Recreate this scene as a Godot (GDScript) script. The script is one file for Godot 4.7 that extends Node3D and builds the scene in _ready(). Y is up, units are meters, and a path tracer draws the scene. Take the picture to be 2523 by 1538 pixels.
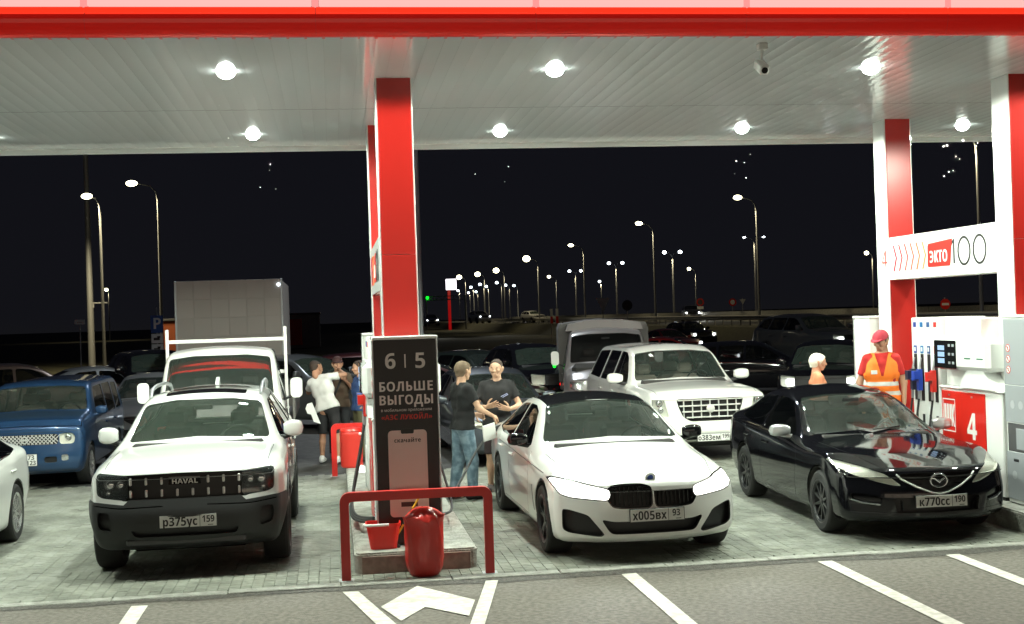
extends Node3D

var M := {}
var used_names := {}
var rng := RandomNumberGenerator.new()


# ---------------------------------------------------------------- mesh builder
class MB:
	var v := PackedVector3Array()
	var n := PackedVector3Array()
	var c := PackedColorArray()
	var col := Color(1, 1, 1)
	var use_col := false
	var xf := Transform3D()

	func put(a: Vector3, na: Vector3) -> void:
		v.append(xf * a)
		n.append((xf.basis * na).normalized())
		if use_col:
			c.append(col)

	func tri(a: Vector3, b: Vector3, d: Vector3) -> void:
		var m := (b - a).cross(d - a)
		if m.length_squared() < 1e-16:
			return
		m = m.normalized()
		put(a, m); put(d, m); put(b, m)

	func trin(a: Vector3, b: Vector3, d: Vector3, na: Vector3, nb: Vector3, nd: Vector3) -> void:
		put(a, na); put(d, nd); put(b, nb)

	func quad(a: Vector3, b: Vector3, d: Vector3, e: Vector3) -> void:
		tri(a, b, d); tri(a, d, e)

	func box(ctr: Vector3, s: Vector3, bev := 0.0) -> void:
		var h := s * 0.5
		var b: float = minf(bev, minf(h.x, minf(h.y, h.z)) * 0.9)
		if b <= 0.0:
			var q := []
			for i in 8:
				q.append(ctr + Vector3(h.x if i & 1 else -h.x, h.y if i & 2 else -h.y, h.z if i & 4 else -h.z))
			quad(q[4], q[5], q[7], q[6]); quad(q[1], q[0], q[2], q[3])
			quad(q[5], q[1], q[3], q[7]); quad(q[0], q[4], q[6], q[2])
			quad(q[6], q[7], q[3], q[2]); quad(q[0], q[1], q[5], q[4])
			return
		# chamfered: for each corner three points
		var P := func(sx: float, sy: float, sz: float, ax: int) -> Vector3:
			var p := Vector3(sx * h.x, sy * h.y, sz * h.z)
			if ax != 0: p.x -= sx * b
			if ax != 1: p.y -= sy * b
			if ax != 2: p.z -= sz * b
			return ctr + p
		for s1 in [-1.0, 1.0]:
			for ax in 3:
				var k := []
				for cn in [[-1.0, -1.0], [1.0, -1.0], [1.0, 1.0], [-1.0, 1.0]]:
					var t := [0.0, 0.0, 0.0]
					t[ax] = s1; t[(ax + 1) % 3] = cn[0]; t[(ax + 2) % 3] = cn[1]
					k.append(P.call(t[0], t[1], t[2], ax))
				if s1 > 0: quad(k[0], k[1], k[2], k[3])
				else: quad(k[3], k[2], k[1], k[0])
		for ax in 3:   # edges running along ax
			for s1 in [-1.0, 1.0]:
				for s2 in [-1.0, 1.0]:
					var a1 := (ax + 1) % 3
					var a2 := (ax + 2) % 3
					var t0 := [0.0, 0.0, 0.0]
					var t1 := [0.0, 0.0, 0.0]
					t0[ax] = -1.0; t1[ax] = 1.0
					t0[a1] = s1; t1[a1] = s1; t0[a2] = s2; t1[a2] = s2
					var p0: Vector3 = P.call(t0[0], t0[1], t0[2], a1)
					var p1: Vector3 = P.call(t1[0], t1[1], t1[2], a1)
					var p2: Vector3 = P.call(t1[0], t1[1], t1[2], a2)
					var p3: Vector3 = P.call(t0[0], t0[1], t0[2], a2)
					if s1 * s2 > 0: quad(p0, p1, p2, p3)
					else: quad(p3, p2, p1, p0)
		for sx in [-1.0, 1.0]:
			for sy in [-1.0, 1.0]:
				for sz in [-1.0, 1.0]:
					var c0: Vector3 = P.call(sx, sy, sz, 0)
					var c1: Vector3 = P.call(sx, sy, sz, 1)
					var c2: Vector3 = P.call(sx, sy, sz, 2)
					if sx * sy * sz > 0: tri(c0, c1, c2)
					else: tri(c2, c1, c0)

	func tube(pts: PackedVector3Array, rad: PackedFloat32Array, seg := 8, caps := true, flat := Vector2(1, 1)) -> void:
		var m := pts.size()
		var t0 := (pts[1] - pts[0]).normalized()
		var up := Vector3.UP if absf(t0.y) < 0.9 else Vector3.RIGHT
		var u := up.cross(t0).normalized()
		var rings := []
		var norms := []
		for i in m:
			var t := (pts[mini(i + 1, m - 1)] - pts[maxi(i - 1, 0)]).normalized()
			u = (u - t * u.dot(t)).normalized()
			var w := t.cross(u)
			var r: float = rad[mini(i, rad.size() - 1)]
			var ring := PackedVector3Array()
			var nn := PackedVector3Array()
			for j in seg:
				var a := TAU * j / seg
				ring.append(pts[i] + (u * cos(a) * flat.x + w * sin(a) * flat.y) * r)
				nn.append((u * cos(a) / flat.x + w * sin(a) / flat.y).normalized())
			rings.append(ring); norms.append(nn)
		for i in m - 1:
			for j in seg:
				var k := (j + 1) % seg
				trin(rings[i][j], rings[i][k], rings[i + 1][k], norms[i][j], norms[i][k], norms[i + 1][k])
				trin(rings[i][j], rings[i + 1][k], rings[i + 1][j], norms[i][j], norms[i + 1][k], norms[i + 1][j])
		if caps:
			for j in range(1, seg - 1):
				tri(rings[0][0], rings[0][j + 1], rings[0][j])
				tri(rings[m - 1][0], rings[m - 1][j], rings[m - 1][j + 1])

	func cyl(a: Vector3, b: Vector3, r0: float, r1 := -1.0, seg := 12, caps := true) -> void:
		tube(PackedVector3Array([a, b]), PackedFloat32Array([r0, r0 if r1 < 0 else r1]), seg, caps)

	# profile of (radius, height) turned about the local y axis
	func lathe(prof: PackedVector2Array, seg := 20, smooth := true) -> void:
		for i in prof.size() - 1:
			var a := prof[i]
			var b := prof[i + 1]
			var d := (b - a)
			if d.length() < 1e-7: continue
			var nn := Vector2(d.y, -d.x).normalized()
			for j in seg:
				var a0 := TAU * j / seg
				var a1 := TAU * (j + 1) / seg
				var c0 := Vector3(cos(a0), 0, sin(a0))
				var c1 := Vector3(cos(a1), 0, sin(a1))
				var p0 := c0 * a.x + Vector3(0, a.y, 0)
				var p1 := c1 * a.x + Vector3(0, a.y, 0)
				var p2 := c1 * b.x + Vector3(0, b.y, 0)
				var p3 := c0 * b.x + Vector3(0, b.y, 0)
				var n0 := c0 * nn.x + Vector3(0, nn.y, 0)
				var n1 := c1 * nn.x + Vector3(0, nn.y, 0)
				trin(p0, p3, p2, n0, n0, n1)
				trin(p0, p2, p1, n0, n1, n1)

	# 2D outline (counter-clockwise in x,y) pulled from z0 to z1 (z1 > z0)
	func prism(poly: PackedVector2Array, z0: float, z1: float) -> void:
		var pl := poly
		if Geometry2D.is_polygon_clockwise(pl):
			pl = pl.duplicate(); pl.reverse()
		var ix := Geometry2D.triangulate_polygon(pl)
		for i in range(0, ix.size(), 3):
			var a := pl[ix[i]]
			var b := pl[ix[i + 1]]
			var d := pl[ix[i + 2]]
			if (b - a).cross(d - a) < 0:
				var t := b; b = d; d = t
			tri(Vector3(a.x, a.y, z1), Vector3(b.x, b.y, z1), Vector3(d.x, d.y, z1))
			tri(Vector3(a.x, a.y, z0), Vector3(d.x, d.y, z0), Vector3(b.x, b.y, z0))
		for i in pl.size():
			var a := pl[i]
			var b := pl[(i + 1) % pl.size()]
			quad(Vector3(a.x, a.y, z0), Vector3(b.x, b.y, z0), Vector3(b.x, b.y, z1), Vector3(a.x, a.y, z1))

	func ellipsoid(ctr: Vector3, r: Vector3, seg := 14, rings := 8, y0 := -1.0, y1 := 1.0) -> void:
		var t0 := asin(y0)
		var t1 := asin(y1)
		for i in rings:
			var b0 := lerpf(t0, t1, float(i) / rings)
			var b1 := lerpf(t0, t1, float(i + 1) / rings)
			for j in seg:
				var a0 := TAU * j / seg
				var a1 := TAU * (j + 1) / seg
				var q := []
				for e in [[a0, b0], [a0, b1], [a1, b1], [a1, b0]]:
					q.append(Vector3(cos(e[0]) * cos(e[1]), sin(e[1]), sin(e[0]) * cos(e[1])))
				var nn := []
				for e in q: nn.append((e / r).normalized())
				trin(ctr + q[0] * r, ctr + q[1] * r, ctr + q[2] * r, nn[0], nn[1], nn[2])
				trin(ctr + q[0] * r, ctr + q[2] * r, ctr + q[3] * r, nn[0], nn[2], nn[3])

	func mesh() -> ArrayMesh:
		var arr := []
		arr.resize(Mesh.ARRAY_MAX)
		arr[Mesh.ARRAY_VERTEX] = v
		arr[Mesh.ARRAY_NORMAL] = n
		if use_col: arr[Mesh.ARRAY_COLOR] = c
		var m := ArrayMesh.new()
		m.add_surface_from_arrays(Mesh.PRIMITIVE_TRIANGLES, arr)
		return m


# ---------------------------------------------------------------- scene helpers
func numbered(nm: String) -> String:
	var k: int = used_names.get(nm, 0)
	used_names[nm] = k + 1
	return nm if k == 0 else "%s_%03d" % [nm, k]


func thing(nm: String, label: String, category: String, at := Vector3.ZERO, turn := 0.0, group := "") -> Node3D:
	var o := Node3D.new()
	o.name = numbered(nm)
	add_child(o)
	o.position = at
	o.rotation.y = turn
	o.set_meta("label", label)
	o.set_meta("category", category)
	if group: o.set_meta("group", group)
	return o


func setting(nm: String) -> Node3D:
	var o := Node3D.new()
	o.name = numbered(nm)
	add_child(o)
	o.set_meta("kind", "structure")
	return o


func part(nm: String, b, m: Material, parent: Node3D, label := "") -> MeshInstance3D:
	var o := MeshInstance3D.new()
	o.name = nm
	o.mesh = b.mesh() if b is MB else b
	o.material_override = m
	parent.add_child(o, true)
	if label: o.set_meta("label", label)
	return o


func lin(r: float, g: float, b: float, a := 1.0) -> Color:
	var c := Color(r, g, b).linear_to_srgb()
	c.a = a
	return c


func mat(col: Color, rough := 0.6, metal := 0.0, coat := 0.0) -> StandardMaterial3D:
	var m := StandardMaterial3D.new()
	m.albedo_color = col
	m.roughness = rough
	m.metallic = metal
	if coat > 0.0:
		m.clearcoat_enabled = true
		m.clearcoat = coat
		m.clearcoat_roughness = 0.03
	return m


func glow(col: Color, energy: float) -> StandardMaterial3D:
	var m := mat(Color(0.02, 0.02, 0.02), 0.4)
	m.emission_enabled = true
	m.emission = col
	m.emission_energy_multiplier = energy
	return m


func glass(col: Color, alpha: float) -> StandardMaterial3D:
	var m := mat(Color(col.r, col.g, col.b, alpha), 0.02)
	m.transparency = BaseMaterial3D.TRANSPARENCY_ALPHA
	return m


func noise_tex(sz: int, freq: float, c0: Color, c1: Color, sd: int, oct := 4, contrast := 1.0, kind := FastNoiseLite.TYPE_SIMPLEX_SMOOTH) -> ImageTexture:
	var f := FastNoiseLite.new()
	f.seed = sd
	f.noise_type = kind
	f.frequency = freq
	f.fractal_octaves = oct
	var im := f.get_seamless_image(sz, sz)
	var out := Image.create(sz, sz, false, Image.FORMAT_RGB8)
	for y in sz:
		for x in sz:
			var t := clampf((im.get_pixel(x, y).r - 0.5) * contrast + 0.5, 0.0, 1.0)
			out.set_pixel(x, y, c0.lerp(c1, t))
	return ImageTexture.create_from_image(out)


func normal_tex(sz: int, freq: float, sd: int, strength: float, oct := 3) -> ImageTexture:
	var f := FastNoiseLite.new()
	f.seed = sd
	f.frequency = freq
	f.fractal_octaves = oct
	var im := f.get_seamless_image(sz, sz)
	im.convert(Image.FORMAT_RGBA8)
	im.bump_map_to_normal_map(strength)
	return ImageTexture.create_from_image(im)


func tri_tex(m: StandardMaterial3D, t: Texture2D, scale: float, nt: Texture2D = null, ns := 1.0) -> StandardMaterial3D:
	m.albedo_texture = t
	m.uv1_triplanar = true
	m.uv1_world_triplanar = true
	m.uv1_scale = Vector3.ONE * scale
	if nt:
		m.normal_enabled = true
		m.normal_texture = nt
		m.normal_scale = ns
	return m


func text_mesh(s: String, size: float, bold := true, depth := 0.002, squeeze := 1.0, fam := "Droid Sans") -> ArrayMesh:
	# lettering of cap height about 0.72 * size, centred on its own box
	var f := SystemFont.new()
	f.font_names = PackedStringArray([fam])
	f.font_weight = 700 if bold else 400
	var t := TextMesh.new()
	t.text = s
	t.font = f
	t.font_size = 64
	t.pixel_size = size / 64.0
	t.depth = depth
	t.curve_step = 1.0
	t.horizontal_alignment = HORIZONTAL_ALIGNMENT_CENTER
	t.vertical_alignment = VERTICAL_ALIGNMENT_CENTER
	var st := SurfaceTool.new()
	st.append_from(t, 0, Transform3D(Basis.from_scale(Vector3(squeeze, 1, 1)), Vector3.ZERO))
	return st.commit()


func text(s: String, size: float, m: Material, parent: Node3D, at: Vector3, basis := Basis(), nm := "lettering", bold := true, squeeze := 1.0, depth := 0.002) -> MeshInstance3D:
	var o := part(nm, text_mesh(s, size, bold, depth, squeeze), m, parent)
	o.transform = Transform3D(basis, at)
	return o


func rounded(w: float, h: float, r: float, k := 4) -> PackedVector2Array:
	var out := PackedVector2Array()
	for q in [[1, 1, 0.0], [-1, 1, 0.25], [-1, -1, 0.5], [1, -1, 0.75]]:
		for i in k + 1:
			var a: float = TAU * (q[2] + 0.25 * i / k)
			out.append(Vector2(q[0] * (w / 2 - r) + cos(a) * r, q[1] * (h / 2 - r) + sin(a) * r))
	return out


func lamp_light(o: Node3D, at: Vector3, dir: Vector3, col: Color, energy: float, angle := 80.0, size := 0.08, blend := 0.6) -> void:
	var l := SpotLight3D.new()
	l.name = "light"
	l.light_color = col
	l.light_energy = energy
	l.spot_angle = angle
	l.spot_angle_attenuation = blend
	l.spot_range = 60.0
	l.spot_attenuation = 2.0
	l.light_size = size
	l.shadow_enabled = true
	o.add_child(l, true)
	l.position = at
	l.basis = Basis.looking_at(dir, Vector3.UP if absf(dir.normalized().y) < 0.9 else Vector3.FORWARD)


# ---------------------------------------------------------------- build
func _ready() -> void:
	rng.seed = 7
	# camera
	var cam := Camera3D.new()
	cam.name = "camera"
	var yaw := deg_to_rad(7.95)
	var roll := deg_to_rad(1.87)
	var pit := deg_to_rad(0.156)
	cam.basis = Basis(Vector3.UP, -yaw) * Basis(Vector3.RIGHT, pit) * Basis(Vector3.BACK, -roll)
	cam.position = Vector3(0, 2.38, 0)
	cam.fov = 27.27
	cam.near = 0.1
	cam.far = 3000.0
	add_child(cam)
	cam.current = true
	# night sky
	var we := WorldEnvironment.new()
	we.name = "night"
	var e := Environment.new()
	e.background_mode = Environment.BG_SKY
	var sm := ProceduralSkyMaterial.new()
	sm.sky_top_color = lin(0.0034, 0.0036, 0.0060)
	sm.sky_horizon_color = lin(0.0048, 0.0049, 0.0066)
	sm.sky_curve = 0.2
	sm.ground_bottom_color = lin(0.003, 0.003, 0.003)
	sm.ground_horizon_color = lin(0.006, 0.006, 0.007)
	sm.sun_angle_max = 0.0
	e.sky = Sky.new()
	e.sky.sky_material = sm
	e.background_energy_multiplier = 1.0
	e.tonemap_mode = Environment.TONE_MAPPER_LINEAR
	e.tonemap_exposure = 1.25
	e.sdfgi_enabled = true
	e.ssao_enabled = true
	e.ssil_enabled = true
	we.environment = e
	add_child(we)
	materials()
	ground()
	canopy()
	print("setting ", Time.get_ticks_msec())
	columns()
	islands()
	print("islands ", Time.get_ticks_msec())
	vehicles()
	print("vehicles ", Time.get_ticks_msec())
	people()
	print("people ", Time.get_ticks_msec())
	background()
	print("background ", Time.get_ticks_msec())


func materials() -> void:
	M.white = mat(lin(0.78, 0.79, 0.77), 0.35)
	M.white_gloss = mat(lin(0.80, 0.81, 0.79), 0.12)
	M.red = mat(lin(0.62, 0.020, 0.012), 0.28)
	M.red_column = mat(lin(0.40, 0.014, 0.010), 0.3)
	M.red_matt = mat(lin(0.55, 0.028, 0.018), 0.45)
	M.red_barrier = mat(lin(0.52, 0.022, 0.018), 0.33)
	M.black = mat(lin(0.012, 0.012, 0.013), 0.45)
	M.black_gloss = mat(lin(0.008, 0.008, 0.009), 0.08)
	M.rubber = mat(lin(0.016, 0.016, 0.017), 0.7)
	M.grey = mat(lin(0.30, 0.32, 0.34), 0.45)
	M.dark_grey = mat(lin(0.07, 0.07, 0.075), 0.5)
	M.steel = mat(lin(0.45, 0.46, 0.47), 0.35, 0.8)
	M.galv = mat(lin(0.36, 0.37, 0.38), 0.55, 0.3)
	M.chrome = mat(lin(0.75, 0.76, 0.78), 0.10, 1.0)
	M.concrete = tri_tex(mat(Color(1, 1, 1), 0.9), noise_tex(256, 0.03, lin(0.24, 0.24, 0.215), lin(0.38, 0.38, 0.345), 5, 5, 1.5), 0.7, normal_tex(256, 0.15, 8, 4.0), 0.4)
	M.asphalt = tri_tex(mat(Color(1, 1, 1), 0.85), noise_tex(512, 0.06, lin(0.105, 0.094, 0.081), lin(0.20, 0.180, 0.155), 3, 6, 1.4), 0.5, normal_tex(512, 0.35, 4, 5.0), 0.4)
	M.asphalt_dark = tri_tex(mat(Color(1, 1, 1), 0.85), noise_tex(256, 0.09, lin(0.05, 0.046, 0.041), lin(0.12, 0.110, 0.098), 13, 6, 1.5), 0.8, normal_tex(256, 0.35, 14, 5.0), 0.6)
	M.road = tri_tex(mat(Color(1, 1, 1), 0.85), noise_tex(256, 0.06, lin(0.045, 0.044, 0.043), lin(0.085, 0.083, 0.08), 23, 5, 1.3), 0.25)
	M.grass = tri_tex(mat(Color(1, 1, 1), 0.95), noise_tex(256, 0.08, lin(0.022, 0.024, 0.012), lin(0.075, 0.07, 0.04), 33, 5, 1.6), 0.2)
	M.paint = tri_tex(mat(Color(1, 1, 1), 0.7), noise_tex(256, 0.06, lin(0.50, 0.475, 0.43), lin(0.74, 0.71, 0.65), 43, 5, 1.5), 0.6)
	var nt := normal_tex(256, 0.2, 9, 4.0)
	for i in 5:
		var k := 0.90 + 0.05 * i
		var pm := tri_tex(mat(lin(k, k, k * 0.98), 0.82), noise_tex(512, 0.016, lin(0.165, 0.172, 0.146), lin(0.262, 0.272, 0.236), 53, 7, 1.7), 0.19, nt, 0.35)
		M["paver%d" % i] = pm
	var pv: StandardMaterial3D = M.paver2.duplicate()
	pv.albedo_color = Color(1, 1, 1)
	pv.vertex_color_use_as_albedo = true
	M.paver_all = pv
	M.joint = mat(lin(0.15, 0.15, 0.13), 0.95)
	M.ceiling = mat(lin(0.80, 0.82, 0.83), 0.10)
	M.lamp = glow(Color(0.95, 1.0, 0.95), 20.0)
	M.street_lamp = glow(Color(1.0, 0.97, 0.80), 9.0)
	M.street_lamp2 = glow(Color(0.92, 0.97, 1.0), 7.0)
	M.head_lamp = glow(Color(0.95, 0.98, 1.0), 7.0)
	M.head_glow = glow(Color(1.0, 1.0, 0.96), 2.6)
	M.tail_lamp = glow(Color(1.0, 0.03, 0.02), 1.6)
	M.amber_lamp = glow(Color(1.0, 0.45, 0.08), 2.2)
	M.green_lamp = glow(Color(0.05, 1.0, 0.15), 2.5)
	M.fascia_pink = glow(lin(1.0, 0.50, 0.46), 0.86)
	M.fascia_seam = glow(lin(1.0, 0.33, 0.31), 0.82)
	M.fascia_red = glow(lin(1.0, 0.035, 0.012), 0.9)
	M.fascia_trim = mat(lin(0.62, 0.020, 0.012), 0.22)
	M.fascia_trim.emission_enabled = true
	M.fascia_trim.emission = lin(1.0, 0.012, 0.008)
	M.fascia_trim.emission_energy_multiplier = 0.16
	M.fascia_rear = glow(lin(1.0, 0.02, 0.012), 9.0)
	M.bright_trim = mat(lin(0.80, 0.80, 0.78), 0.22, 0.35)
	M.reflector = mat(lin(0.66, 0.66, 0.58), 0.30, 0.25)
	M.tyre = mat(lin(0.018, 0.018, 0.018), 0.75)
	M.rim_silver = mat(lin(0.5, 0.5, 0.5), 0.25, 0.8)
	M.rim_dark = mat(lin(0.03, 0.03, 0.032), 0.3, 0.3)
	M.plastic = mat(lin(0.022, 0.023, 0.024), 0.55)
	M.interior = mat(lin(0.035, 0.034, 0.032), 0.8)
	M.lining = mat(lin(0.045, 0.045, 0.042), 0.9)
	M.seat = mat(lin(0.06, 0.055, 0.05), 0.85)
	M.seat_light = mat(lin(0.30, 0.27, 0.22), 0.85)
	M.glass = glass(lin(0.045, 0.06, 0.052), 0.42)
	M.glass_tint = glass(Color(0.02, 0.025, 0.025), 0.72)
	M.lens = glass(Color(0.8, 0.85, 0.85), 0.06)
	M.plate = mat(lin(0.72, 0.72, 0.70), 0.5)
	M.ink = mat(lin(0.012, 0.012, 0.012), 0.6)
	M.blue_ink = mat(lin(0.02, 0.06, 0.30), 0.5)


# ---------------------------------------------------------------- ground
const KZ := -11.62          # near edge of the paving
const PZ := -20.0           # far edge of the paving


func sheet(nm: String, x0: float, x1: float, z0: float, z1: float, y: float, m: Material) -> MeshInstance3D:
	var b := MB.new()
	b.quad(Vector3(x0, y, z1), Vector3(x1, y, z1), Vector3(x1, y, z0), Vector3(x0, y, z0))
	var o := part(nm, b, m, self)
	o.set_meta("kind", "structure")
	return o


func ground() -> void:
	sheet("ground", -700, 900, -1400, 40, -0.03, M.grass)
	sheet("asphalt_lot", -60, 70, -62, 12, -0.012, M.road)
	sheet("driveway", -14, 20, KZ, 12, -0.004, M.asphalt)
	# darker strip along the kerb, ragged near edge
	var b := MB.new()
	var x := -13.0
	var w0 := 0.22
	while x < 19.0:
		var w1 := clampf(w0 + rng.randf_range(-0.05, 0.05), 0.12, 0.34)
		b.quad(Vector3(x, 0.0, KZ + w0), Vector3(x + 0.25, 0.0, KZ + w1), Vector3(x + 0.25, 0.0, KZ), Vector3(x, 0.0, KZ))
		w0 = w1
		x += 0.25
	var o := part("driveway_dark_strip", b, M.asphalt_dark, self)
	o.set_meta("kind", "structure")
	# flush kerb stones
	var pav := setting("paving")
	x = -9.0
	var kerb := MB.new()
	kerb.box(Vector3(0, -0.04, 0), Vector3(0.992, 0.1, 0.145), 0.008)
	var km := kerb.mesh()
	while x < 15.0:
		var k := part("kerb_stone", km, M.concrete, pav)
		k.position = Vector3(x + 0.5, rng.randf_range(-0.003, 0.004), KZ - 0.075)
		x += 1.0
	# bed under the stones
	var bed := MB.new()
	bed.quad(Vector3(-9, -0.006, KZ), Vector3(15, -0.006, KZ), Vector3(15, -0.006, PZ), Vector3(-9, -0.006, PZ))
	part("joint_bed", bed, M.joint, pav)
	# pavers 0.1 x 0.2, long side along the lane, running bond
	var meshes := []
	for i in 3:
		var p := MB.new()
		p.box(Vector3(0, -0.03, 0), Vector3(0.0972 - 0.0005 * i, 0.08, 0.1972), 0.0035)
		meshes.append(p.mesh())
	var rest := MB.new()
	rest.use_col = true
	var n_single := 0
	var nx := int(24.0 / 0.1)
	var z := KZ - 0.15
	var row := 0
	while z > PZ:
		for i in nx:
			var px := -8.95 + 0.1 * i
			var pz := z - 0.1 - (0.1 if i % 2 else 0.0)
			if row == 0 and i % 2 == 1:
				# half stone closing the first row
				rest.col = lin(0.9, 0.9, 0.88).srgb_to_linear()
				rest.box(Vector3(px, -0.03, z - 0.05), Vector3(0.0955, 0.08, 0.0955), 0.0045)
			var tone := rng.randi_range(0, 4)
			var dy := rng.randf_range(-0.0022, 0.0022)
			var front: bool = row < 6 and px > -2.7 and px < 2.3
			if front and n_single < 300:
				n_single += 1
				var o2 := part("paver", meshes[tone % 3], M["paver%d" % tone], pav)
				o2.position = Vector3(px, dy, pz)
				o2.rotation = Vector3(rng.randf_range(-0.008, 0.008), rng.randf_range(-0.006, 0.006), rng.randf_range(-0.012, 0.012))
			else:
				var k := 0.90 + 0.05 * tone
				rest.col = Color(k, k, k * 0.98)
				var h := Vector3(0.0484, 0, 0.0984)
				var q := Vector3(px, dy, pz)
				var tl := rng.randf_range(-0.0008, 0.0008)
				var a := q + Vector3(-h.x, tl, h.z)
				var bb := q + Vector3(h.x, -tl, h.z)
				var c2 := q + Vector3(h.x, -tl, -h.z)
				var d := q + Vector3(-h.x, tl, -h.z)
				var e0 := Vector3(0.004, 0.009, 0)
				rest.quad(a, bb, c2, d)
				rest.quad(a + Vector3(-0.0015, -0.009, 0.0015), bb + Vector3(0.0015, -0.009, 0.0015), bb, a)
				rest.quad(bb + Vector3(0.0015, -0.009, 0.0015), c2 + Vector3(0.0015, -0.009, 0), c2, bb)
				rest.quad(d + Vector3(-0.0015, -0.009, 0), a + Vector3(-0.0015, -0.009, 0.0015), a, d)
		z -= 0.2
		row += 1
	var r := part("paver_field", rest, M.paver_all, pav)
	r.set_meta("kind", "stuff")
	markings()


func mark(nm: String, pts: Array, y := 0.004) -> void:
	var poly := PackedVector2Array()
	for p in pts: poly.append(Vector2(p[0], -p[1]))
	var ix := Geometry2D.triangulate_polygon(poly)
	var b := MB.new()
	for i in range(0, ix.size(), 3):
		var q := [poly[ix[i]], poly[ix[i + 1]], poly[ix[i + 2]]]
		var a := Vector3(q[0].x, y, -q[0].y)
		var c := Vector3(q[1].x, y, -q[1].y)
		var d := Vector3(q[2].x, y, -q[2].y)
		if (c - a).cross(d - a).y < 0:
			b.tri(a, d, c)
		else:
			b.tri(a, c, d)
	var o := part(nm, b, M.paint, self)
	o.set_meta("kind", "structure")


# ---------------------------------------------------------------- canopy
const CH := 4.80
const CN := -11.03
const CF := -17.95
const CX0 := -7.5
const CX1 := 14.4


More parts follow.
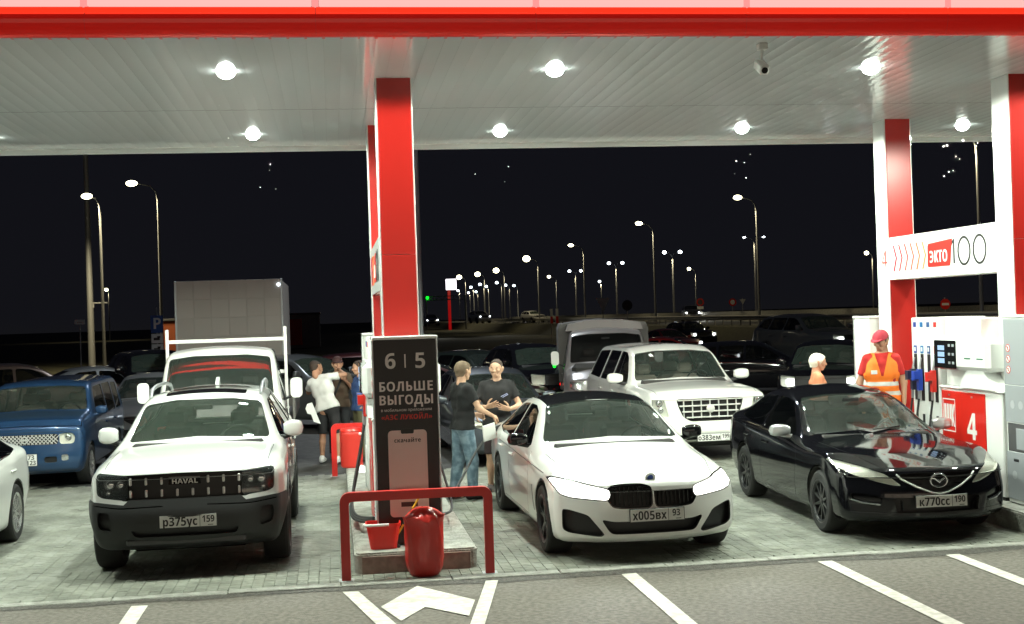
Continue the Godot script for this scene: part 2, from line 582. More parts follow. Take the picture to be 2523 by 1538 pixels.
func canopy() -> void:
	var t := thing("canopy", "wide white slatted canopy ceiling with glowing red edge over the forecourt", "canopy", Vector3(0, CH, -14.6))
	# ceiling strips, slightly bowed, in two lengths that meet at a seam
	for seg in 2:
		var z0: float = [CN - 0.03, -14.82][seg] + 14.6
		var z1: float = [-14.80, CF + 0.10][seg] + 14.6
		var variants := []
		for vv in 4:
			var b := MB.new()
			var w := 0.1492
			var k := 10
			var tilt: float = [0.0, 0.0016, -0.0014, 0.0007][vv]
			var pts := []
			var nn := []
			for i in k + 1:
				var u := lerpf(-1.0, 1.0, float(i) / k)
				var y := 0.0020 * u * u + tilt * u * 0.5
				if i == 0 or i == k: y += 0.0025
				pts.append(Vector3(u * w / 2, y, 0))
				nn.append(Vector3((0.0040 * u + tilt * 0.5) / (w / 2), -1, 0).normalized())
			for i in k:
				var a: Vector3 = pts[i]
				var c: Vector3 = pts[i + 1]
				for s in 6:
					var za := lerpf(z0, z1, s / 6.0)
					var zb := lerpf(z0, z1, (s + 1) / 6.0)
					b.trin(a + Vector3(0, 0, za), a + Vector3(0, 0, zb), c + Vector3(0, 0, zb), nn[i], nn[i], nn[i + 1])
					b.trin(a + Vector3(0, 0, za), c + Vector3(0, 0, zb), c + Vector3(0, 0, za), nn[i], nn[i + 1], nn[i + 1])
			variants.append(b.mesh())
		var x := CX0 + 0.075
		while x < CX1:
			var o := part("ceiling_strip", variants[rng.randi_range(0, 3)], M.ceiling, t)
			o.position = Vector3(x, 0, 0)
			o.rotation.z = rng.randf_range(-0.005, 0.005)
			x += 0.15
	# body above the strips
	var b := MB.new()
	b.box(Vector3((CX0 + CX1) / 2, 0.53, (CN + CF) / 2 + 14.6), Vector3(CX1 - CX0 - 0.1, 0.98, CN - CF - 0.12))
	part("roof", b, M.dark_grey, t)
	# near edge: rounded red lower trim, bright red strip, glowing panels
	for side in 2:
		var zf: float = [CN + 14.6, CF + 14.6][side]
		var sg: float = [1.0, -1.0][side]
		b = MB.new()
		var prof := []
		for i in 9:
			var a := PI * 0.5 * i / 8.0
			prof.append(Vector2(sg * (sin(a) * 0.10 - 0.02), 0.17 - cos(a) * 0.17))
		prof.append(Vector2(sg * 0.08, 0.175))
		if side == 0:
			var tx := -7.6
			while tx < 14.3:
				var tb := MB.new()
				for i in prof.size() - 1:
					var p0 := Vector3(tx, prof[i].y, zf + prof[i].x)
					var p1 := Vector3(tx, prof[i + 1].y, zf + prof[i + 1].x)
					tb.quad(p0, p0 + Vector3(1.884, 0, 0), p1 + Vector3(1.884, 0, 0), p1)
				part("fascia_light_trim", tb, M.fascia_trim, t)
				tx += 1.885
		else:
			for i in prof.size() - 1:
				var p0 := Vector3(CX0, prof[i].y, zf + prof[i].x)
				var p1 := Vector3(CX0, prof[i + 1].y, zf + prof[i + 1].x)
				var w := Vector3(CX1 - CX0, 0, 0)
				b.quad(p0 + w, p0, p1, p1 + w)
		b.box(Vector3((CX0 + CX1) / 2, 0.008, zf - sg * 0.05), Vector3(CX1 - CX0, 0.012, 0.10))
		part("fascia_trim", b, M.red if side == 0 else M.white, t)
		var px := -7.6
		while px < 14.3:
			var w := 1.885
			b = MB.new()
			if side == 0: b.box(Vector3(px + w / 2, 0.205, zf + sg * 0.07), Vector3(w - 0.004, 0.055, 0.05), 0.008)
			else: b.box(Vector3(px + w / 2, 0.225, zf + sg * 0.07), Vector3(w - 0.004, 0.07, 0.05), 0.008)
			part("fascia_light_strip", b, M.fascia_red if side == 0 else M.fascia_rear, t)
			b = MB.new()
			if side == 0: b.box(Vector3(px + w / 2, 0.52, zf + sg * 0.075), Vector3(w - 0.06, 0.57, 0.04), 0.01)
			else: b.box(Vector3(px + w / 2, 0.54, zf + sg * 0.075), Vector3(w - 0.06, 0.54, 0.04), 0.01)
			part("fascia_light_panel" if side == 0 else "fascia_panel", b, M.fascia_pink if side == 0 else M.red, t)
			b = MB.new()
			b.box(Vector3(px, 0.52, zf + sg * 0.07), Vector3(0.056, 0.57, 0.036))
			part("fascia_seam_light" if side == 0 else "fascia_seam", b, M.fascia_seam if side == 0 else M.red_matt, t)
			var l := AreaLight3D.new()
			l.name = "light"
			l.light_color = Color(1.0, 0.62, 0.56) if side == 0 else Color(1, 0.12, 0.06)
			l.light_energy = 1.0 if side == 0 else 0.12
			l.area_size = Vector2(w, 0.6)
			l.shadow_enabled = true
			t.add_child(l, true)
			l.position = Vector3(px + w / 2, 0.5, zf + sg * 0.13)
			l.rotation.y = PI if side == 0 else 0.0
			px += w
	# white angle along the far edge of the ceiling
	b = MB.new()
	b.box(Vector3((CX0 + CX1) / 2, -0.03, CF + 14.6 + 0.03), Vector3(CX1 - CX0, 0.075, 0.05), 0.01)
	part("edge_trim", b, M.white, t)
	# lamps
	for lx in [-4.12, -0.93, 2.25, 5.53, 8.68, 11.9]:
		for lz in [-12.5, -16.68]:
			canopy_lamp(lx, lz)
	# security camera
	var sc := thing("security_camera", "small white security camera hanging from canopy ceiling near its front edge", "camera", Vector3(3.98, CH, -11.35))
	b = MB.new()
	b.box(Vector3(0, -0.03, 0), Vector3(0.09, 0.06, 0.09), 0.01)
	b.cyl(Vector3(0, -0.05, 0), Vector3(-0.01, -0.16, 0.0), 0.012)
	part("bracket", b, M.white, sc)
	b = MB.new()
	b.xf = Transform3D(Basis(Vector3.RIGHT, 0.5), Vector3(-0.02, -0.22, 0.02))
	b.box(Vector3.ZERO, Vector3(0.085, 0.09, 0.2), 0.012)
	part("housing", b, M.white, sc)
	b = MB.new()
	b.xf = Transform3D(Basis(Vector3.RIGHT, 0.5), Vector3(-0.02, -0.22, 0.02))
	b.cyl(Vector3(0, 0, 0.1), Vector3(0, 0, 0.106), 0.03)
	part("camera_lens", b, M.black_gloss, sc)
	shop()


func canopy_lamp(lx: float, lz: float) -> void:
	var row := "front" if lz > -14 else "rear"
	var col: String = {-4.12: "beyond the left picture edge", -0.93: "above the white cars on the left", 2.25: "right of the middle red column", 5.53: "above the parked black saloon side", 8.68: "at the far right end", 11.9: "beyond the right picture edge"}[lx]
	var t := thing("canopy_lamp", "round %s row canopy lamp %s" % [row, col], "lamp", Vector3(lx, CH, lz), 0.0, "canopy ceiling lamps")
	var b := MB.new()
	b.lathe(PackedVector2Array([Vector2(0.0, -0.006), Vector2(0.074, -0.006), Vector2(0.078, -0.003), Vector2(0.078, 0.004)]), 20)
	part("housing", b, M.white, t)
	b = MB.new()
	b.ellipsoid(Vector3(0, -0.004, 0), Vector3(0.092, 0.075, 0.092), 20, 8, -1.0, 0.0)  # dropped dome shape stands in for the glare around the lamp
	part("lamp_lens", b, M.lamp, t)
	lamp_light(t, Vector3(0, -0.12, 0), Vector3.DOWN, Color(0.955, 1.0, 0.93), 12.5, 88.0, 0.1, 0.12)


func shop() -> void:
	# the station shop behind the camera: its lit front lights the driveway and the cars' noses
	var t := thing("shop_building", "low station shop with lit windows facing the pumps, behind the viewer", "building", Vector3(2, 0, 6))
	var b := MB.new()
	b.box(Vector3(0, 4.4, 4), Vector3(24, 1.6, 8), 0.02)
	b.box(Vector3(0, 0.3, 4), Vector3(24, 0.6, 8), 0.02)
	b.box(Vector3(0, 2.1, 7.8), Vector3(24, 3.0, 0.3))
	for x in [-11.9, 11.9]: b.box(Vector3(x, 2.1, 4), Vector3(0.2, 3.0, 8))
	for i in 6: b.box(Vector3(-10 + i * 4.0, 2.1, 0.1), Vector3(0.25, 3.0, 0.2))
	part("wall", b, M.white, t)
	var sw := glow(Color(1.0, 0.93, 0.82), 0.5)
	for i in 5:
		b = MB.new()
		b.box(Vector3(-8 + i * 4.0, 2.1, 0.14), Vector3(3.7, 2.9, 0.03))
		part("window", b, sw, t)
		var l := AreaLight3D.new()
		l.name = "light"
		l.light_color = Color(1.0, 0.90, 0.78)
		l.light_energy = 1.5
		l.area_size = Vector2(3.7, 2.9)
		l.shadow_enabled = true
		t.add_child(l, true)
		l.position = Vector3(-8 + i * 4.0, 2.1, 0.08)


func markings() -> void:
	mark("lane_line", [[-1.78, -11.36], [-1.64, -11.34], [-1.64, -8.6], [-1.78, -8.6]])
	mark("lane_line", [[0.01, -11.41], [0.15, -11.38], [0.66, -8.9], [0.50, -8.9]])
	mark("lane_line", [[1.29, -11.51], [1.40, -11.50], [0.90, -8.9], [0.78, -8.9]])
	mark("lane_line", [[2.52, -11.43], [2.66, -11.45], [2.66, -8.2], [2.52, -8.2]])
	mark("lane_line", [[4.39, -11.46], [4.53, -11.46], [4.53, -8.0], [4.39, -8.0]])
	mark("lane_line", [[5.62, -11.40], [5.76, -11.41], [5.72, -8.0], [5.58, -8.0]])
	mark("lane_arrow", [[0.67, -11.47], [1.11, -10.76], [1.00, -10.20], [0.68, -10.62], [0.46, -10.18], [0.32, -10.72]])
	mark("lane_arrow", [[-4.95, -20.95], [-4.35, -20.92], [-4.66, -20.05], [-5.2, -20.05]], 0.002)


# ---------------------------------------------------------------- columns and fuel signs
func columns() -> void:
	for k in 2:
		var cx: float = [0.678, 7.44][k]
		for r in 2:
			var cz: float = [-13.105, -16.23][r]
			var lab: String = [["red and white square column rising behind the black 6 | 5 panel", "rear red and white column seen left of the middle column"],
				["white column at the right picture edge above the grey cabinet", "red and white column behind the attendant, numbered 4"]][k][r]
			var t := thing("canopy_column", lab, "column", Vector3(cx, 0.2, cz), 0.0, "columns carrying the canopy")
			var b := MB.new()
			b.box(Vector3(0, 2.30, 0), Vector3(0.345, 4.6, 0.345), 0.004)
			part("core", b, M.white_gloss, t)
			for s in [-1.0, 1.0]:
				for seg in 2:
					var y0: float = [0.0, 2.83][seg]
					var y1: float = [2.826, 4.6][seg]
					b = MB.new()
					b.box(Vector3(0, (y0 + y1) / 2, s * 0.178), Vector3(0.338, y1 - y0, 0.012), 0.003)
					part("red_panel", b, M.red_column, t)
			for s in [-1.0, 1.0]:
				b = MB.new()
				b.box(Vector3(s * 0.177, 2.3, 0), Vector3(0.012, 4.6, 0.352), 0.003)
				part("white_panel", b, M.white_gloss, t)
			if k == 1 and r == 1:
				var o := text("4", 0.30, M.red_matt, t, Vector3(-0.185, 2.76, 0.06), Basis(Vector3.UP, -PI / 2), "lettering", false)
				o.set_meta("label", "thin red number 4")
		# sign between the columns
		var st := thing("fuel_sign", ["white fuel sign bar between the two middle columns, seen nearly edge-on", "white sign bar with red badge, number 100 and orange chevrons between right columns"][k], "sign", Vector3(cx, 2.96, -14.665), 0.0, "fuel signs between the columns")
		var sb := MB.new()
		sb.box(Vector3.ZERO, Vector3(0.30, 0.55, 2.76), 0.006)
		part("sign_box", sb, M.white, st)
		for s in [-1.0, 1.0]:
			sb = MB.new()
			sb.box(Vector3(s * 0.168, 0, 0), Vector3(0.03, 0.553, 2.755), 0.004)
			part("sign_face", sb, M.white_gloss, st)
			var B := Basis(Vector3.UP, s * PI / 2)
			var face := func(u: float, y: float) -> Vector3:
				return Vector3(s * 0.1845, y, 0) + B * Vector3(u, 0, 0)
			for i in 6:
				var m: Material = chevron_mat(i)
				var cb := MB.new()
				var w := 0.032
				cb.prism(PackedVector2Array([Vector2(-0.04, 0.17), Vector2(-0.04 + w, 0.17), Vector2(0.045 + w, 0), Vector2(-0.04 + w, -0.17), Vector2(-0.04, -0.17), Vector2(0.045, 0)]), 0.0, 0.004)
				var o := part("chevron", cb, m, st)
				o.transform = Transform3D(B, face.call(-1.20 + 0.165 * i, 0.0))
			var rb := MB.new()
			var rr := PackedVector2Array([Vector2(-0.30, 0.10), Vector2(-0.28, 0.13), Vector2(0.33, 0.16), Vector2(0.26, -0.155), Vector2(-0.29, -0.155), Vector2(-0.31, -0.13)])
			rb.prism(rr, 0.0, 0.004)
			var red := part("badge_panel", rb, M.red_matt, st)
			red.transform = Transform3D(B, face.call(0.05, 0.0))
			text("ЭКТО", 0.20, M.white, st, face.call(0.03, -0.035) + Vector3(s * 0.005, 0, 0), B, "lettering", true, 0.92)
			text("1", 0.40, M.ink, st, face.call(0.40, 0.0), B, "lettering", false, 0.9)
			for q in 2:
				var ob := MB.new()
				for i in 28:
					var a0 := TAU * i / 28.0
					var a1 := TAU * (i + 1) / 28.0
					var ro := Vector2(0.155, 0.172)
					var ri := Vector2(0.128, 0.145)
					var f := func(a: float, r: Vector2, zz: float) -> Vector3: return Vector3(cos(a) * r.x, sin(a) * r.y, zz)
					ob.quad(f.call(a0, ri, 0.004), f.call(a0, ro, 0.004), f.call(a1, ro, 0.004), f.call(a1, ri, 0.004))
					ob.quad(f.call(a0, ro, 0), f.call(a1, ro, 0), f.call(a1, ro, 0.004), f.call(a0, ro, 0.004))
					ob.quad(f.call(a1, ri, 0), f.call(a0, ri, 0), f.call(a0, ri, 0.004), f.call(a1, ri, 0.004))
				var zo := part("lettering", ob, M.ink, st)
				zo.transform = Transform3D(B, face.call(0.66 + 0.36 * q, 0.0))


func chevron_mat(i: int) -> Material:
	var key := "chev%d" % i
	if not M.has(key):
		var a := lin(0.45, 0.01, 0.04)
		var b := lin(0.75, 0.26, 0.08)
		M[key] = mat(a.lerp(b, i / 5.0), 0.5)
	return M[key]


# ---------------------------------------------------------------- islands and what stands on them
func islands() -> void:
	for k in 2:
		var cx: float = [0.71, 7.47][k]
		var t := thing("pump_island", ["long raised concrete pump island behind the front red hoop", "raised concrete pump island at right beside the black saloon"][k], "island", Vector3(cx, 0, 0), 0.0, "pump islands")
		var poly := PackedVector2Array()
		for q in [[1, 1, 0.0], [-1, 1, 0.25], [-1, -1, 0.5], [1, -1, 0.75]]:
			for i in 5:
				var a: float = TAU * (q[2] + 0.25 * i / 4)
				poly.append(Vector2(q[0] * (0.58 - 0.07) + cos(a) * 0.07, q[1] * (3.79 - 0.07) + sin(a) * 0.07))
		var b := MB.new()
		b.xf = Transform3D(Basis(Vector3.RIGHT, -PI / 2), Vector3(0, 0, -15.9))
		b.prism(poly, -0.02, 0.185)
		var small := Geometry2D.offset_polygon(poly, -0.02)[0]
		b.prism(small, 0.184, 0.2)
		part("concrete_body", b, M.concrete, t)
		var pi := mat(lin(0.33, 0.25, 0.22), 0.8)
		tri_tex(pi, noise_tex(128, 0.05, lin(0.7, 0.7, 0.7), lin(1, 1, 1), 61 + k, 4, 1.6), 1.3)
		b = MB.new()
		b.box(Vector3(0, 0.088, -12.107), Vector3(1.02, 0.165, 0.012), 0.004)
		part("painted_front", b, pi, t)
		dispenser(k, cx - 0.03)
		pylon(k, cx - 0.03)
		pylon(k, cx - 0.03, true)
	# hoops
	hoop(Vector3(0.71, 0, -11.86), "red steel hoop guard at the front end of the pump island", -0.03)
	hoop(Vector3(0.62, 0, -19.9), "red steel hoop guard at the far end of the pump island", 0.0)
	bag()
	bucket()
	squeegee()
	# far bin and a sheet of paper by it
	var rb := thing("waste_bin", "small round red bin with white knob behind the far hoop", "bin", Vector3(0.22, 0.2, -19.35))
	var b2 := MB.new()
	b2.lathe(PackedVector2Array([Vector2(0.0, 0.0), Vector2(0.15, 0.0), Vector2(0.165, 0.03), Vector2(0.17, 0.5), Vector2(0.16, 0.53)]), 20)
	part("body", b2, M.red_matt, rb)
	b2 = MB.new()
	b2.lathe(PackedVector2Array([Vector2(0.16, 0.53), Vector2(0.17, 0.545), Vector2(0.15, 0.58), Vector2(0.0, 0.6)]), 20)
	part("lid", b2, M.red, rb)
	b2 = MB.new()
	b2.ellipsoid(Vector3(0.13, 0.50, 0.12), Vector3(0.025, 0.025, 0.025), 10, 6)
	part("knob", b2, M.white, rb)
	var pp := MB.new()
	pp.quad(Vector3(-0.10, 0.012, 0.08), Vector3(0.09, 0.004, 0.10), Vector3(0.11, 0.05, -0.04), Vector3(-0.02, 0.10, -0.10))
	var po := part("paper_sheet", pp, M.white, self)
	po.position = Vector3(0.36, 0.2, -18.6)
	po.set_meta("label", "crumpled white paper lying on the island by the far bin")
	po.set_meta("category", "paper")


func hoop(at: Vector3, label: String, turn: float) -> void:
	var t := thing("hoop_guard", label, "barrier", at, turn, "red hoop guards")
	var w := 1.40
	var h := 0.81
	var s := 0.082
	var outer := PackedVector2Array([Vector2(w / 2, -0.05)])
	var inner := PackedVector2Array()
	for i in 7:
		var a := PI / 2 * i / 6.0
		outer.append(Vector2(w / 2 - 0.09 + cos(a) * 0.09, h - 0.09 + sin(a) * 0.09))
	for i in 7:
		var a := PI / 2 + PI / 2 * i / 6.0
		outer.append(Vector2(-w / 2 + 0.09 + cos(a) * 0.09, h - 0.09 + sin(a) * 0.09))
	outer.append(Vector2(-w / 2, -0.05))
	inner.append(Vector2(-w / 2 + s, -0.05))
	for i in 5:
		var a := PI - PI / 2 * i / 4.0
		inner.append(Vector2(-w / 2 + s + 0.03 + cos(a) * 0.03, h - s - 0.03 + sin(a) * 0.03))
	for i in 5:
		var a := PI / 2 - PI / 2 * i / 4.0
		inner.append(Vector2(w / 2 - s - 0.03 + cos(a) * 0.03, h - s - 0.03 + sin(a) * 0.03))
	inner.append(Vector2(w / 2 - s, -0.05))
	outer.append_array(inner)
	var b := MB.new()
	b.prism(outer, -0.041, 0.041)
	part("frame", b, M.red_barrier, t)
	for s1 in [-1.0, 1.0]:
		b = MB.new()
		b.box(Vector3(s1 * (w / 2 - s / 2), 0.006, 0), Vector3(0.14, 0.012, 0.14), 0.003)
		part("foot_plate", b, M.galv, t)


func bag() -> void:
	var t := thing("covered_extinguisher", "red wrinkled vinyl cover standing upright in front of the island", "cover", Vector3(0.775, 0.0, -11.93))
	var b := MB.new()
	var f := FastNoiseLite.new()
	f.seed = 12
	f.frequency = 5.5
	f.fractal_octaves = 3
	f.fractal_type = FastNoiseLite.FRACTAL_RIDGED
	var seg := 56
	var pts := []
	var prof := [[0.10, 0.0], [0.125, 0.012], [0.145, 0.04], [0.160, 0.09], [0.168, 0.16], [0.172, 0.26], [0.173, 0.36], [0.172, 0.44], [0.171, 0.50], [0.178, 0.535], [0.185, 0.548], [0.165, 0.562], [0.135, 0.592], [0.10, 0.615], [0.055, 0.632], [0.012, 0.640]]
	for i in prof.size():
		var ring := []
		for j in seg:
			var a := TAU * j / seg
			var r: float = prof[i][0]
			var y: float = prof[i][1]
			var nn := f.get_noise_3d(cos(a) * 0.35, y * 0.9, sin(a) * 0.35)
			r += nn * (0.016 if i < 9 else 0.020) * smoothstep(0.0, 0.08, y)
			if i >= 9 and i <= 10:   # ragged hem of the lid
				y += 0.018 * sin(a * 3.0 + 0.6) + 0.01 * sin(a * 7.0)
				r += 0.008 * sin(a * 5.0)
			if i > 10:
				y += 0.035 * cos(a - 0.9) * (0.64 - y) / 0.1 * 0.3 - 0.05 * exp(-pow((a - 5.4) * 1.7, 2.0)) * clampf(r / 0.12, 0, 1)
			ring.append(Vector3(cos(a) * r, y, sin(a) * r))
		pts.append(ring)
	var nor := func(i: int, j: int) -> Vector3:
		var i0 := maxi(i - 1, 0)
		var i1 := mini(i + 1, prof.size() - 1)
		var d1: Vector3 = pts[i1][j] - pts[i0][j]
		var d2: Vector3 = pts[i][(j + 1) % seg] - pts[i][(j + seg - 1) % seg]
		return d1.cross(d2).normalized()
	var lid := MB.new()
	for i in prof.size() - 1:
		var bb: MB = b if i < 9 else lid
		for j in seg:
			var k := (j + 1) % seg
			bb.trin(pts[i][j], pts[i + 1][j], pts[i + 1][k], nor.call(i, j), nor.call(i + 1, j), nor.call(i + 1, k))
			bb.trin(pts[i][j], pts[i + 1][k], pts[i][k], nor.call(i, j), nor.call(i + 1, k), nor.call(i, k))
	var m := mat(lin(0.50, 0.028, 0.022), 0.30)
	part("cover", b, m, t)
	part("cover_lid", lid, m, t)


func bucket() -> void:
	var t := thing("bucket", "rectangular red plastic bucket with white handle on the island", "bucket", Vector3(0.415, 0.2, -12.38))
	var b := MB.new()
	var lo := rounded(0.25, 0.19, 0.05)
	var hi := rounded(0.325, 0.25, 0.055)
	var n := lo.size()
	var y1 := 0.245
	for i in n:
		var k := (i + 1) % n
		var L := func(p: Vector2, y: float) -> Vector3: return Vector3(p.x, y, -p.y)
		b.quad(L.call(lo[i], 0.0), L.call(lo[k], 0.0), L.call(hi[k], y1), L.call(hi[i], y1))
		b.quad(L.call(hi[k] * 0.97, y1), L.call(hi[i] * 0.97, y1), L.call(hi[i], y1), L.call(hi[k], y1))
		b.quad(L.call(lo[k] * 0.97, 0.004), L.call(lo[i] * 0.97, 0.004), L.call(hi[i] * 0.97, y1), L.call(hi[k] * 0.97, y1))
		b.tri(Vector3(0, 0.004, 0), L.call(lo[i] * 0.97, 0.004), L.call(lo[k] * 0.97, 0.004))
		b.quad(L.call(hi[i], y1 - 0.03), L.call(hi[i] * 1.035, y1 - 0.03), L.call(hi[k] * 1.035, y1 - 0.03), L.call(hi[k], y1 - 0.03))
		b.quad(L.call(hi[i] * 1.035, y1 - 0.03), L.call(hi[k] * 1.035, y1 - 0.03), L.call(hi[k] * 1.035, y1), L.call(hi[i] * 1.035, y1))
		b.quad(L.call(hi[i] * 1.035, y1), L.call(hi[k] * 1.035, y1), L.call(hi[k], y1), L.call(hi[i], y1))
	part("tub", b, mat(lin(0.75, 0.022, 0.012), 0.32), t)
	b = MB.new()
	b.tube(PackedVector3Array([Vector3(-0.175, 0.225, -0.02), Vector3(-0.182, 0.232, 0.06), Vector3(-0.165, 0.236, 0.125), Vector3(-0.10, 0.238, 0.142), Vector3(0.05, 0.238, 0.142)]), PackedFloat32Array([0.013]), 8)
	part("handle", b, M.white, t)


func squeegee() -> void:
	var t := thing("squeegee", "yellow handled window squeegee standing in the red bucket", "squeegee", Vector3(0.51, 0.26, -12.36))
	var b := MB.new()
	b.cyl(Vector3(0, 0, 0.02), Vector3(0.27, 0.42, -0.02), 0.010, 0.010, 10)
	part("handle", b, mat(lin(0.75, 0.42, 0.02), 0.4), t)
	b = MB.new()
	b.cyl(Vector3(0.10, 0.155, 0.005), Vector3(0.19, 0.295, -0.008), 0.0125, 0.0125, 10)
	part("grip", b, M.black, t)
	b = MB.new()
	b.xf = Transform3D(Basis(Vector3.BACK, -0.57), Vector3(0, 0, 0.02))
	b.box(Vector3(0, -0.015, 0), Vector3(0.16, 0.03, 0.025), 0.004)
	part("blade", b, M.black, t)


func pylon(k: int, cx: float, rear := false) -> void:
	var t := thing("info_pylon", (["white back of the rear pylon left of the black 6 | 5 panel", "pale rear pylon standing behind the attendant"] if rear else ["tall black panel reading 6 | 5 БОЛЬШЕ ВЫГОДЫ on the middle island", "grey service cabinet with round icons at the right picture edge"])[k], "panel", Vector3(cx, 0.2, -16.70 if rear else -12.72), PI if rear else 0.0, "pylons at the island ends")
	var b := MB.new()
	b.box(Vector3(0, 1.0, 0), Vector3(0.60, 1.98, 0.50), 0.008)
	part("cabinet", b, M.white, t)
	b = MB.new()
	b.box(Vector3(0, 2.0, 0), Vector3(0.635, 0.03, 0.56), 0.006)
	part("top_cap", b, M.white_gloss, t)
	for s in [-1.0, 1.0]:
		b = MB.new()
		b.box(Vector3(s * 0.309, 1.0, 0.262), Vector3(0.016, 2.0, 0.02), 0.003)
		part("edge_strip", b, M.steel, t)
		# side: grey panels with icons, an opening and a lower door
		var gm: Material = M.white if rear else M.grey
		for q in [[1.27, 1.97], [0.87, 1.262], [0.05, 0.555]]:
			b = MB.new()
			b.box(Vector3(s * 0.302, (q[0] + q[1]) / 2, 0.0), Vector3(0.012, q[1] - q[0], 0.505), 0.003)
			part("side_panel", b, gm, t)
		if rear: continue
		b = MB.new()
		b.box(Vector3(s * 0.301, 0.71, 0.0), Vector3(0.006, 0.30, 0.44))
		part("opening", b, M.dark_grey, t)
		b = MB.new()
		b.box(Vector3(s * 0.304, 0.70, 0.06), Vector3(0.01, 0.22, 0.22), 0.003)
		part("paper_holder", b, M.grey, t)
		b = MB.new()
		b.box(Vector3(s * 0.309, 0.47, -0.06), Vector3(0.006, 0.03, 0.10), 0.002)
		part("latch", b, M.black, t)
		for i in 3:
			var o := MB.new()
			var bz := Vector3(s * 0.3085, 1.66 - 0.115 * i, -0.16)
			o.xf = Transform3D(Basis(Vector3.UP, s * PI / 2), bz)
			o.cyl(Vector3(0, 0, 0), Vector3(0, 0, 0.002), 0.042, 0.042, 20)
			part("icon_ring", o, M.red_matt, t)
			o = MB.new()
			o.xf = Transform3D(Basis(Vector3.UP, s * PI / 2), bz)
			o.cyl(Vector3(0, 0, 0.001), Vector3(0, 0, 0.003), 0.033, 0.033, 20)
			part("icon_disc", o, M.white, t)
			o = MB.new()
			o.xf = Transform3D(Basis(Vector3.UP, s * PI / 2), bz)
			o.box(Vector3(0, 0, 0.004), Vector3(0.014, 0.034, 0.002))
			part("icon_mark", o, M.ink, t)
			o = MB.new()
			o.xf = Transform3D(Basis(Vector3.UP, s * PI / 2) * Basis(Vector3.BACK, 0.785), bz)
			o.box(Vector3(0, 0, 0.0055), Vector3(0.008, 0.07, 0.002))
			part("icon_bar", o, M.red_matt, t)
		for q in [[1.06, -0.10], [1.06, 0.06], [0.31, -0.10]]:
			var o := MB.new()
			o.xf = Transform3D(Basis(Vector3.UP, s * PI / 2), Vector3(s * 0.3085, q[0], q[1]))
			o.cyl(Vector3(0, 0, 0), Vector3(0, 0, 0.002), 0.045, 0.045, 20)
			part("icon_disc", o, mat(lin(0.42, 0.44, 0.46), 0.4), t)
	# front board
	b = MB.new()
	b.box(Vector3(0, 1.0, 0.262), Vector3(0.60, 1.965, 0.014), 0.003)
	part("front_board", b, mat(lin(0.014, 0.012, 0.013), 0.4), t)
	var f := 0.2695
	var wm := mat(lin(0.78, 0.73, 0.70), 0.5)
	if k == 0:
		text("6", 0.205, wm, t, Vector3(-0.145, 1.775, f), Basis(), "lettering")
		text("5", 0.205, wm, t, Vector3(0.145, 1.775, f), Basis(), "lettering")
	else:
		text("4", 0.205, wm, t, Vector3(-0.145, 1.775, f), Basis(), "lettering")
		text("3", 0.205, wm, t, Vector3(0.145, 1.775, f), Basis(), "lettering")
	b = MB.new()
	b.box(Vector3(0, 1.775, f), Vector3(0.012, 0.13, 0.002))
	part("divider", b, wm, t)
	text("БОЛЬШЕ", 0.128, wm, t, Vector3(0, 1.53, f), Basis(), "lettering", true, 0.98)
	text("ВЫГОДЫ", 0.128, wm, t, Vector3(0, 1.40, f), Basis(), "lettering", true, 0.96)
	text("в мобильном приложении", 0.040, wm, t, Vector3(0, 1.305, f), Basis(), "lettering", false, 0.98)
	text("«АЗС ЛУКОЙЛ»", 0.066, M.red_matt, t, Vector3(0, 1.235, f), Basis(), "lettering", true, 1.0)
	# telephone drawing
	b = MB.new()
	var ph := rounded(0.40, 0.86, 0.045)
	b.xf = Transform3D(Basis(), Vector3(0, 0.69, f))
	b.prism(ph, 0.0, 0.002)
	part("phone_outline", b, mat(lin(0.006, 0.006, 0.006), 0.3), t)
	b = MB.new()
	b.xf = Transform3D(Basis(), Vector3(0, 0.69, f))
	var scr := rounded(0.375, 0.835, 0.04)
	var notch := PackedVector2Array([Vector2(-0.07, 0.5), Vector2(-0.062, 0.392), Vector2(-0.052, 0.383), Vector2(0.052, 0.383), Vector2(0.062, 0.392), Vector2(0.07, 0.5)])
	for pl in Geometry2D.clip_polygons(scr, notch): b.prism(pl, 0.002, 0.0035)
	part("phone_screen", b, mat(lin(0.72, 0.60, 0.57), 0.45), t)
	text("скачайте", 0.056, M.ink, t, Vector3(0, 1.01, f + 0.003), Basis(), "lettering", true)
	b = MB.new()
	b.xf = Transform3D(Basis(), Vector3(0.0, 0.47, f + 0.004))
	b.prism(rounded(0.16, 0.05, 0.008), 0.0, 0.001)
	b.prism(PackedVector2Array([Vector2(-0.08, -0.10), Vector2(0.08, -0.10), Vector2(0.08, -0.055), Vector2(-0.08, -0.055)]), 0.0, 0.001)
	part("store_badge", b, mat(lin(0.05, 0.012, 0.015), 0.4), t)


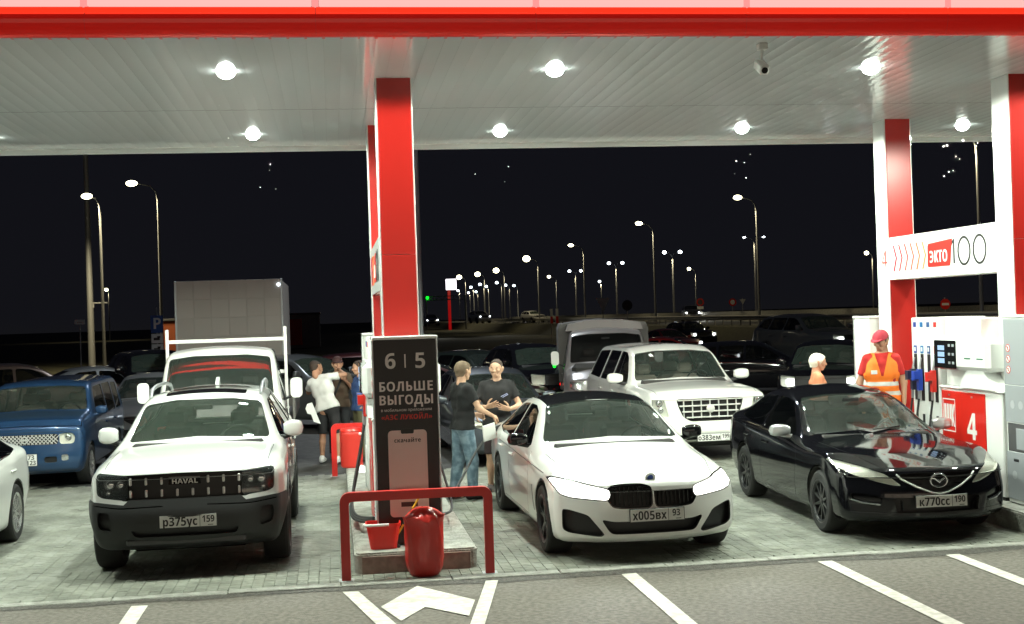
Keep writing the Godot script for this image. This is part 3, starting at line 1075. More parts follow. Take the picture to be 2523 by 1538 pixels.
func dispenser(k: int, cx: float) -> void:
	var num: String = ["5", "4"][k]
	var t := thing("fuel_dispenser", ["white fuel dispenser with black hoses behind the black 6 | 5 panel", "white fuel dispenser with red number 4 door and coloured nozzles"][k], "fuel pump", Vector3(cx, 0.2, -14.2), 0.0, "fuel dispensers")
	var b := MB.new()
	# z here is measured from -14.2; cabinet spans world z -13.0 .. -14.42
	b.box(Vector3(0, 0.60, 0.47), Vector3(0.62, 1.12, 1.40), 0.012)
	part("cabinet", b, M.white, t)
	b = MB.new()
	b.box(Vector3(0, 0.03, 0.47), Vector3(0.58, 0.06, 1.34))
	part("plinth", b, M.black, t)
	b = MB.new()
	b.box(Vector3(0, 1.175, 0.47), Vector3(0.66, 0.03, 1.46), 0.012)
	part("shelf_top", b, M.white_gloss, t)
	b = MB.new()
	b.box(Vector3(0, 1.58, 0.17), Vector3(0.46, 0.80, 0.84), 0.012)
	part("upper_body", b, M.white, t)
	for s in [-1.0, 1.0]:
		b = MB.new()
		b.box(Vector3(s * 0.314, 0.60, 0.30), Vector3(0.012, 1.07, 1.02), 0.004)
		part("red_door", b, M.red, t)
		b = MB.new()
		b.box(Vector3(s * 0.322, 1.085, 0.52), Vector3(0.008, 0.02, 0.03), 0.002)
		b.box(Vector3(s * 0.322, 1.085, -0.02), Vector3(0.008, 0.02, 0.03), 0.002)
		part("door_lock", b, M.steel, t)
		for i in 4:
			b = MB.new()
			b.box(Vector3(s * 0.313, 0.16 + 0.035 * i, 0.98), Vector3(0.008, 0.014, 0.22), 0.002)
			part("vent_slat", b, M.grey, t)
		var B := Basis(Vector3.UP, s * PI / 2)
		text(num, 0.42, M.white, t, Vector3(s * 0.3205, 0.75, 0.50), B, "lettering", true)
		var bz := Vector3(s * 0.3205, 0.85, -0.03)
		var fr := MB.new()
		fr.xf = Transform3D(B, bz)
		for q in [[0, 0.185, 0.30, 0.012], [0, -0.185, 0.30, 0.012], [0.145, 0, 0.012, 0.37], [-0.145, 0, 0.012, 0.37]]:
			fr.box(Vector3(q[0], q[1], 0.001), Vector3(q[2], q[3], 0.002))
		part("emblem_frame", fr, M.white, t)
		# emblem letters L U K as thick strokes
		var em := MB.new()
		em.xf = Transform3D(B, bz)
		for pl in [
			[[-0.115, 0.13], [-0.065, 0.13], [-0.065, -0.07], [-0.03, -0.07], [-0.03, -0.13], [-0.115, -0.13]],
			[[-0.045, 0.13], [-0.005, 0.13], [-0.005, -0.06], [0.015, -0.06], [0.015, 0.13], [0.05, 0.13], [0.05, -0.13], [-0.018, -0.13], [-0.018, -0.055], [-0.045, -0.055]],
			[[0.062, 0.13], [0.085, 0.13], [0.085, 0.03], [0.11, 0.13], [0.135, 0.13], [0.10, 0.0], [0.135, -0.13], [0.11, -0.13], [0.085, -0.03], [0.085, -0.13], [0.062, -0.13]]]:
			var pv := PackedVector2Array()
			for p in pl: pv.append(Vector2(p[0], p[1]))
			em.prism(pv, 0.0, 0.003)
		part("emblem", em, M.white, t)
		# head with display
		b = MB.new()
		b.box(Vector3(s * 0.23, 1.565, 0.42), Vector3(0.34, 0.36, 1.24), 0.05)
		part("head", b, M.white_gloss, t)
		b = MB.new()
		b.box(Vector3(s * 0.402, 1.565, 0.08), Vector3(0.02, 0.325, 0.52), 0.012)
		var disp := part("display", b, M.black_gloss, t)
		for i in 3:
			var db := MB.new()
			db.box(Vector3(s * 0.4135, 1.64 - 0.075 * i, 0.0), Vector3(0.002, 0.055, 0.16))
			part("display_screen", db, glow(Color(0.70, 0.85, 1.0), 0.9), disp)
		for i in 6:
			var db := MB.new()
			db.box(Vector3(s * 0.4135, 1.67 - 0.10 * (i % 3), 0.20 + 0.09 * (i / 3)), Vector3(0.002, 0.03, 0.05))
			part("display_marking", db, M.grey, disp)
		for zz in [0.60, 0.88]:
			var db := MB.new()
			db.box(Vector3(s * 0.401, 1.53, zz), Vector3(0.004, 0.016, 0.14))
			part("card_slot", db, mat(lin(0.03, 0.16, 0.08), 0.4), t)
		b = MB.new()
		var nk := PackedVector2Array([Vector2(0.32, 1.19), Vector2(1.06, 1.19), Vector2(0.98, 1.30), Vector2(0.86, 1.40), Vector2(0.52, 1.40), Vector2(0.40, 1.30)])
		b.xf = Transform3D(Basis(Vector3.UP, -PI / 2), Vector3(0, 0, 0))
		b.prism(nk, -0.36 if s > 0 else 0.06, -0.06 if s > 0 else 0.36)
		part("neck", b, M.white_gloss, t)
	# nozzle tower, world z -14.46 .. -15.2
	b = MB.new()
	b.box(Vector3(0, 1.0, -0.63), Vector3(0.60, 1.98, 0.74), 0.01)
	part("nozzle_tower", b, M.white, t)
	var tints := [lin(0.02, 0.05, 0.30), lin(0.02, 0.16, 0.42), lin(0.03, 0.09, 0.26), lin(0.60, 0.02, 0.012)]
	var handles := [lin(0.02, 0.022, 0.05), lin(0.01, 0.05, 0.38), lin(0.02, 0.022, 0.05), lin(0.62, 0.02, 0.012)]
	for s in [-1.0, 1.0]:
		for i in 4:
			var zz := -0.90 + 0.18 * i
			for q in 2:
				b = MB.new()
				b.box(Vector3(s * 0.303, [1.905, 1.60][q], zz), Vector3(0.006, [0.06, 0.095][q], [0.07, 0.075][q]))
				part("grade_label", b, mat(tints[i], 0.4), t)
			b = MB.new()
			b.box(Vector3(s * 0.305, 1.602, zz), Vector3(0.004, 0.05, 0.04))
			part("grade_mark", b, M.white, t)
			b = MB.new()
			b.box(Vector3(s * 0.301, 1.26, zz), Vector3(0.008, 0.57, 0.075))
			part("holster_slot", b, M.black, t)
			b = MB.new()
			b.box(Vector3(s * 0.301, 0.50, zz), Vector3(0.008, 0.62, 0.055))
			part("hose_slot", b, M.black, t)
			if k == 1 and i == 2:
				continue
			# nozzle: body, lever guard, spout
			var nz := MB.new()
			nz.xf = Transform3D(Basis(Vector3.UP, s * PI / 2), Vector3(s * 0.34, 1.20, zz))
			nz.prism(PackedVector2Array([Vector2(-0.03, 0.16), Vector2(0.03, 0.16), Vector2(0.035, 0.05), Vector2(0.03, -0.10), Vector2(-0.03, -0.10), Vector2(-0.035, 0.05)]), -0.02, 0.03)
			nz.prism(PackedVector2Array([Vector2(-0.04, 0.14), Vector2(0.04, 0.14), Vector2(0.04, 0.04), Vector2(-0.04, 0.02)]), 0.03, 0.09)
			part("nozzle", nz, mat(handles[i], 0.4), t)
			nz = MB.new()
			nz.cyl(Vector3(s * 0.345, 1.36, zz), Vector3(s * 0.315, 1.50, zz), 0.014, 0.012, 8)
			part("spout", nz, M.steel, t)
			nz = MB.new()
			nz.cyl(Vector3(s * 0.355, 1.11, zz), Vector3(s * 0.36, 1.0, zz), 0.018, 0.018, 8)
			part("hose_fitting", nz, M.steel, t)
			if k == 1:
				var hs := PackedVector3Array()
				for j in 17:
					var u := j / 16.0
					hs.append(Vector3(s * (0.36 + 0.10 * sin(u * PI)), 1.0 - 0.75 * sin(u * PI * 0.62), zz + 0.05 * sin(u * PI) - 0.0 * u))
				nz = MB.new()
				nz.tube(hs, PackedFloat32Array([0.014]), 8)
				part("hose", nz, M.rubber, t)
	if k == 0:
		# hoses hanging in long loops towards the front panel
		for i in 3:
			for s in [-1.0, 1.0]:
				if s > 0 and i < 2: continue
				var hs := PackedVector3Array()
				var p0 := Vector3(s * 0.36, 1.02, -0.72 + 0.18 * i)
				var p3 := Vector3(s * 0.33, 0.14 + 0.02 * i, 1.10)
				var p1 := p0 + Vector3(s * (0.10 + 0.05 * i), -0.95, 0.15)
				var p2 := p3 + Vector3(s * (0.42 - 0.06 * i), -0.08, -0.55)
				for j in 25:
					hs.append(p0.bezier_interpolate(p1, p2, p3, j / 24.0))
				var nz := MB.new()
				nz.tube(hs, PackedFloat32Array([0.0145]), 8)
				part("hose", nz, M.rubber, t)
		# the hose in use, from the dispenser to the saloon's filler
		var pts := PackedVector3Array()
		var q0 := Vector3(.34, .30, -.15)
		var q3 := Vector3(1.27, .78, -1.66)
		for j in 21:
			pts.append(q0.bezier_interpolate(q0 + Vector3(.30, -.35, .2), q3 + Vector3(-.45, -.30, .25), q3, j / 20.0))
		var hb := MB.new()
		hb.tube(pts, PackedFloat32Array([0.0145]), 8)
		part("hose", hb, M.rubber, t)
		hb = MB.new()
		hb.cyl(q3, q3 + Vector3(.10, .04, .0), .024, .022, 10)
		hb.box(q3 + Vector3(.06, -.03, 0), Vector3(.10, .05, .03), .008)
		part("nozzle", hb, M.black, t)


# ---------------------------------------------------------------- vehicles: a lofted shell that is cut into panels
class Soup:
	var p := PackedVector3Array()     # three per triangle
	var n := PackedVector3Array()

	func add(a: Vector3, b: Vector3, c: Vector3, na: Vector3, nb: Vector3, nc: Vector3) -> void:
		p.append(a); p.append(b); p.append(c)
		n.append(na); n.append(nb); n.append(nc)

	func mesh() -> ArrayMesh:
		var arr := []
		arr.resize(Mesh.ARRAY_MAX)
		var pp := p.duplicate()
		var nn := n.duplicate()
		for i in range(0, pp.size(), 3):
			var t := pp[i + 1]; pp[i + 1] = pp[i + 2]; pp[i + 2] = t
			t = nn[i + 1]; nn[i + 1] = nn[i + 2]; nn[i + 2] = t
		arr[Mesh.ARRAY_VERTEX] = pp
		arr[Mesh.ARRAY_NORMAL] = nn
		var m := ArrayMesh.new()
		m.add_surface_from_arrays(Mesh.PRIMITIVE_TRIANGLES, arr)
		return m

	func join(o: Soup) -> void:
		p.append_array(o.p)
		n.append_array(o.n)

	func flat2(i: int, ax: int) -> Vector2:
		var q := p[i]
		return Vector2(q.z, q.y) if ax == 0 else (Vector2(q.x, q.z) if ax == 1 else Vector2(q.x, q.y))

	# take out what lies inside the outline seen along ax (0 side, 1 top, 2 front/rear)
	func cut(ax: int, sgn: float, poly: PackedVector2Array, lim := -99.0, facing := 0.08) -> Soup:
		var ins := Soup.new()
		var op := PackedVector3Array()
		var on := PackedVector3Array()
		var lo := poly[0]
		var hi := poly[0]
		for q in poly:
			lo = lo.min(q); hi = hi.max(q)
		for i in range(0, p.size(), 3):
			var a := flat2(i, ax)
			var b := flat2(i + 1, ax)
			var c := flat2(i + 2, ax)
			var away := minf(a.x, minf(b.x, c.x)) > hi.x or maxf(a.x, maxf(b.x, c.x)) < lo.x or minf(a.y, minf(b.y, c.y)) > hi.y or maxf(a.y, maxf(b.y, c.y)) < lo.y
			if not away:
				var mid := (p[i] + p[i + 1] + p[i + 2]) / 3.0
				var nm := n[i] + n[i + 1] + n[i + 2]
				away = mid[ax] * sgn < lim or nm[ax] * sgn < facing
			if away:
				for k in 3:
					op.append(p[i + k]); on.append(n[i + k])
				continue
			split(i, a, b, c, poly, ins, op, on)
		p = op
		n = on
		return ins

	func split(i: int, a: Vector2, b: Vector2, c: Vector2, poly: PackedVector2Array, ins: Soup, op: PackedVector3Array, on: PackedVector3Array) -> void:
		var tr := PackedVector2Array([a, b, c])
		var area := (b - a).cross(c - a)
		if absf(area) < 1e-9:
			for k in 3:
				op.append(p[i + k]); on.append(n[i + k])
			return
		if area < 0: tr = PackedVector2Array([a, c, b])
		var inside := Geometry2D.intersect_polygons(tr, poly)
		if inside.is_empty():
			for k in 3:
				op.append(p[i + k]); on.append(n[i + k])
			return
		var outside := Geometry2D.clip_polygons(tr, poly)
		if outside.is_empty():
			for k in 3:
				ins.p.append(p[i + k]); ins.n.append(n[i + k])
			return
		for w in 2:
			var holes := []
			for pl in [inside, outside][w]:
				if Geometry2D.is_polygon_clockwise(pl):
					holes.append(pl)
			for pl in [inside, outside][w]:
				if Geometry2D.is_polygon_clockwise(pl): continue
				var ix := Geometry2D.triangulate_polygon(pl)
				for j in range(0, ix.size(), 3):
					var v3 := []
					var n3 := []
					for k in 3:
						var q: Vector2 = pl[ix[j + k]]
						var u := (q - a).cross(c - a) / area
						var t := (b - a).cross(q - a) / area
						v3.append(p[i] * (1.0 - u - t) + p[i + 1] * u + p[i + 2] * t)
						n3.append((n[i] * (1.0 - u - t) + n[i + 1] * u + n[i + 2] * t).normalized())
					var o: Vector2 = (pl[ix[j + 1]] - pl[ix[j]]).cross(pl[ix[j + 2]] - pl[ix[j]]) * Vector2(1, 0)
					if o.x * area < 0:
						var tt = v3[1]; v3[1] = v3[2]; v3[2] = tt
						tt = n3[1]; n3[1] = n3[2]; n3[2] = tt
					for k in 3:
						if w == 0: ins.p.append(v3[k]); ins.n.append(n3[k])
						else: op.append(v3[k]); on.append(n3[k])

	# keep the largest connected piece here, hand back the rest
	func largest() -> Soup:
		var id := {}
		var up := PackedInt32Array()
		for i in p.size():
			var key := Vector3i((p[i] * 2000.0).round())
			if not id.has(key):
				id[key] = up.size()
				up.append(up.size())
		var find := func(a: int) -> int:
			while up[a] != a: a = up[a]
			return a
		for i in range(0, p.size(), 3):
			var r0: int = find.call(id[Vector3i((p[i] * 2000.0).round())])
			for k in [1, 2]:
				var r1: int = find.call(id[Vector3i((p[i + k] * 2000.0).round())])
				if r1 != r0: up[r1] = r0
		var area := {}
		var root := PackedInt32Array()
		for i in range(0, p.size(), 3):
			var r0: int = find.call(id[Vector3i((p[i] * 2000.0).round())])
			root.append(r0)
			area[r0] = area.get(r0, 0.0) + (p[i + 1] - p[i]).cross(p[i + 2] - p[i]).length()
		var best := -1
		for r0 in area:
			if best < 0 or area[r0] > area[best]: best = r0
		var rest := Soup.new()
		var keep := Soup.new()
		for j in root.size():
			var d := keep if root[j] == best else rest
			for k in 3:
				d.p.append(p[j * 3 + k])
				d.n.append(n[j * 3 + k])
		p = keep.p
		n = keep.n
		return rest

	# push inwards along dir (or the normals) and close the rim with a skirt
	func sunk(d: float, dir := Vector3.ZERO, skirt := true) -> Soup:
		var o := Soup.new()
		var edges := {}
		for i in range(0, p.size(), 3):
			for k in 3:
				var q := p[i + k]
				var m := -n[i + k] if dir == Vector3.ZERO else dir
				o.p.append(q + m * d)
				o.n.append(n[i + k])
			if skirt:
				for k in 3:
					var a := Vector3i((p[i + k] * 2000.0).round())
					var b := Vector3i((p[i + (k + 1) % 3] * 2000.0).round())
					if edges.has([b, a]): edges.erase([b, a])
					else: edges[[a, b]] = [i + k, i + (k + 1) % 3]
		if skirt:
			for e in edges.values():
				var a: Vector3 = p[e[0]]
				var b: Vector3 = p[e[1]]
				var a2: Vector3 = o.p[e[0]]
				var b2: Vector3 = o.p[e[1]]
				var nn := (b - a).cross(a2 - a).normalized()
				if nn.length() < 0.5: continue
				o.add(a, b2, b, -nn, -nn, -nn)
				o.add(a, a2, b2, -nn, -nn, -nn)
		return o


func pchip(xs: PackedFloat32Array, ys: PackedFloat32Array, x: float) -> float:
	# monotone cubic through (xs rising, ys)
	var m := xs.size()
	if x <= xs[0]: return ys[0]
	if x >= xs[m - 1]: return ys[m - 1]
	var i := 0
	while x > xs[i + 1]: i += 1
	var h := xs[i + 1] - xs[i]
	var d := (ys[i + 1] - ys[i]) / h
	var d0 := d
	var d1 := d
	if i > 0:
		var dp := (ys[i] - ys[i - 1]) / (xs[i] - xs[i - 1])
		d0 = 0.0 if dp * d <= 0 else 2.0 * dp * d / (dp + d)
	if i < m - 2:
		var dn := (ys[i + 2] - ys[i + 1]) / (xs[i + 2] - xs[i + 1])
		d1 = 0.0 if dn * d <= 0 else 2.0 * dn * d / (dn + d)
	var t := (x - xs[i]) / h
	return ys[i] + h * (d0 * t + (3.0 * d - 2.0 * d0 - d1) * t * t + (d0 + d1 - 2.0 * d) * t * t * t)


# half section through the control points, corners rounded
func section(r: PackedFloat32Array, rad: Array) -> PackedVector2Array:
	# r: yb wb ym wm ys ws ye we yt
	var C := [Vector2(0, r[0]), Vector2(r[1], r[0]), Vector2(r[3], r[2]), Vector2(r[5], r[4]), Vector2(r[7], r[6])]
	var top := Vector2(r[7] * 0.75, lerpf(r[6], r[8], 1.0 - 0.5625))
	C.append(top)
	var out := PackedVector2Array()
	out.append(C[0])
	var last: Vector2 = C[0]
	var segs := [3, 4, 4, 5, 2]
	for k in range(1, 5):
		var a: Vector2 = C[k - 1]
		var b: Vector2 = C[k]
		var c: Vector2 = C[k + 1]
		var la := a.distance_to(b)
		var lc := b.distance_to(c)
		var q := minf(rad[k - 1], minf(la * 0.48, lc * (0.48 if k < 4 else 0.9)))
		var s := b + (a - b) * (q / maxf(la, 1e-5))
		var e := b + (c - b) * (q / maxf(lc, 1e-5))
		for i in range(1, segs[k - 1] + 1):
			out.append(last.lerp(s, float(i) / segs[k - 1]))
		for i in range(1, 5):
			var t := i / 4.0
			out.append(s.lerp(b, t).lerp(b.lerp(e, t), t))
		last = e
	# crown: parabola from the last point to the centre line
	var x0 := last.x
	for i in range(1, 11):
		var x := x0 * (1.0 - i / 10.0)
		var t := (x / maxf(r[7], 1e-4))
		var y := r[8] - (r[8] - r[6]) * t * t
		var y_at := r[8] - (r[8] - r[6]) * pow(x0 / maxf(r[7], 1e-4), 2.0)
		out.append(Vector2(x, y + (last.y - y_at) * (x / maxf(x0, 1e-4))))
	return out


func shell(sp: Dictionary) -> Soup:
	var rows: Array = sp.rows.duplicate(true)
	var cnt := rows.size()
	if not sp.has("nose_r"):
		rows[0][0] -= .05
		rows[cnt - 1][0] += .05
	var xs := PackedFloat32Array()
	var cols := []
	for c in 9: cols.append(PackedFloat32Array())
	for i in range(cnt - 1, -1, -1):     # rows run front to rear
		xs.append(rows[i][0])
		for c in 9: cols[c].append(rows[i][c + 1])
	var zs := PackedFloat32Array()
	for i in cnt - 1:
		var k := maxi(2, int(ceil((xs[i + 1] - xs[i]) / 0.075)))
		for j in k: zs.append(lerpf(xs[i], xs[i + 1], float(j) / k))
	zs.append(xs[cnt - 1])
	var rings := []
	for z in zs:
		var r := PackedFloat32Array()
		for c in 9: r.append(pchip(xs, cols[c], z))
		rings.append(section(r, sp.rad))
	var np: int = rings[0].size()
	# round both ends: extra rings that shrink towards the cap
	for e in 2:
		var rn: float = sp.get("nose_r", .05)
		var ring: PackedVector2Array = rings[0] if e == 0 else rings[rings.size() - 1]
		var z: float = zs[0] if e == 0 else zs[zs.size() - 1]
		var sg := -1.0 if e == 0 else 1.0
		for i in range(1, 6):
			var a := PI / 2 * i / 5.0
			var nr := PackedVector2Array()
			for j in np:
				var t := ring[mini(j + 1, np - 1)] - ring[maxi(j - 1, 0)]
				var nn := Vector2(t.y, -t.x).normalized()
				var q := ring[j] - nn * rn * (1.0 - cos(a))
				q.x = maxf(q.x, 0.0) if j > 0 and j < np - 1 else 0.0
				nr.append(q)
			if e == 0:
				rings.insert(0, nr); zs.insert(0, z + sg * rn * sin(a))
			else:
				rings.append(nr); zs.append(z + sg * rn * sin(a))
	var pts := []    # grid of 3D points, both halves
	for i in zs.size():
		var ring := PackedVector3Array()
		for j in np: ring.append(Vector3(rings[i][j].x, rings[i][j].y, zs[i]))
		for j in range(np - 2, 0, -1): ring.append(Vector3(-rings[i][j].x, rings[i][j].y, zs[i]))
		pts.append(ring)
	var tris := PackedVector3Array()
	var m: int = pts[0].size()
	for i in zs.size() - 1:
		for j in m:
			var k := (j + 1) % m
			var a: Vector3 = pts[i][j]
			var b: Vector3 = pts[i][k]
			var c: Vector3 = pts[i + 1][k]
			var d: Vector3 = pts[i + 1][j]
			tris.append(a); tris.append(b); tris.append(c)
			tris.append(a); tris.append(c); tris.append(d)
	for e in 2:
		var ring: PackedVector2Array = rings[0] if e == 0 else rings[zs.size() - 1]
		var z: float = zs[0] if e == 0 else zs[zs.size() - 1]
		var nx := 22
		for j in np - 1:
			for i in nx:
				var u0 := lerpf(-1, 1, float(i) / nx)
				var u1 := lerpf(-1, 1, float(i + 1) / nx)
				var a := Vector3(ring[j].x * u0, ring[j].y, z)
				var b := Vector3(ring[j].x * u1, ring[j].y, z)
				var c := Vector3(ring[j + 1].x * u1, ring[j + 1].y, z)
				var d := Vector3(ring[j + 1].x * u0, ring[j + 1].y, z)
				if e == 1:
					tris.append(a); tris.append(b); tris.append(c)
					tris.append(a); tris.append(c); tris.append(d)
				else:
					tris.append(a); tris.append(c); tris.append(b)
					tris.append(a); tris.append(d); tris.append(c)
	# bend the nose and the tail in plan and in profile
	for q in ["front", "rear"]:
		if not sp.has(q): continue
		var D: Dictionary = sp[q]
		var s := 1.0 if q == "front" else -1.0
		var zf: float = (rows[0][0] if q == "front" else -rows[cnt - 1][0]) + sp.get("nose_r", .05)
		var py := PackedFloat32Array()
		var pd := PackedFloat32Array()
		for e in D.prof:
			py.append(e[0]); pd.append(e[1])
		var ln: float = D.len
		for i in tris.size():
			var v := tris[i]
			var t := smoothstep(zf - ln, zf, v.z * s)
			if t > 0.0:
				var k := pow(absf(v.x) / D.w, D.get("pow", 2.2))
				v.z -= s * t * (D.bow * k + pchip(py, pd, v.y))
				tris[i] = v
	return smooth_soup(tris, sp.get("crease", 0.80))


func smooth_soup(tris: PackedVector3Array, crease: float) -> Soup:
	var s := Soup.new()
	var fn := PackedVector3Array()
	var at := {}
	var keep := PackedVector3Array()
	for i in range(0, tris.size(), 3):
		var m := (tris[i + 1] - tris[i]).cross(tris[i + 2] - tris[i])
		if m.length() < 1e-8: continue
		var f := fn.size()
		fn.append(m)
		for k in 3:
			var q := tris[i + k]
			keep.append(q)
			var key := Vector3i((q * 4000.0).round())
			if at.has(key): at[key].append(f)
			else: at[key] = PackedInt32Array([f])
	for f in fn.size():
		var own := fn[f].normalized()
		for k in 3:
			var q := keep[f * 3 + k]
			var sum := Vector3.ZERO
			for g in at[Vector3i((q * 4000.0).round())]:
				if fn[g].normalized().dot(own) > crease: sum += fn[g]
			s.p.append(q)
			s.n.append(sum.normalized())
	return s


func P2(a: Array) -> PackedVector2Array:
	var o := PackedVector2Array()
	for q in a: o.append(Vector2(q[0], q[1]))
	if Geometry2D.is_polygon_clockwise(o): o.reverse()
	return o


func flip2(a: PackedVector2Array) -> PackedVector2Array:
	var o := PackedVector2Array()
	for q in a: o.append(Vector2(-q.x, q.y))
	o.reverse()
	return o


func circle2(c: Vector2, r: float, k := 28) -> PackedVector2Array:
	var o := PackedVector2Array()
	for i in k: o.append(c + Vector2(cos(TAU * i / k), sin(TAU * i / k)) * r)
	return o


# smooth closed outline through the given points
func soft(a: Array, k := 5) -> PackedVector2Array:
	var o := PackedVector2Array()
	var m := a.size()
	for i in m:
		var p0 := Vector2(a[(i + m - 1) % m][0], a[(i + m - 1) % m][1])
		var p1 := Vector2(a[i][0], a[i][1])
		var p2 := Vector2(a[(i + 1) % m][0], a[(i + 1) % m][1])
		var d := 0.3
		var s := p1 + (p0 - p1) * minf(d, 0.05 / maxf(p0.distance_to(p1), 1e-4))
		var e := p1 + (p2 - p1) * minf(d, 0.05 / maxf(p2.distance_to(p1), 1e-4))
		for j in k:
			var t := float(j) / (k - 1)
			o.append(s.lerp(p1, t).lerp(p1.lerp(e, t), t))
	if Geometry2D.is_polygon_clockwise(o): o.reverse()
	return o


var wheel_cache := {}


func wheel(style: String, r: float, w: float, rim: Material) -> Node3D:
	# axle along x, outer face towards +x, centred on the hub
	var key := "%s_%.3f_%.3f_%d" % [style, r, w, rim.get_instance_id()]
	if not wheel_cache.has(key):
		var t := Node3D.new()
		var rr := r * (0.70 if style != "plain" else 0.60)
		var X := Transform3D(Basis(Vector3.BACK, -PI / 2), Vector3.ZERO)   # lathe axis y to x
		var b := MB.new()
		b.xf = X
		var prof := PackedVector2Array()
		for q in [[rr, -0.5], [rr + 0.02, -0.52], [r * 0.90, -0.53], [r * 0.965, -0.46], [r * 0.992, -0.36], [r, -0.2], [r, 0.2], [r * 0.992, 0.36], [r * 0.965, 0.46], [r * 0.90, 0.53], [rr + 0.02, 0.52], [rr, 0.5], [rr - 0.01, 0.40], [rr - 0.02, -0.4], [rr, -0.5]]:
			prof.append(Vector2(q[0], q[1] * w))
		b.lathe(prof, 36)
		part("tyre", b, M.tyre, t)
		b = MB.new()
		b.xf = X
		b.lathe(PackedVector2Array([Vector2(rr + 0.004, w * 0.50), Vector2(rr - 0.012, w * 0.52), Vector2(rr - 0.03, w * 0.44), Vector2(rr - 0.045, 0.0), Vector2(rr - 0.04, -w * 0.4)]), 36)
		# brake disc and backing
		b.lathe(PackedVector2Array([Vector2(0.0, w * 0.02), Vector2(rr * 0.62, w * 0.02)]), 24)
		part("rim", b, rim, t)
		b = MB.new()
		var spokes: int = {"five": 5, "multi": 10, "double": 10, "six": 6, "plain": 0}[style]
		for i in spokes:
			var a := TAU * i / spokes
			if style == "double": a = TAU * (i / 2) / 5.0 + (0.16 if i % 2 else -0.16)
			b.xf = Transform3D(Basis(Vector3.RIGHT, a), Vector3.ZERO)
			var sw := rr * (0.17 if style == "five" or style == "six" else 0.085)
			var o := w * 0.40
			b.quad(Vector3(o, rr * 0.12, sw * 0.8), Vector3(o, rr * 0.12, -sw * 0.8), Vector3(o + 0.012, rr - 0.02, -sw * 0.55), Vector3(o + 0.012, rr - 0.02, sw * 0.55))
			b.quad(Vector3(o - 0.05, rr * 0.12, sw), Vector3(o, rr * 0.12, sw * 0.8), Vector3(o + 0.012, rr - 0.02, sw * 0.55), Vector3(o - 0.04, rr - 0.02, sw * 0.7))
			b.quad(Vector3(o, rr * 0.12, -sw * 0.8), Vector3(o - 0.05, rr * 0.12, -sw), Vector3(o - 0.04, rr - 0.02, -sw * 0.7), Vector3(o + 0.012, rr - 0.02, -sw * 0.55))
		b.xf = X
		if style == "plain":
			b.lathe(PackedVector2Array([Vector2(0.0, w * 0.30), Vector2(rr * 0.35, w * 0.30), Vector2(rr * 0.5, w * 0.12), Vector2(rr - 0.02, w * 0.2)]), 28)
		else:
			b.lathe(PackedVector2Array([Vector2(0.0, w * 0.45), Vector2(rr * 0.13, w * 0.44), Vector2(rr * 0.20, w * 0.38), Vector2(rr * 0.22, w * 0.1)]), 20)
		part("spokes", b, rim, t)
		wheel_cache[key] = t
	return wheel_cache[key].duplicate()


func plate(o: Node3D, at: Vector3, tilt: float, s1: String, s2: String, two_line := false) -> void:
	var p := Node3D.new()
	p.name = "number_plate"
	o.add_child(p, true)
	p.position = at
	p.rotation.x = tilt
	var w := 0.29 if two_line else 0.52
	var h := 0.17 if two_line else 0.112
	var b := MB.new()
	b.box(Vector3(0, 0, -0.004), Vector3(w + 0.014, h + 0.014, 0.01), 0.003)
	part("plate_frame", b, M.black, p)
	b = MB.new()
	b.box(Vector3(0, 0, 0.0), Vector3(w, h, 0.006), 0.001)
	part("plate_face", b, M.plate, p)
	if two_line:
		text(s1, 0.095, M.ink, p, Vector3(0, 0.038, 0.0035), Basis(), "lettering", true, 0.95)
		text(s2, 0.090, M.ink, p, Vector3(0, -0.042, 0.0035), Basis(), "lettering", true, 0.95)
		return
	text(s1, 0.112, M.ink, p, Vector3(-0.075, -0.003, 0.0035), Basis(), "lettering", true, 0.88)
	text(s2, 0.085, M.ink, p, Vector3(0.185, 0.012, 0.0035), Basis(), "lettering", true, 0.84)
	b = MB.new()
	b.box(Vector3(0.108, 0, 0.0035), Vector3(0.004, h, 0.001))
	b.box(Vector3(0.205, -0.042, 0.0035), Vector3(0.05, 0.006, 0.001))
	part("plate_mark", b, M.ink, p)


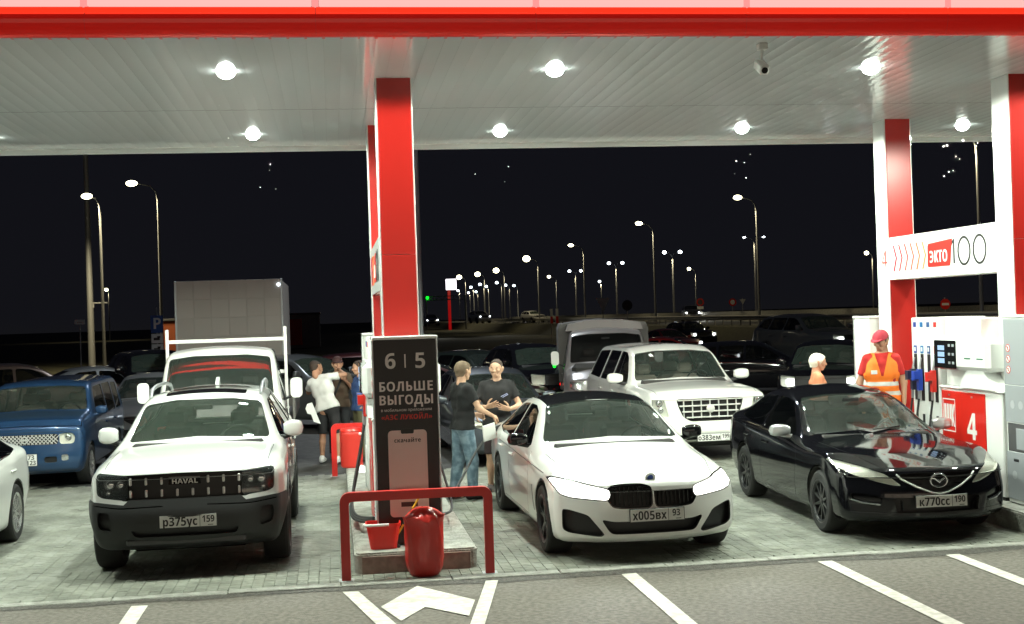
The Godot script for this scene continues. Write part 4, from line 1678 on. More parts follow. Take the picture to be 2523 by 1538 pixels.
func mirror(o: Node3D, x: float, y: float, z: float, s: float, m: Material, size := Vector3(0.22, 0.15, 0.11), low: Material = null) -> void:
	# wing mirror reaching out from the door at x*s
	var p := Node3D.new()
	p.name = "wing_mirror"
	o.add_child(p, true)
	p.position = Vector3(x * s, y, z)
	var b := MB.new()
	var n := 12
	var rings := []
	for i in n + 1:
		var u := float(i) / n
		var k := pow(sin(clampf(u * 0.93 + 0.07, 0.0, 1.0) * PI), 0.28)
		var ring := []
		for j in 16:
			var a := TAU * j / 16
			var cy := signf(sin(a)) * pow(absf(sin(a)), 0.65)
			var cz := signf(cos(a)) * pow(absf(cos(a)), 0.65)
			ring.append(Vector3(s * u * size.x, cy * size.y * 0.5 * k * (0.85 + 0.15 * u), (cz * 0.5 if cz > 0 else cz * 0.16) * size.z * k))
		rings.append(ring)
	var nn := func(i: int, j: int) -> Vector3:
		var d1: Vector3 = rings[mini(i + 1, n)][j] - rings[maxi(i - 1, 0)][j]
		var d2: Vector3 = rings[i][(j + 1) % 16] - rings[i][(j + 15) % 16]
		return (d1.cross(d2) * s).normalized()
	for i in n:
		for j in 16:
			var k := (j + 1) % 16
			if s < 0:
				b.trin(rings[i][j], rings[i + 1][k], rings[i + 1][j], nn.call(i, j), nn.call(i + 1, k), nn.call(i + 1, j))
				b.trin(rings[i][j], rings[i][k], rings[i + 1][k], nn.call(i, j), nn.call(i, k), nn.call(i + 1, k))
			else:
				b.trin(rings[i][j], rings[i + 1][j], rings[i + 1][k], nn.call(i, j), nn.call(i + 1, j), nn.call(i + 1, k))
				b.trin(rings[i][j], rings[i + 1][k], rings[i][k], nn.call(i, j), nn.call(i + 1, k), nn.call(i, k))
	part("mirror_shell", b, m, p)
	b = MB.new()
	b.xf = Transform3D(Basis(Vector3.FORWARD, 0.0), Vector3(s * size.x * 0.5, 0, -size.z * 0.13))
	b.prism(rounded(size.x * 0.8, size.y * 0.75, size.y * 0.25), -0.004, 0.0)
	part("mirror_glass", b, M.chrome, p)
	b = MB.new()
	b.tube(PackedVector3Array([Vector3(s * 0.10, -size.y * 0.30, 0), Vector3(s * 0.0, -size.y * 0.48, 0.01), Vector3(-s * 0.09, -size.y * 0.55, 0.02)]), PackedFloat32Array([0.03, 0.028, 0.03]), 8)
	part("mirror_arm", b, low if low else m, p)


func steering(o: Node3D, at: Vector3, r := 0.18) -> void:
	var b := MB.new()
	b.xf = Transform3D(Basis(Vector3.RIGHT, -1.0), at)
	var ring := PackedVector3Array()
	for i in 25: ring.append(Vector3(cos(TAU * i / 24) * r, 0, sin(TAU * i / 24) * r))
	b.tube(ring, PackedFloat32Array([0.014]), 6, false)
	b.box(Vector3.ZERO, Vector3(r * 1.9, 0.02, 0.05), 0.008)
	part("steering_wheel", b, M.black, o)


func seat(o: Node3D, at: Vector3, m: Material, w := 0.48) -> void:
	var b := MB.new()
	b.xf = Transform3D(Basis(Vector3.RIGHT, -0.22), at)
	b.box(Vector3(0, 0.30, 0), Vector3(w, 0.62, 0.16), 0.06)
	b.box(Vector3(0, 0.72, 0.01), Vector3(0.26, 0.17, 0.10), 0.04)
	part("seat", b, m, o)


# build a car from its description; front towards +z, wheels on y = 0
func car(sp: Dictionary, o: Node3D) -> Node3D:
	var body := shell(sp)
	var paint: Material = sp.paint
	var ra: float = sp.wheel_r
	# wheel openings
	var liner := MB.new()
	for ax in [sp.axle_f, sp.axle_r]:
		for s in [-1.0, 1.0]:
			var c := circle2(Vector2(ax, ra + sp.get("arch_up", 0.01)), ra + sp.get("arch", 0.055))
			var taken := body.cut(0, s, c, 0.25, 0.02)
			# the lip that turns inwards
			var lip := taken.sunk(0.06, Vector3(-s, 0, 0))
			var rim := Soup.new()
			rim.p = lip.p.slice(taken.p.size())
			rim.n = lip.n.slice(taken.n.size())
			if rim.p.size() > 0: body.join(rim)
	if sp.has("clad"):
		for q in sp.clad:
			var c: Soup
			if q[0] == "arch":
				for ax in [sp.axle_f, sp.axle_r]:
					for s in [-1.0, 1.0]:
						c = body.cut(0, s, circle2(Vector2(ax, ra + 0.01), ra + q[1]), 0.25, 0.02)
						part("wheel_arch_trim", c.sunk(-0.012).mesh(), M.plastic, o)
			elif q[0] == "side":
				for s in [-1.0, 1.0]:
					c = body.cut(0, s, P2(q[1]), 0.25, 0.02)
					part("sill_trim", c.sunk(-0.006).mesh(), M.plastic, o)
			else:
				c = body.cut(2, q[1], P2(q[2]), 0.3, q[3] if q.size() > 3 else 0.02)
				for e in (q[5] if q.size() > 5 else []):
					for fl in 2:
						var pl := soft(e[1]) if fl == 0 else flip2(soft(e[1]))
						var cc := c.cut(2, q[1], pl, 0.3, 0.02)
						if cc.p.size(): part(e[0], cc.sunk(e[2], Vector3(0, 0, -1)).mesh(), e[3], o)
				part(q[0], c.sunk(q[4] if q.size() > 4 else -0.004).mesh(), M.plastic, o)
	# glass
	if sp.has("windscreen"):
		var g := body.cut(2, 1.0, soft(sp.windscreen), -0.9, 0.15)
		part("windscreen", g.sunk(0.006).mesh(), sp.get("glass", M.glass), o)
	if sp.has("rear_window"):
		var g := body.cut(2, -1.0, soft(sp.rear_window), -0.9, 0.15)
		part("rear_window", g.sunk(0.006).mesh(), sp.get("glass_side", M.glass_tint), o)
	for w in sp.get("side_windows", []):
		for s in [-1.0, 1.0]:
			var g := body.cut(0, s, soft(w), 0.2, 0.05)
			part("side_window", g.sunk(0.008).mesh(), sp.get("glass_side", M.glass_tint), o)
	# things cut into nose, tail and flanks: name, side ("f" front, "r" rear, "s" both flanks, "t" top), outline, material, depth, mirrored?
	for q in sp.get("cuts", []):
		var lists := [soft(q.poly) if q.get("soft", true) else P2(q.poly)]
		if q.get("both", false): lists.append(flip2(lists[0]))
		var ax: int = {"f": 2, "r": 2, "s": 0, "t": 1}[q.on]
		for li in lists.size():
			for s in ([1.0] if q.on == "f" or q.on == "t" else ([-1.0] if q.on == "r" else [-1.0, 1.0])):
				var outline: PackedVector2Array = lists[li]
				if q.has("bezel"): outline = Geometry2D.offset_polygon(outline, q.bezel)[0]
				var g := body.cut(ax, s, outline, q.get("lim", sp.rows[0][0] * 0.55 if q.on == "f" else 0.3), q.get("facing", 0.05))
				if g.p.size() == 0: continue
				if q.on == "f": body.join(g.largest())
				if q.has("bezel"):
					var inner := g.cut(ax, s, lists[li], -9.0, -9.0)
					part(q.name + "_bezel", g.sunk(.004).mesh(), M.black_gloss, o)
					inner.largest()
					g = inner
				var dir: Vector3 = {"f": Vector3(0, 0, -1), "r": Vector3(0, 0, 1), "s": Vector3.ZERO, "t": Vector3(0, -1, 0)}[q.on]
				var d: float = q.get("d", 0.03)
				var ps := part(q.name, g.sunk(d, dir if d > 0 else Vector3.ZERO).mesh(), q.m, o)
				if q.has("lens"):
					part("lens", g.mesh(), q.lens, ps)
				if q.has("bulbs"):
					for e in q.bulbs:
						var b := MB.new()
						var sx := 1.0 if li == 0 else -1.0
						var base := MB.new()
						base.xf = Transform3D(Basis(Vector3.RIGHT, PI / 2), Vector3(e[0] * sx, e[1], e[2]))
						base.lathe(PackedVector2Array([Vector2(e[3], 0.0), Vector2(e[3] * 1.12, 0.02), Vector2(e[3] * 1.12, -0.01)]), 20)
						part("lamp_ring", base, M.chrome, ps)
						b.ellipsoid(Vector3(e[0] * sx, e[1], e[2]), Vector3(e[3], e[3], e[3] * 0.5), 14, 8)
						part("lamp_bulb", b, q.get("bulb_m", M.chrome), ps)
	# thin panel gaps: polylines on a side
	var gaps := Soup.new()
	for q in sp.get("gaps", []):
		var line := PackedVector2Array()
		for e in q[1]: line.append(Vector2(e[0], e[1]))
		var lists := [line]
		if q[0] != "s":
			var fl := PackedVector2Array()
			for e in line: fl.append(Vector2(-e.x, e.y))
			lists.append(fl)
		for l in lists:
			for pl in Geometry2D.offset_polyline(l, 0.0035, Geometry2D.JOIN_MITER, Geometry2D.END_BUTT):
				if Geometry2D.is_polygon_clockwise(pl): continue
				for s in ([1.0] if q[0] != "s" else [-1.0, 1.0]):
					var g := body.cut({"f": 2, "s": 0, "t": 1}[q[0]], s, pl, 0.2, 0.05)
					gaps.join(g.sunk(0.012))
	if gaps.p.size(): part("panel_gaps", gaps.mesh(), M.black, o)
	part("body", body.mesh(), paint, o)
	part("cabin_lining", body.sunk(.022, Vector3.ZERO, false).mesh(), sp.get("lining", M.lining), o)
	# floor pan, cabin floor and arch liners
	var H: Dictionary = sp.inside
	var b := MB.new()
	b.box(Vector3(0, 0.30, (sp.axle_f + sp.axle_r) / 2), Vector3(H.w * 1.3, 0.16, sp.axle_f - sp.axle_r + ra * 2.6), 0.02)
	part("underbody", b, M.black, o)
	b = MB.new()
	b.box(Vector3(0, H.floor / 2 + 0.12, (H.z0 + H.z1) / 2), Vector3(H.w * 1.84, H.floor - 0.24, H.z0 - H.z1), 0.03)
	part("cabin_tub", b, M.interior, o)
	b = MB.new()
	b.box(Vector3(0, H.dash - 0.10, H.z0 - 0.18), Vector3(H.w * 1.80, 0.26, 0.55), 0.09)
	part("dashboard", b, M.interior, o)
	var sm: Material = sp.get("seat_m", M.seat)
	for x in [-0.37, 0.37]:
		seat(o, Vector3(x, H.seat, H.seat_z), sm)
		if H.has("seat_z2"): seat(o, Vector3(x, H.seat, H.seat_z2), sm)
	steering(o, Vector3(0.37, H.dash + 0.0, H.z0 - 0.52))
	if H.get("mirror", true):
		b = MB.new()
		b.box(Vector3(0, H.top - 0.13, H.mz), Vector3(0.20, 0.06, 0.03), 0.015)
		part("inner_mirror", b, M.black, o)
	# wheels
	for ax in [sp.axle_f, sp.axle_r]:
		for s in [-1.0, 1.0]:
			var w := wheel(sp.rim_style, ra, sp.tyre_w, sp.rim)
			w.name = "wheel"
			o.add_child(w, true)
			w.position = Vector3(s * (sp.track / 2), ra, ax)
			if s < 0: w.rotation.y = PI
	for q in sp.get("mirrors", []):
		for s in [-1.0, 1.0]:
			mirror(o, q.x, q.y, q.z, s, q.m, q.get("size", Vector3(0.22, 0.15, 0.11)), q.get("low", null))
	for q in sp.get("handles", []):
		for s in [-1.0, 1.0]:
			b = MB.new()
			b.box(Vector3(s * q[0], q[1], q[2]), Vector3(0.03, 0.03, 0.20), 0.012)
			part("door_handle", b, sp.get("handle_m", paint), o)
	return o


func black_paint() -> StandardMaterial3D:
	return mat(lin(.005, .005, .0065), .06)


func paint_mat(r: float, g: float, b: float, metal := 0.0, rough := 0.3) -> StandardMaterial3D:
	return mat(lin(r, g, b), rough, metal, 1.0)


func saloon_white() -> Dictionary:
	return {
		"rows": [
			[2.30, .19, .86, .45, .91, .715, .89, .755, .80, .78],
			[2.10, .18, .88, .45, .925, .765, .90, .80, .80, .835],
			[1.5, .18, .89, .50, .932, .82, .905, .885, .76, .925],
			[.98, .18, .89, .52, .934, .85, .91, .95, .76, .985],
			[.78, .18, .89, .52, .934, .87, .91, .99, .765, 1.02],
			[-.05, .18, .89, .52, .934, .92, .90, 1.36, .62, 1.425],
			[-.55, .18, .89, .52, .934, .93, .90, 1.405, .605, 1.475],
			[-1.15, .18, .89, .52, .934, .95, .90, 1.375, .59, 1.44],
			[-1.75, .20, .83, .55, .925, .98, .90, 1.20, .60, 1.25],
			[-2.1, .24, .82, .58, .91, .98, .88, 1.06, .70, 1.09],
			[-2.5, .28, .80, .60, .88, .95, .84, 1.01, .70, 1.04],
			[-2.6, .32, .74, .60, .80, .90, .76, .97, .66, .99]],
		"rad": [.09, .30, .07, .09], "crease": 0.80, "nose_r": .06,
		"front": {"len": .95, "w": .93, "bow": .36, "pow": 2.5, "prof": [[.18, .10], [.26, .02], [.45, .0], [.60, .015], [.76, .05], [.82, .10]]},
		"rear": {"len": .6, "w": .9, "bow": .16, "prof": [[.25, .10], [.5, .0], [.9, .03], [1.05, .02]]},
		"paint": paint_mat(.74, .745, .72), "wheel_r": .345, "tyre_w": .25, "track": 1.58, "axle_f": 1.4875, "axle_r": -1.4875, "rim": M.rim_dark, "rim_style": "double", "arch": .045,
		"windscreen": [[-.74, 1.02], [0, 1.055], [.74, 1.02], [.575, 1.365], [.25, 1.405], [-.25, 1.405], [-.575, 1.365]],
		"side_windows": [[[.50, .975], [.0, 1.30], [-.25, 1.355], [-.55, 1.36], [-.57, .975]], [[-.63, .975], [-.61, 1.36], [-1.05, 1.335], [-1.45, 1.17], [-1.62, 1.04], [-1.25, .985]]],
		"rear_window": [[-.52, 1.10], [.52, 1.10], [.47, 1.36], [-.47, 1.36]],
		"cuts": [
			{"name": "headlight", "on": "f", "both": true, "poly": [[.415, .705], [.72, .775], [.86, .79], [.895, .77], [.85, .665], [.76, .635], [.62, .622], [.43, .605], [.405, .655]], "m": M.head_glow, "d": .012, "lens": M.lens, "lim": 1.5, "bezel": .010, "facing": -1.5},
			{"name": "kidney_grille", "on": "f", "both": true, "poly": [[.018, .70], [.04, .725], [.12, .745], [.28, .745], [.39, .735], [.435, .69], [.435, .62], [.385, .545], [.28, .53], [.018, .53]], "m": M.black, "d": .06, "bezel": .010},
			{"name": "lower_intake", "on": "f", "poly": [[-.50, .43], [-.38, .405], [.38, .405], [.50, .43], [.41, .285], [-.41, .285]], "m": M.black, "d": .08},
			{"name": "side_intake", "on": "f", "both": true, "poly": [[.835, .52], [.78, .52], [.61, .47], [.55, .39], [.465, .285], [.50, .26], [.78, .295], [.835, .33]], "m": M.black, "d": .06, "lim": 1.6},
			{"name": "tail_light", "on": "r", "both": true, "poly": [[.40, .78], [.85, .82], [.86, .92], [.40, .88]], "m": M.red, "d": .01, "lim": 1.5},
			{"name": "roof_glass", "on": "t", "soft": false, "poly": [[-.56, .02], [.56, .02], [.565, -.55], [.53, -1.3], [-.53, -1.3], [-.565, -.55]], "m": M.black_gloss, "d": .003, "lim": 1.2, "facing": 1.2},
			{"name": "fender_vent", "on": "s", "soft": false, "poly": [[.94, .62], [.97, .62], [1.02, .36], [.99, .36]], "m": M.black, "d": .01}],
		"gaps": [["t", [[.775, 1.0], [.745, 1.6], [.66, 2.1]]], ["s", [[.66, .93], [.70, .65], [.60, .27], [-1.0, .27], [-1.02, .42], [-1.2, .68], [-1.38, .96]]], ["s", [[-.60, .94], [-.60, .28]]], ["s", [[1.5, .80], [.66, .83], [-1.4, .88]]]],
		"inside": {"w": .80, "floor": .80, "dash": .98, "z0": .85, "z1": -1.75, "seat": .50, "seat_z": -.28, "seat_z2": -1.2, "top": 1.45, "mz": .12},
		"mirrors": [{"x": .87, "y": 1.045, "z": .42, "m": M.black_gloss, "size": Vector3(.22, .15, .14)}],
		"handles": [[.925, .80, -.42], [.925, .83, -1.22]],
	}


func saloon_black() -> Dictionary:
	return {
		"rows": [
			[2.28, .20, .84, .42, .885, .71, .868, .74, .76, .75],
			[2.08, .19, .85, .45, .892, .775, .868, .80, .74, .805],
			[1.75, .18, .85, .48, .896, .83, .868, .85, .73, .855],
			[1.45, .18, .85, .5, .897, .85, .868, .875, .73, .885],
			[.95, .18, .85, .52, .897, .85, .865, .905, .71, .935],
			[.75, .18, .85, .52, .897, .86, .865, .93, .72, .955],
			[-.15, .18, .85, .52, .897, .90, .865, 1.30, .595, 1.355],
			[-.6, .18, .85, .52, .897, .92, .865, 1.365, .58, 1.43],
			[-1.2, .18, .85, .52, .897, .95, .865, 1.325, .565, 1.39],
			[-1.85, .20, .80, .55, .89, .99, .85, 1.12, .60, 1.16],
			[-2.1, .24, .79, .58, .87, .99, .83, 1.06, .64, 1.09],
			[-2.36, .28, .76, .6, .84, .95, .79, 1.0, .62, 1.02],
			[-2.42, .34, .70, .6, .76, .90, .72, .95, .58, .97]],
		"rad": [.09, .28, .08, .09], "crease": 0.78, "nose_r": .08,
		"front": {"len": 1.0, "w": .89, "bow": .42, "pow": 2.3, "prof": [[.18, .08], [.27, .0], [.45, .0], [.60, .03], [.75, .07], [.82, .12]]},
		"rear": {"len": .6, "w": .88, "bow": .20, "prof": [[.25, .10], [.5, .0], [.9, .03], [1.05, .02]]},
		"paint": black_paint(), "wheel_r": .325, "tyre_w": .22, "track": 1.53, "axle_f": 1.3625, "axle_r": -1.3625, "rim": M.rim_dark, "rim_style": "multi", "arch": .05,
		"windscreen": [[-.685, .955], [0, .99], [.685, .955], [.55, 1.305], [.25, 1.34], [-.25, 1.34], [-.55, 1.305]],
		"side_windows": [[[.42, .945], [-.10, 1.25], [-.35, 1.30], [-.62, 1.31], [-.64, .955]], [[-.70, .96], [-.68, 1.31], [-1.1, 1.29], [-1.45, 1.15], [-1.62, 1.03], [-1.25, .985]]],
		"rear_window": [[-.50, 1.13], [.50, 1.13], [.45, 1.33], [-.45, 1.33]],
		"glass": glass(lin(0.05, 0.065, 0.058), 0.35),
		"cuts": [
			{"name": "headlight", "on": "f", "both": true, "poly": [[.36, .575], [.44, .645], [.51, .695], [.64, .745], [.78, .785], [.87, .80], [.85, .735], [.75, .67], [.58, .615], [.44, .58]], "m": M.reflector, "d": .05, "lens": M.lens, "bezel": .006, "bulbs": [[.60, .665, 2.02, .035], [.72, .71, 1.90, .030]]},
			{"name": "grille", "on": "f", "poly": [[-.40, .685], [-.2, .70], [.2, .70], [.40, .685], [.36, .65], [.23, .57], [.06, .505], [-.06, .505], [-.23, .57], [-.36, .65]], "m": M.black, "d": .05},
			{"name": "lower_intake", "on": "f", "poly": [[-.45, .46], [.45, .46], [.40, .26], [-.40, .26]], "m": M.black, "d": .06},
			{"name": "fog_light", "on": "f", "both": true, "poly": [[.80, .49], [.70, .50], [.53, .46], [.55, .385], [.78, .425]], "m": M.black_gloss, "d": .04, "bulbs": [[.70, .455, 2.02, .035]]},
			{"name": "tail_light", "on": "r", "both": true, "poly": [[.45, .80], [.80, .82], [.80, .92], [.45, .88]], "m": M.red, "d": .01, "lim": 1.5}],
		"gaps": [["t", [[.72, .95], [.70, 1.5], [.50, 2.12]]], ["s", [[.60, .91], [.64, .65], [.56, .27], [-.92, .27], [-.95, .42], [-1.15, .68], [-1.35, .96]]], ["s", [[-.67, .94], [-.67, .28]]]],
		"inside": {"w": .76, "floor": .76, "dash": .92, "z0": .78, "z1": -1.75, "seat": .46, "seat_z": -.35, "seat_z2": -1.2, "top": 1.40, "mz": .05},
		"mirrors": [{"x": .84, "y": .985, "z": .33, "m": mat(lin(.62, .63, .64), .2, .6), "size": Vector3(.24, .15, .15)}],
		"handles": [[.885, .78, -.48], [.885, .81, -1.22]], "handle_m": M.black_gloss,
	}


func offroad_white() -> Dictionary:
	return {
		"rows": [
			[2.22, .30, .82, .60, .875, .96, .87, 1.015, .80, 1.03],
			[2.08, .27, .82, .6, .925, .97, .905, 1.05, .80, 1.08],
			[1.4, .25, .84, .62, .945, 1.02, .92, 1.10, .79, 1.135],
			[.98, .25, .84, .62, .945, 1.05, .92, 1.125, .775, 1.16],
			[.80, .25, .84, .62, .945, 1.07, .915, 1.15, .77, 1.19],
			[.08, .25, .84, .62, .945, 1.11, .90, 1.53, .66, 1.585],
			[-.4, .25, .84, .62, .945, 1.13, .90, 1.60, .645, 1.665],
			[-1.4, .25, .84, .62, .945, 1.15, .89, 1.60, .625, 1.66],
			[-1.95, .28, .84, .64, .935, 1.17, .885, 1.54, .61, 1.60],
			[-2.25, .32, .82, .64, .92, 1.15, .87, 1.27, .70, 1.30],
			[-2.36, .36, .78, .64, .86, 1.05, .83, 1.12, .72, 1.14]],
		"rad": [.08, .22, .06, .08], "crease": 0.80, "nose_r": .05,
		"front": {"len": .8, "w": .94, "bow": .20, "pow": 3.2, "prof": [[.28, .14], [.42, .03], [.58, .0], [.70, .02], [.76, .05], [1.0, .06], [1.08, .12]]},
		"rear": {"len": .5, "w": .92, "bow": .10, "prof": [[.3, .06], [.55, .0], [1.0, .03], [1.2, .05]]},
		"paint": paint_mat(.76, .77, .75), "wheel_r": .365, "tyre_w": .24, "track": 1.62, "axle_f": 1.369, "axle_r": -1.369, "rim": M.rim_dark, "rim_style": "five", "arch": .05,
		"clad": [["front_bumper", 1.0, [[-1.1, .0], [1.1, .0], [1.1, .74], [.86, .745], [.56, .715], [.51, .762], [-.51, .762], [-.56, .715], [-.86, .745], [-1.1, .74]], .25, -.018, [["air_curtain", [[.81, .655], [.69, .645], [.675, .47], [.80, .50]], .025, M.black], ["lower_grille", [[-.50, .485], [.50, .485], [.46, .42], [-.46, .42]], .03, M.black], ["bumper_groove", [[.20, .700], [.60, .690], [.84, .715], [.84, .705], [.60, .678], [.20, .690]], .012, M.black_gloss]]], ["arch", .12], ["side", [[-2.4, .1], [2.0, .1], [2.0, .44], [-2.4, .44]]]],
		"windscreen": [[-.735, 1.175], [0, 1.215], [.735, 1.175], [.62, 1.525], [.3, 1.57], [-.3, 1.57], [-.62, 1.525]],
		"side_windows": [[[.58, 1.15], [.12, 1.44], [-.10, 1.53], [-.42, 1.545], [-.44, 1.16]], [[-.50, 1.165], [-.48, 1.545], [-1.25, 1.54], [-1.30, 1.18]], [[-1.36, 1.19], [-1.33, 1.54], [-1.80, 1.48], [-1.95, 1.25]]],
		"rear_window": [[-.56, 1.20], [.56, 1.20], [.52, 1.52], [-.52, 1.52]],
		"glass": glass(lin(0.05, 0.07, 0.055), 0.45),
		"cuts": [
			{"name": "headlight", "on": "f", "both": true, "poly": [[.525, .99], [.62, 1.0], [.79, 1.015], [.83, .995], [.825, .81], [.77, .78], [.525, .757]], "m": M.black_gloss, "d": .06, "lens": M.lens, "bulbs": [[.70, .90, 2.07, .045], [.60, .90, 2.10, .035], [.72, .82, 2.07, .02], [.79, .95, 2.02, .015]]},
			{"name": "grille", "on": "f", "poly": [[-.60, .992], [0, 1.002], [.60, .992], [.60, .752], [-.60, .752]], "m": M.black, "d": .035},
			{"name": "air_curtain", "on": "f", "both": true, "poly": [[.80, .65], [.68, .64], [.67, .48], [.79, .51]], "m": M.black, "d": .03},
			{"name": "tail_light", "on": "r", "both": true, "poly": [[.62, .98], [.84, .98], [.84, 1.12], [.62, 1.12]], "m": M.red, "d": .01, "lim": 1.5},
			{"name": "sunroof", "on": "t", "poly": [[-.44, -.10], [.44, -.10], [.44, -1.05], [-.44, -1.05]], "m": M.black_gloss, "d": .004, "lim": 1.2, "facing": 1.2}],
		"gaps": [["t", [[.78, .98], [.77, 1.5], [.76, 2.0]]], ["s", [[.72, 1.10], [.72, .45]]], ["s", [[-.47, 1.14], [-.47, .45]]], ["s", [[-1.30, 1.17], [-1.22, .75], [-1.02, .5]]]],
		"inside": {"w": .82, "floor": .98, "dash": 1.14, "z0": .88, "z1": -2.0, "seat": .62, "seat_z": -.25, "seat_z2": -1.2, "top": 1.62, "mz": .22},
		"mirrors": [{"x": .87, "y": 1.24, "z": .48, "m": null, "size": Vector3(.21, .19, .15), "low": M.plastic}],
		"handles": [[.935, .98, -.28], [.935, 1.0, -1.12]],
	}


func offroad_large() -> Dictionary:
	return {
		"rows": [
			[2.42, .34, .82, .62, .94, .96, .94, 1.06, .90, 1.085],
			[2.2, .30, .86, .62, .98, .98, .965, 1.10, .88, 1.14],
			[1.4, .28, .86, .65, 1.0, 1.04, .97, 1.14, .85, 1.19],
			[.95, .28, .86, .65, 1.0, 1.07, .97, 1.16, .83, 1.21],
			[.80, .28, .86, .65, 1.0, 1.08, .97, 1.19, .82, 1.24],
			[.15, .28, .86, .65, 1.0, 1.12, .96, 1.66, .71, 1.71],
			[-.3, .28, .86, .65, 1.0, 1.13, .96, 1.74, .70, 1.80],
			[-2.2, .28, .86, .65, 1.0, 1.15, .95, 1.73, .68, 1.79],
			[-2.6, .34, .85, .65, .98, 1.14, .94, 1.6, .68, 1.65],
			[-2.72, .38, .82, .65, .94, 1.0, .91, 1.1, .78, 1.12]],
		"rad": [.08, .20, .05, .07], "crease": 0.86,
		"front": {"len": .7, "w": .98, "bow": .18, "pow": 3.0, "prof": [[.3, .08], [.5, .0], [.7, .03], [1.0, .04], [1.1, .08]]},
		"paint": paint_mat(.74, .74, .70), "wheel_r": .40, "tyre_w": .27, "track": 1.72, "axle_f": 1.473, "axle_r": -1.473, "rim": M.rim_silver, "rim_style": "six",
		"windscreen": [[-.79, 1.225], [0, 1.26], [.79, 1.225], [.665, 1.655], [.3, 1.695], [-.3, 1.695], [-.665, 1.655]],
		"side_windows": [[[.60, 1.17], [.12, 1.60], [-.08, 1.68], [-.42, 1.69], [-.44, 1.18]], [[-.52, 1.18], [-.50, 1.69], [-1.35, 1.69], [-1.40, 1.19]], [[-1.48, 1.19], [-1.45, 1.69], [-2.3, 1.66], [-2.42, 1.22]]],
		"rear_window": [[-.6, 1.2], [.6, 1.2], [.56, 1.6], [-.56, 1.6]],
		"cuts": [
			{"name": "headlight", "on": "f", "both": true, "poly": [[.65, .72], [.72, 1.01], [.80, 1.04], [.90, 1.01], [.89, .86], [.83, .75]], "m": M.reflector, "d": .05, "lens": M.lens, "bulbs": [[.79, .94, 2.26, .05], [.77, .83, 2.26, .04]]},
			{"name": "grille", "on": "f", "poly": [[-.54, 1.0], [.54, 1.0], [.50, .86], [.44, .72], [.32, .65], [-.32, .65], [-.44, .72], [-.50, .86]], "m": M.black, "d": .06},
			{"name": "lower_intake", "on": "f", "poly": [[-.42, .46], [.42, .46], [.40, .36], [-.40, .36]], "m": M.black, "d": .05},
			{"name": "fog_light", "on": "f", "both": true, "poly": [[.62, .50], [.74, .50], [.74, .42], [.62, .42]], "m": M.chrome, "d": .02, "lens": M.lens}],
		"gaps": [["t", [[.82, 1.0], [.82, 1.5], [.80, 2.2]]], ["s", [[.74, 1.12], [.74, .40]]], ["s", [[-.48, 1.16], [-.48, .40]]], ["s", [[-1.44, 1.16], [-1.44, .7]]]],
		"inside": {"w": .86, "floor": 1.0, "dash": 1.20, "z0": .9, "z1": -2.4, "seat": .66, "seat_z": -.25, "seat_z2": -1.2, "top": 1.74, "mz": .25}, "seat_m": M.seat_light,
		"mirrors": [{"x": .97, "y": 1.27, "z": .55, "m": null, "size": Vector3(.27, .19, .17), "low": M.plastic}],
		"handles": [[.985, 1.02, -.28], [.985, 1.02, -1.25]],
	}


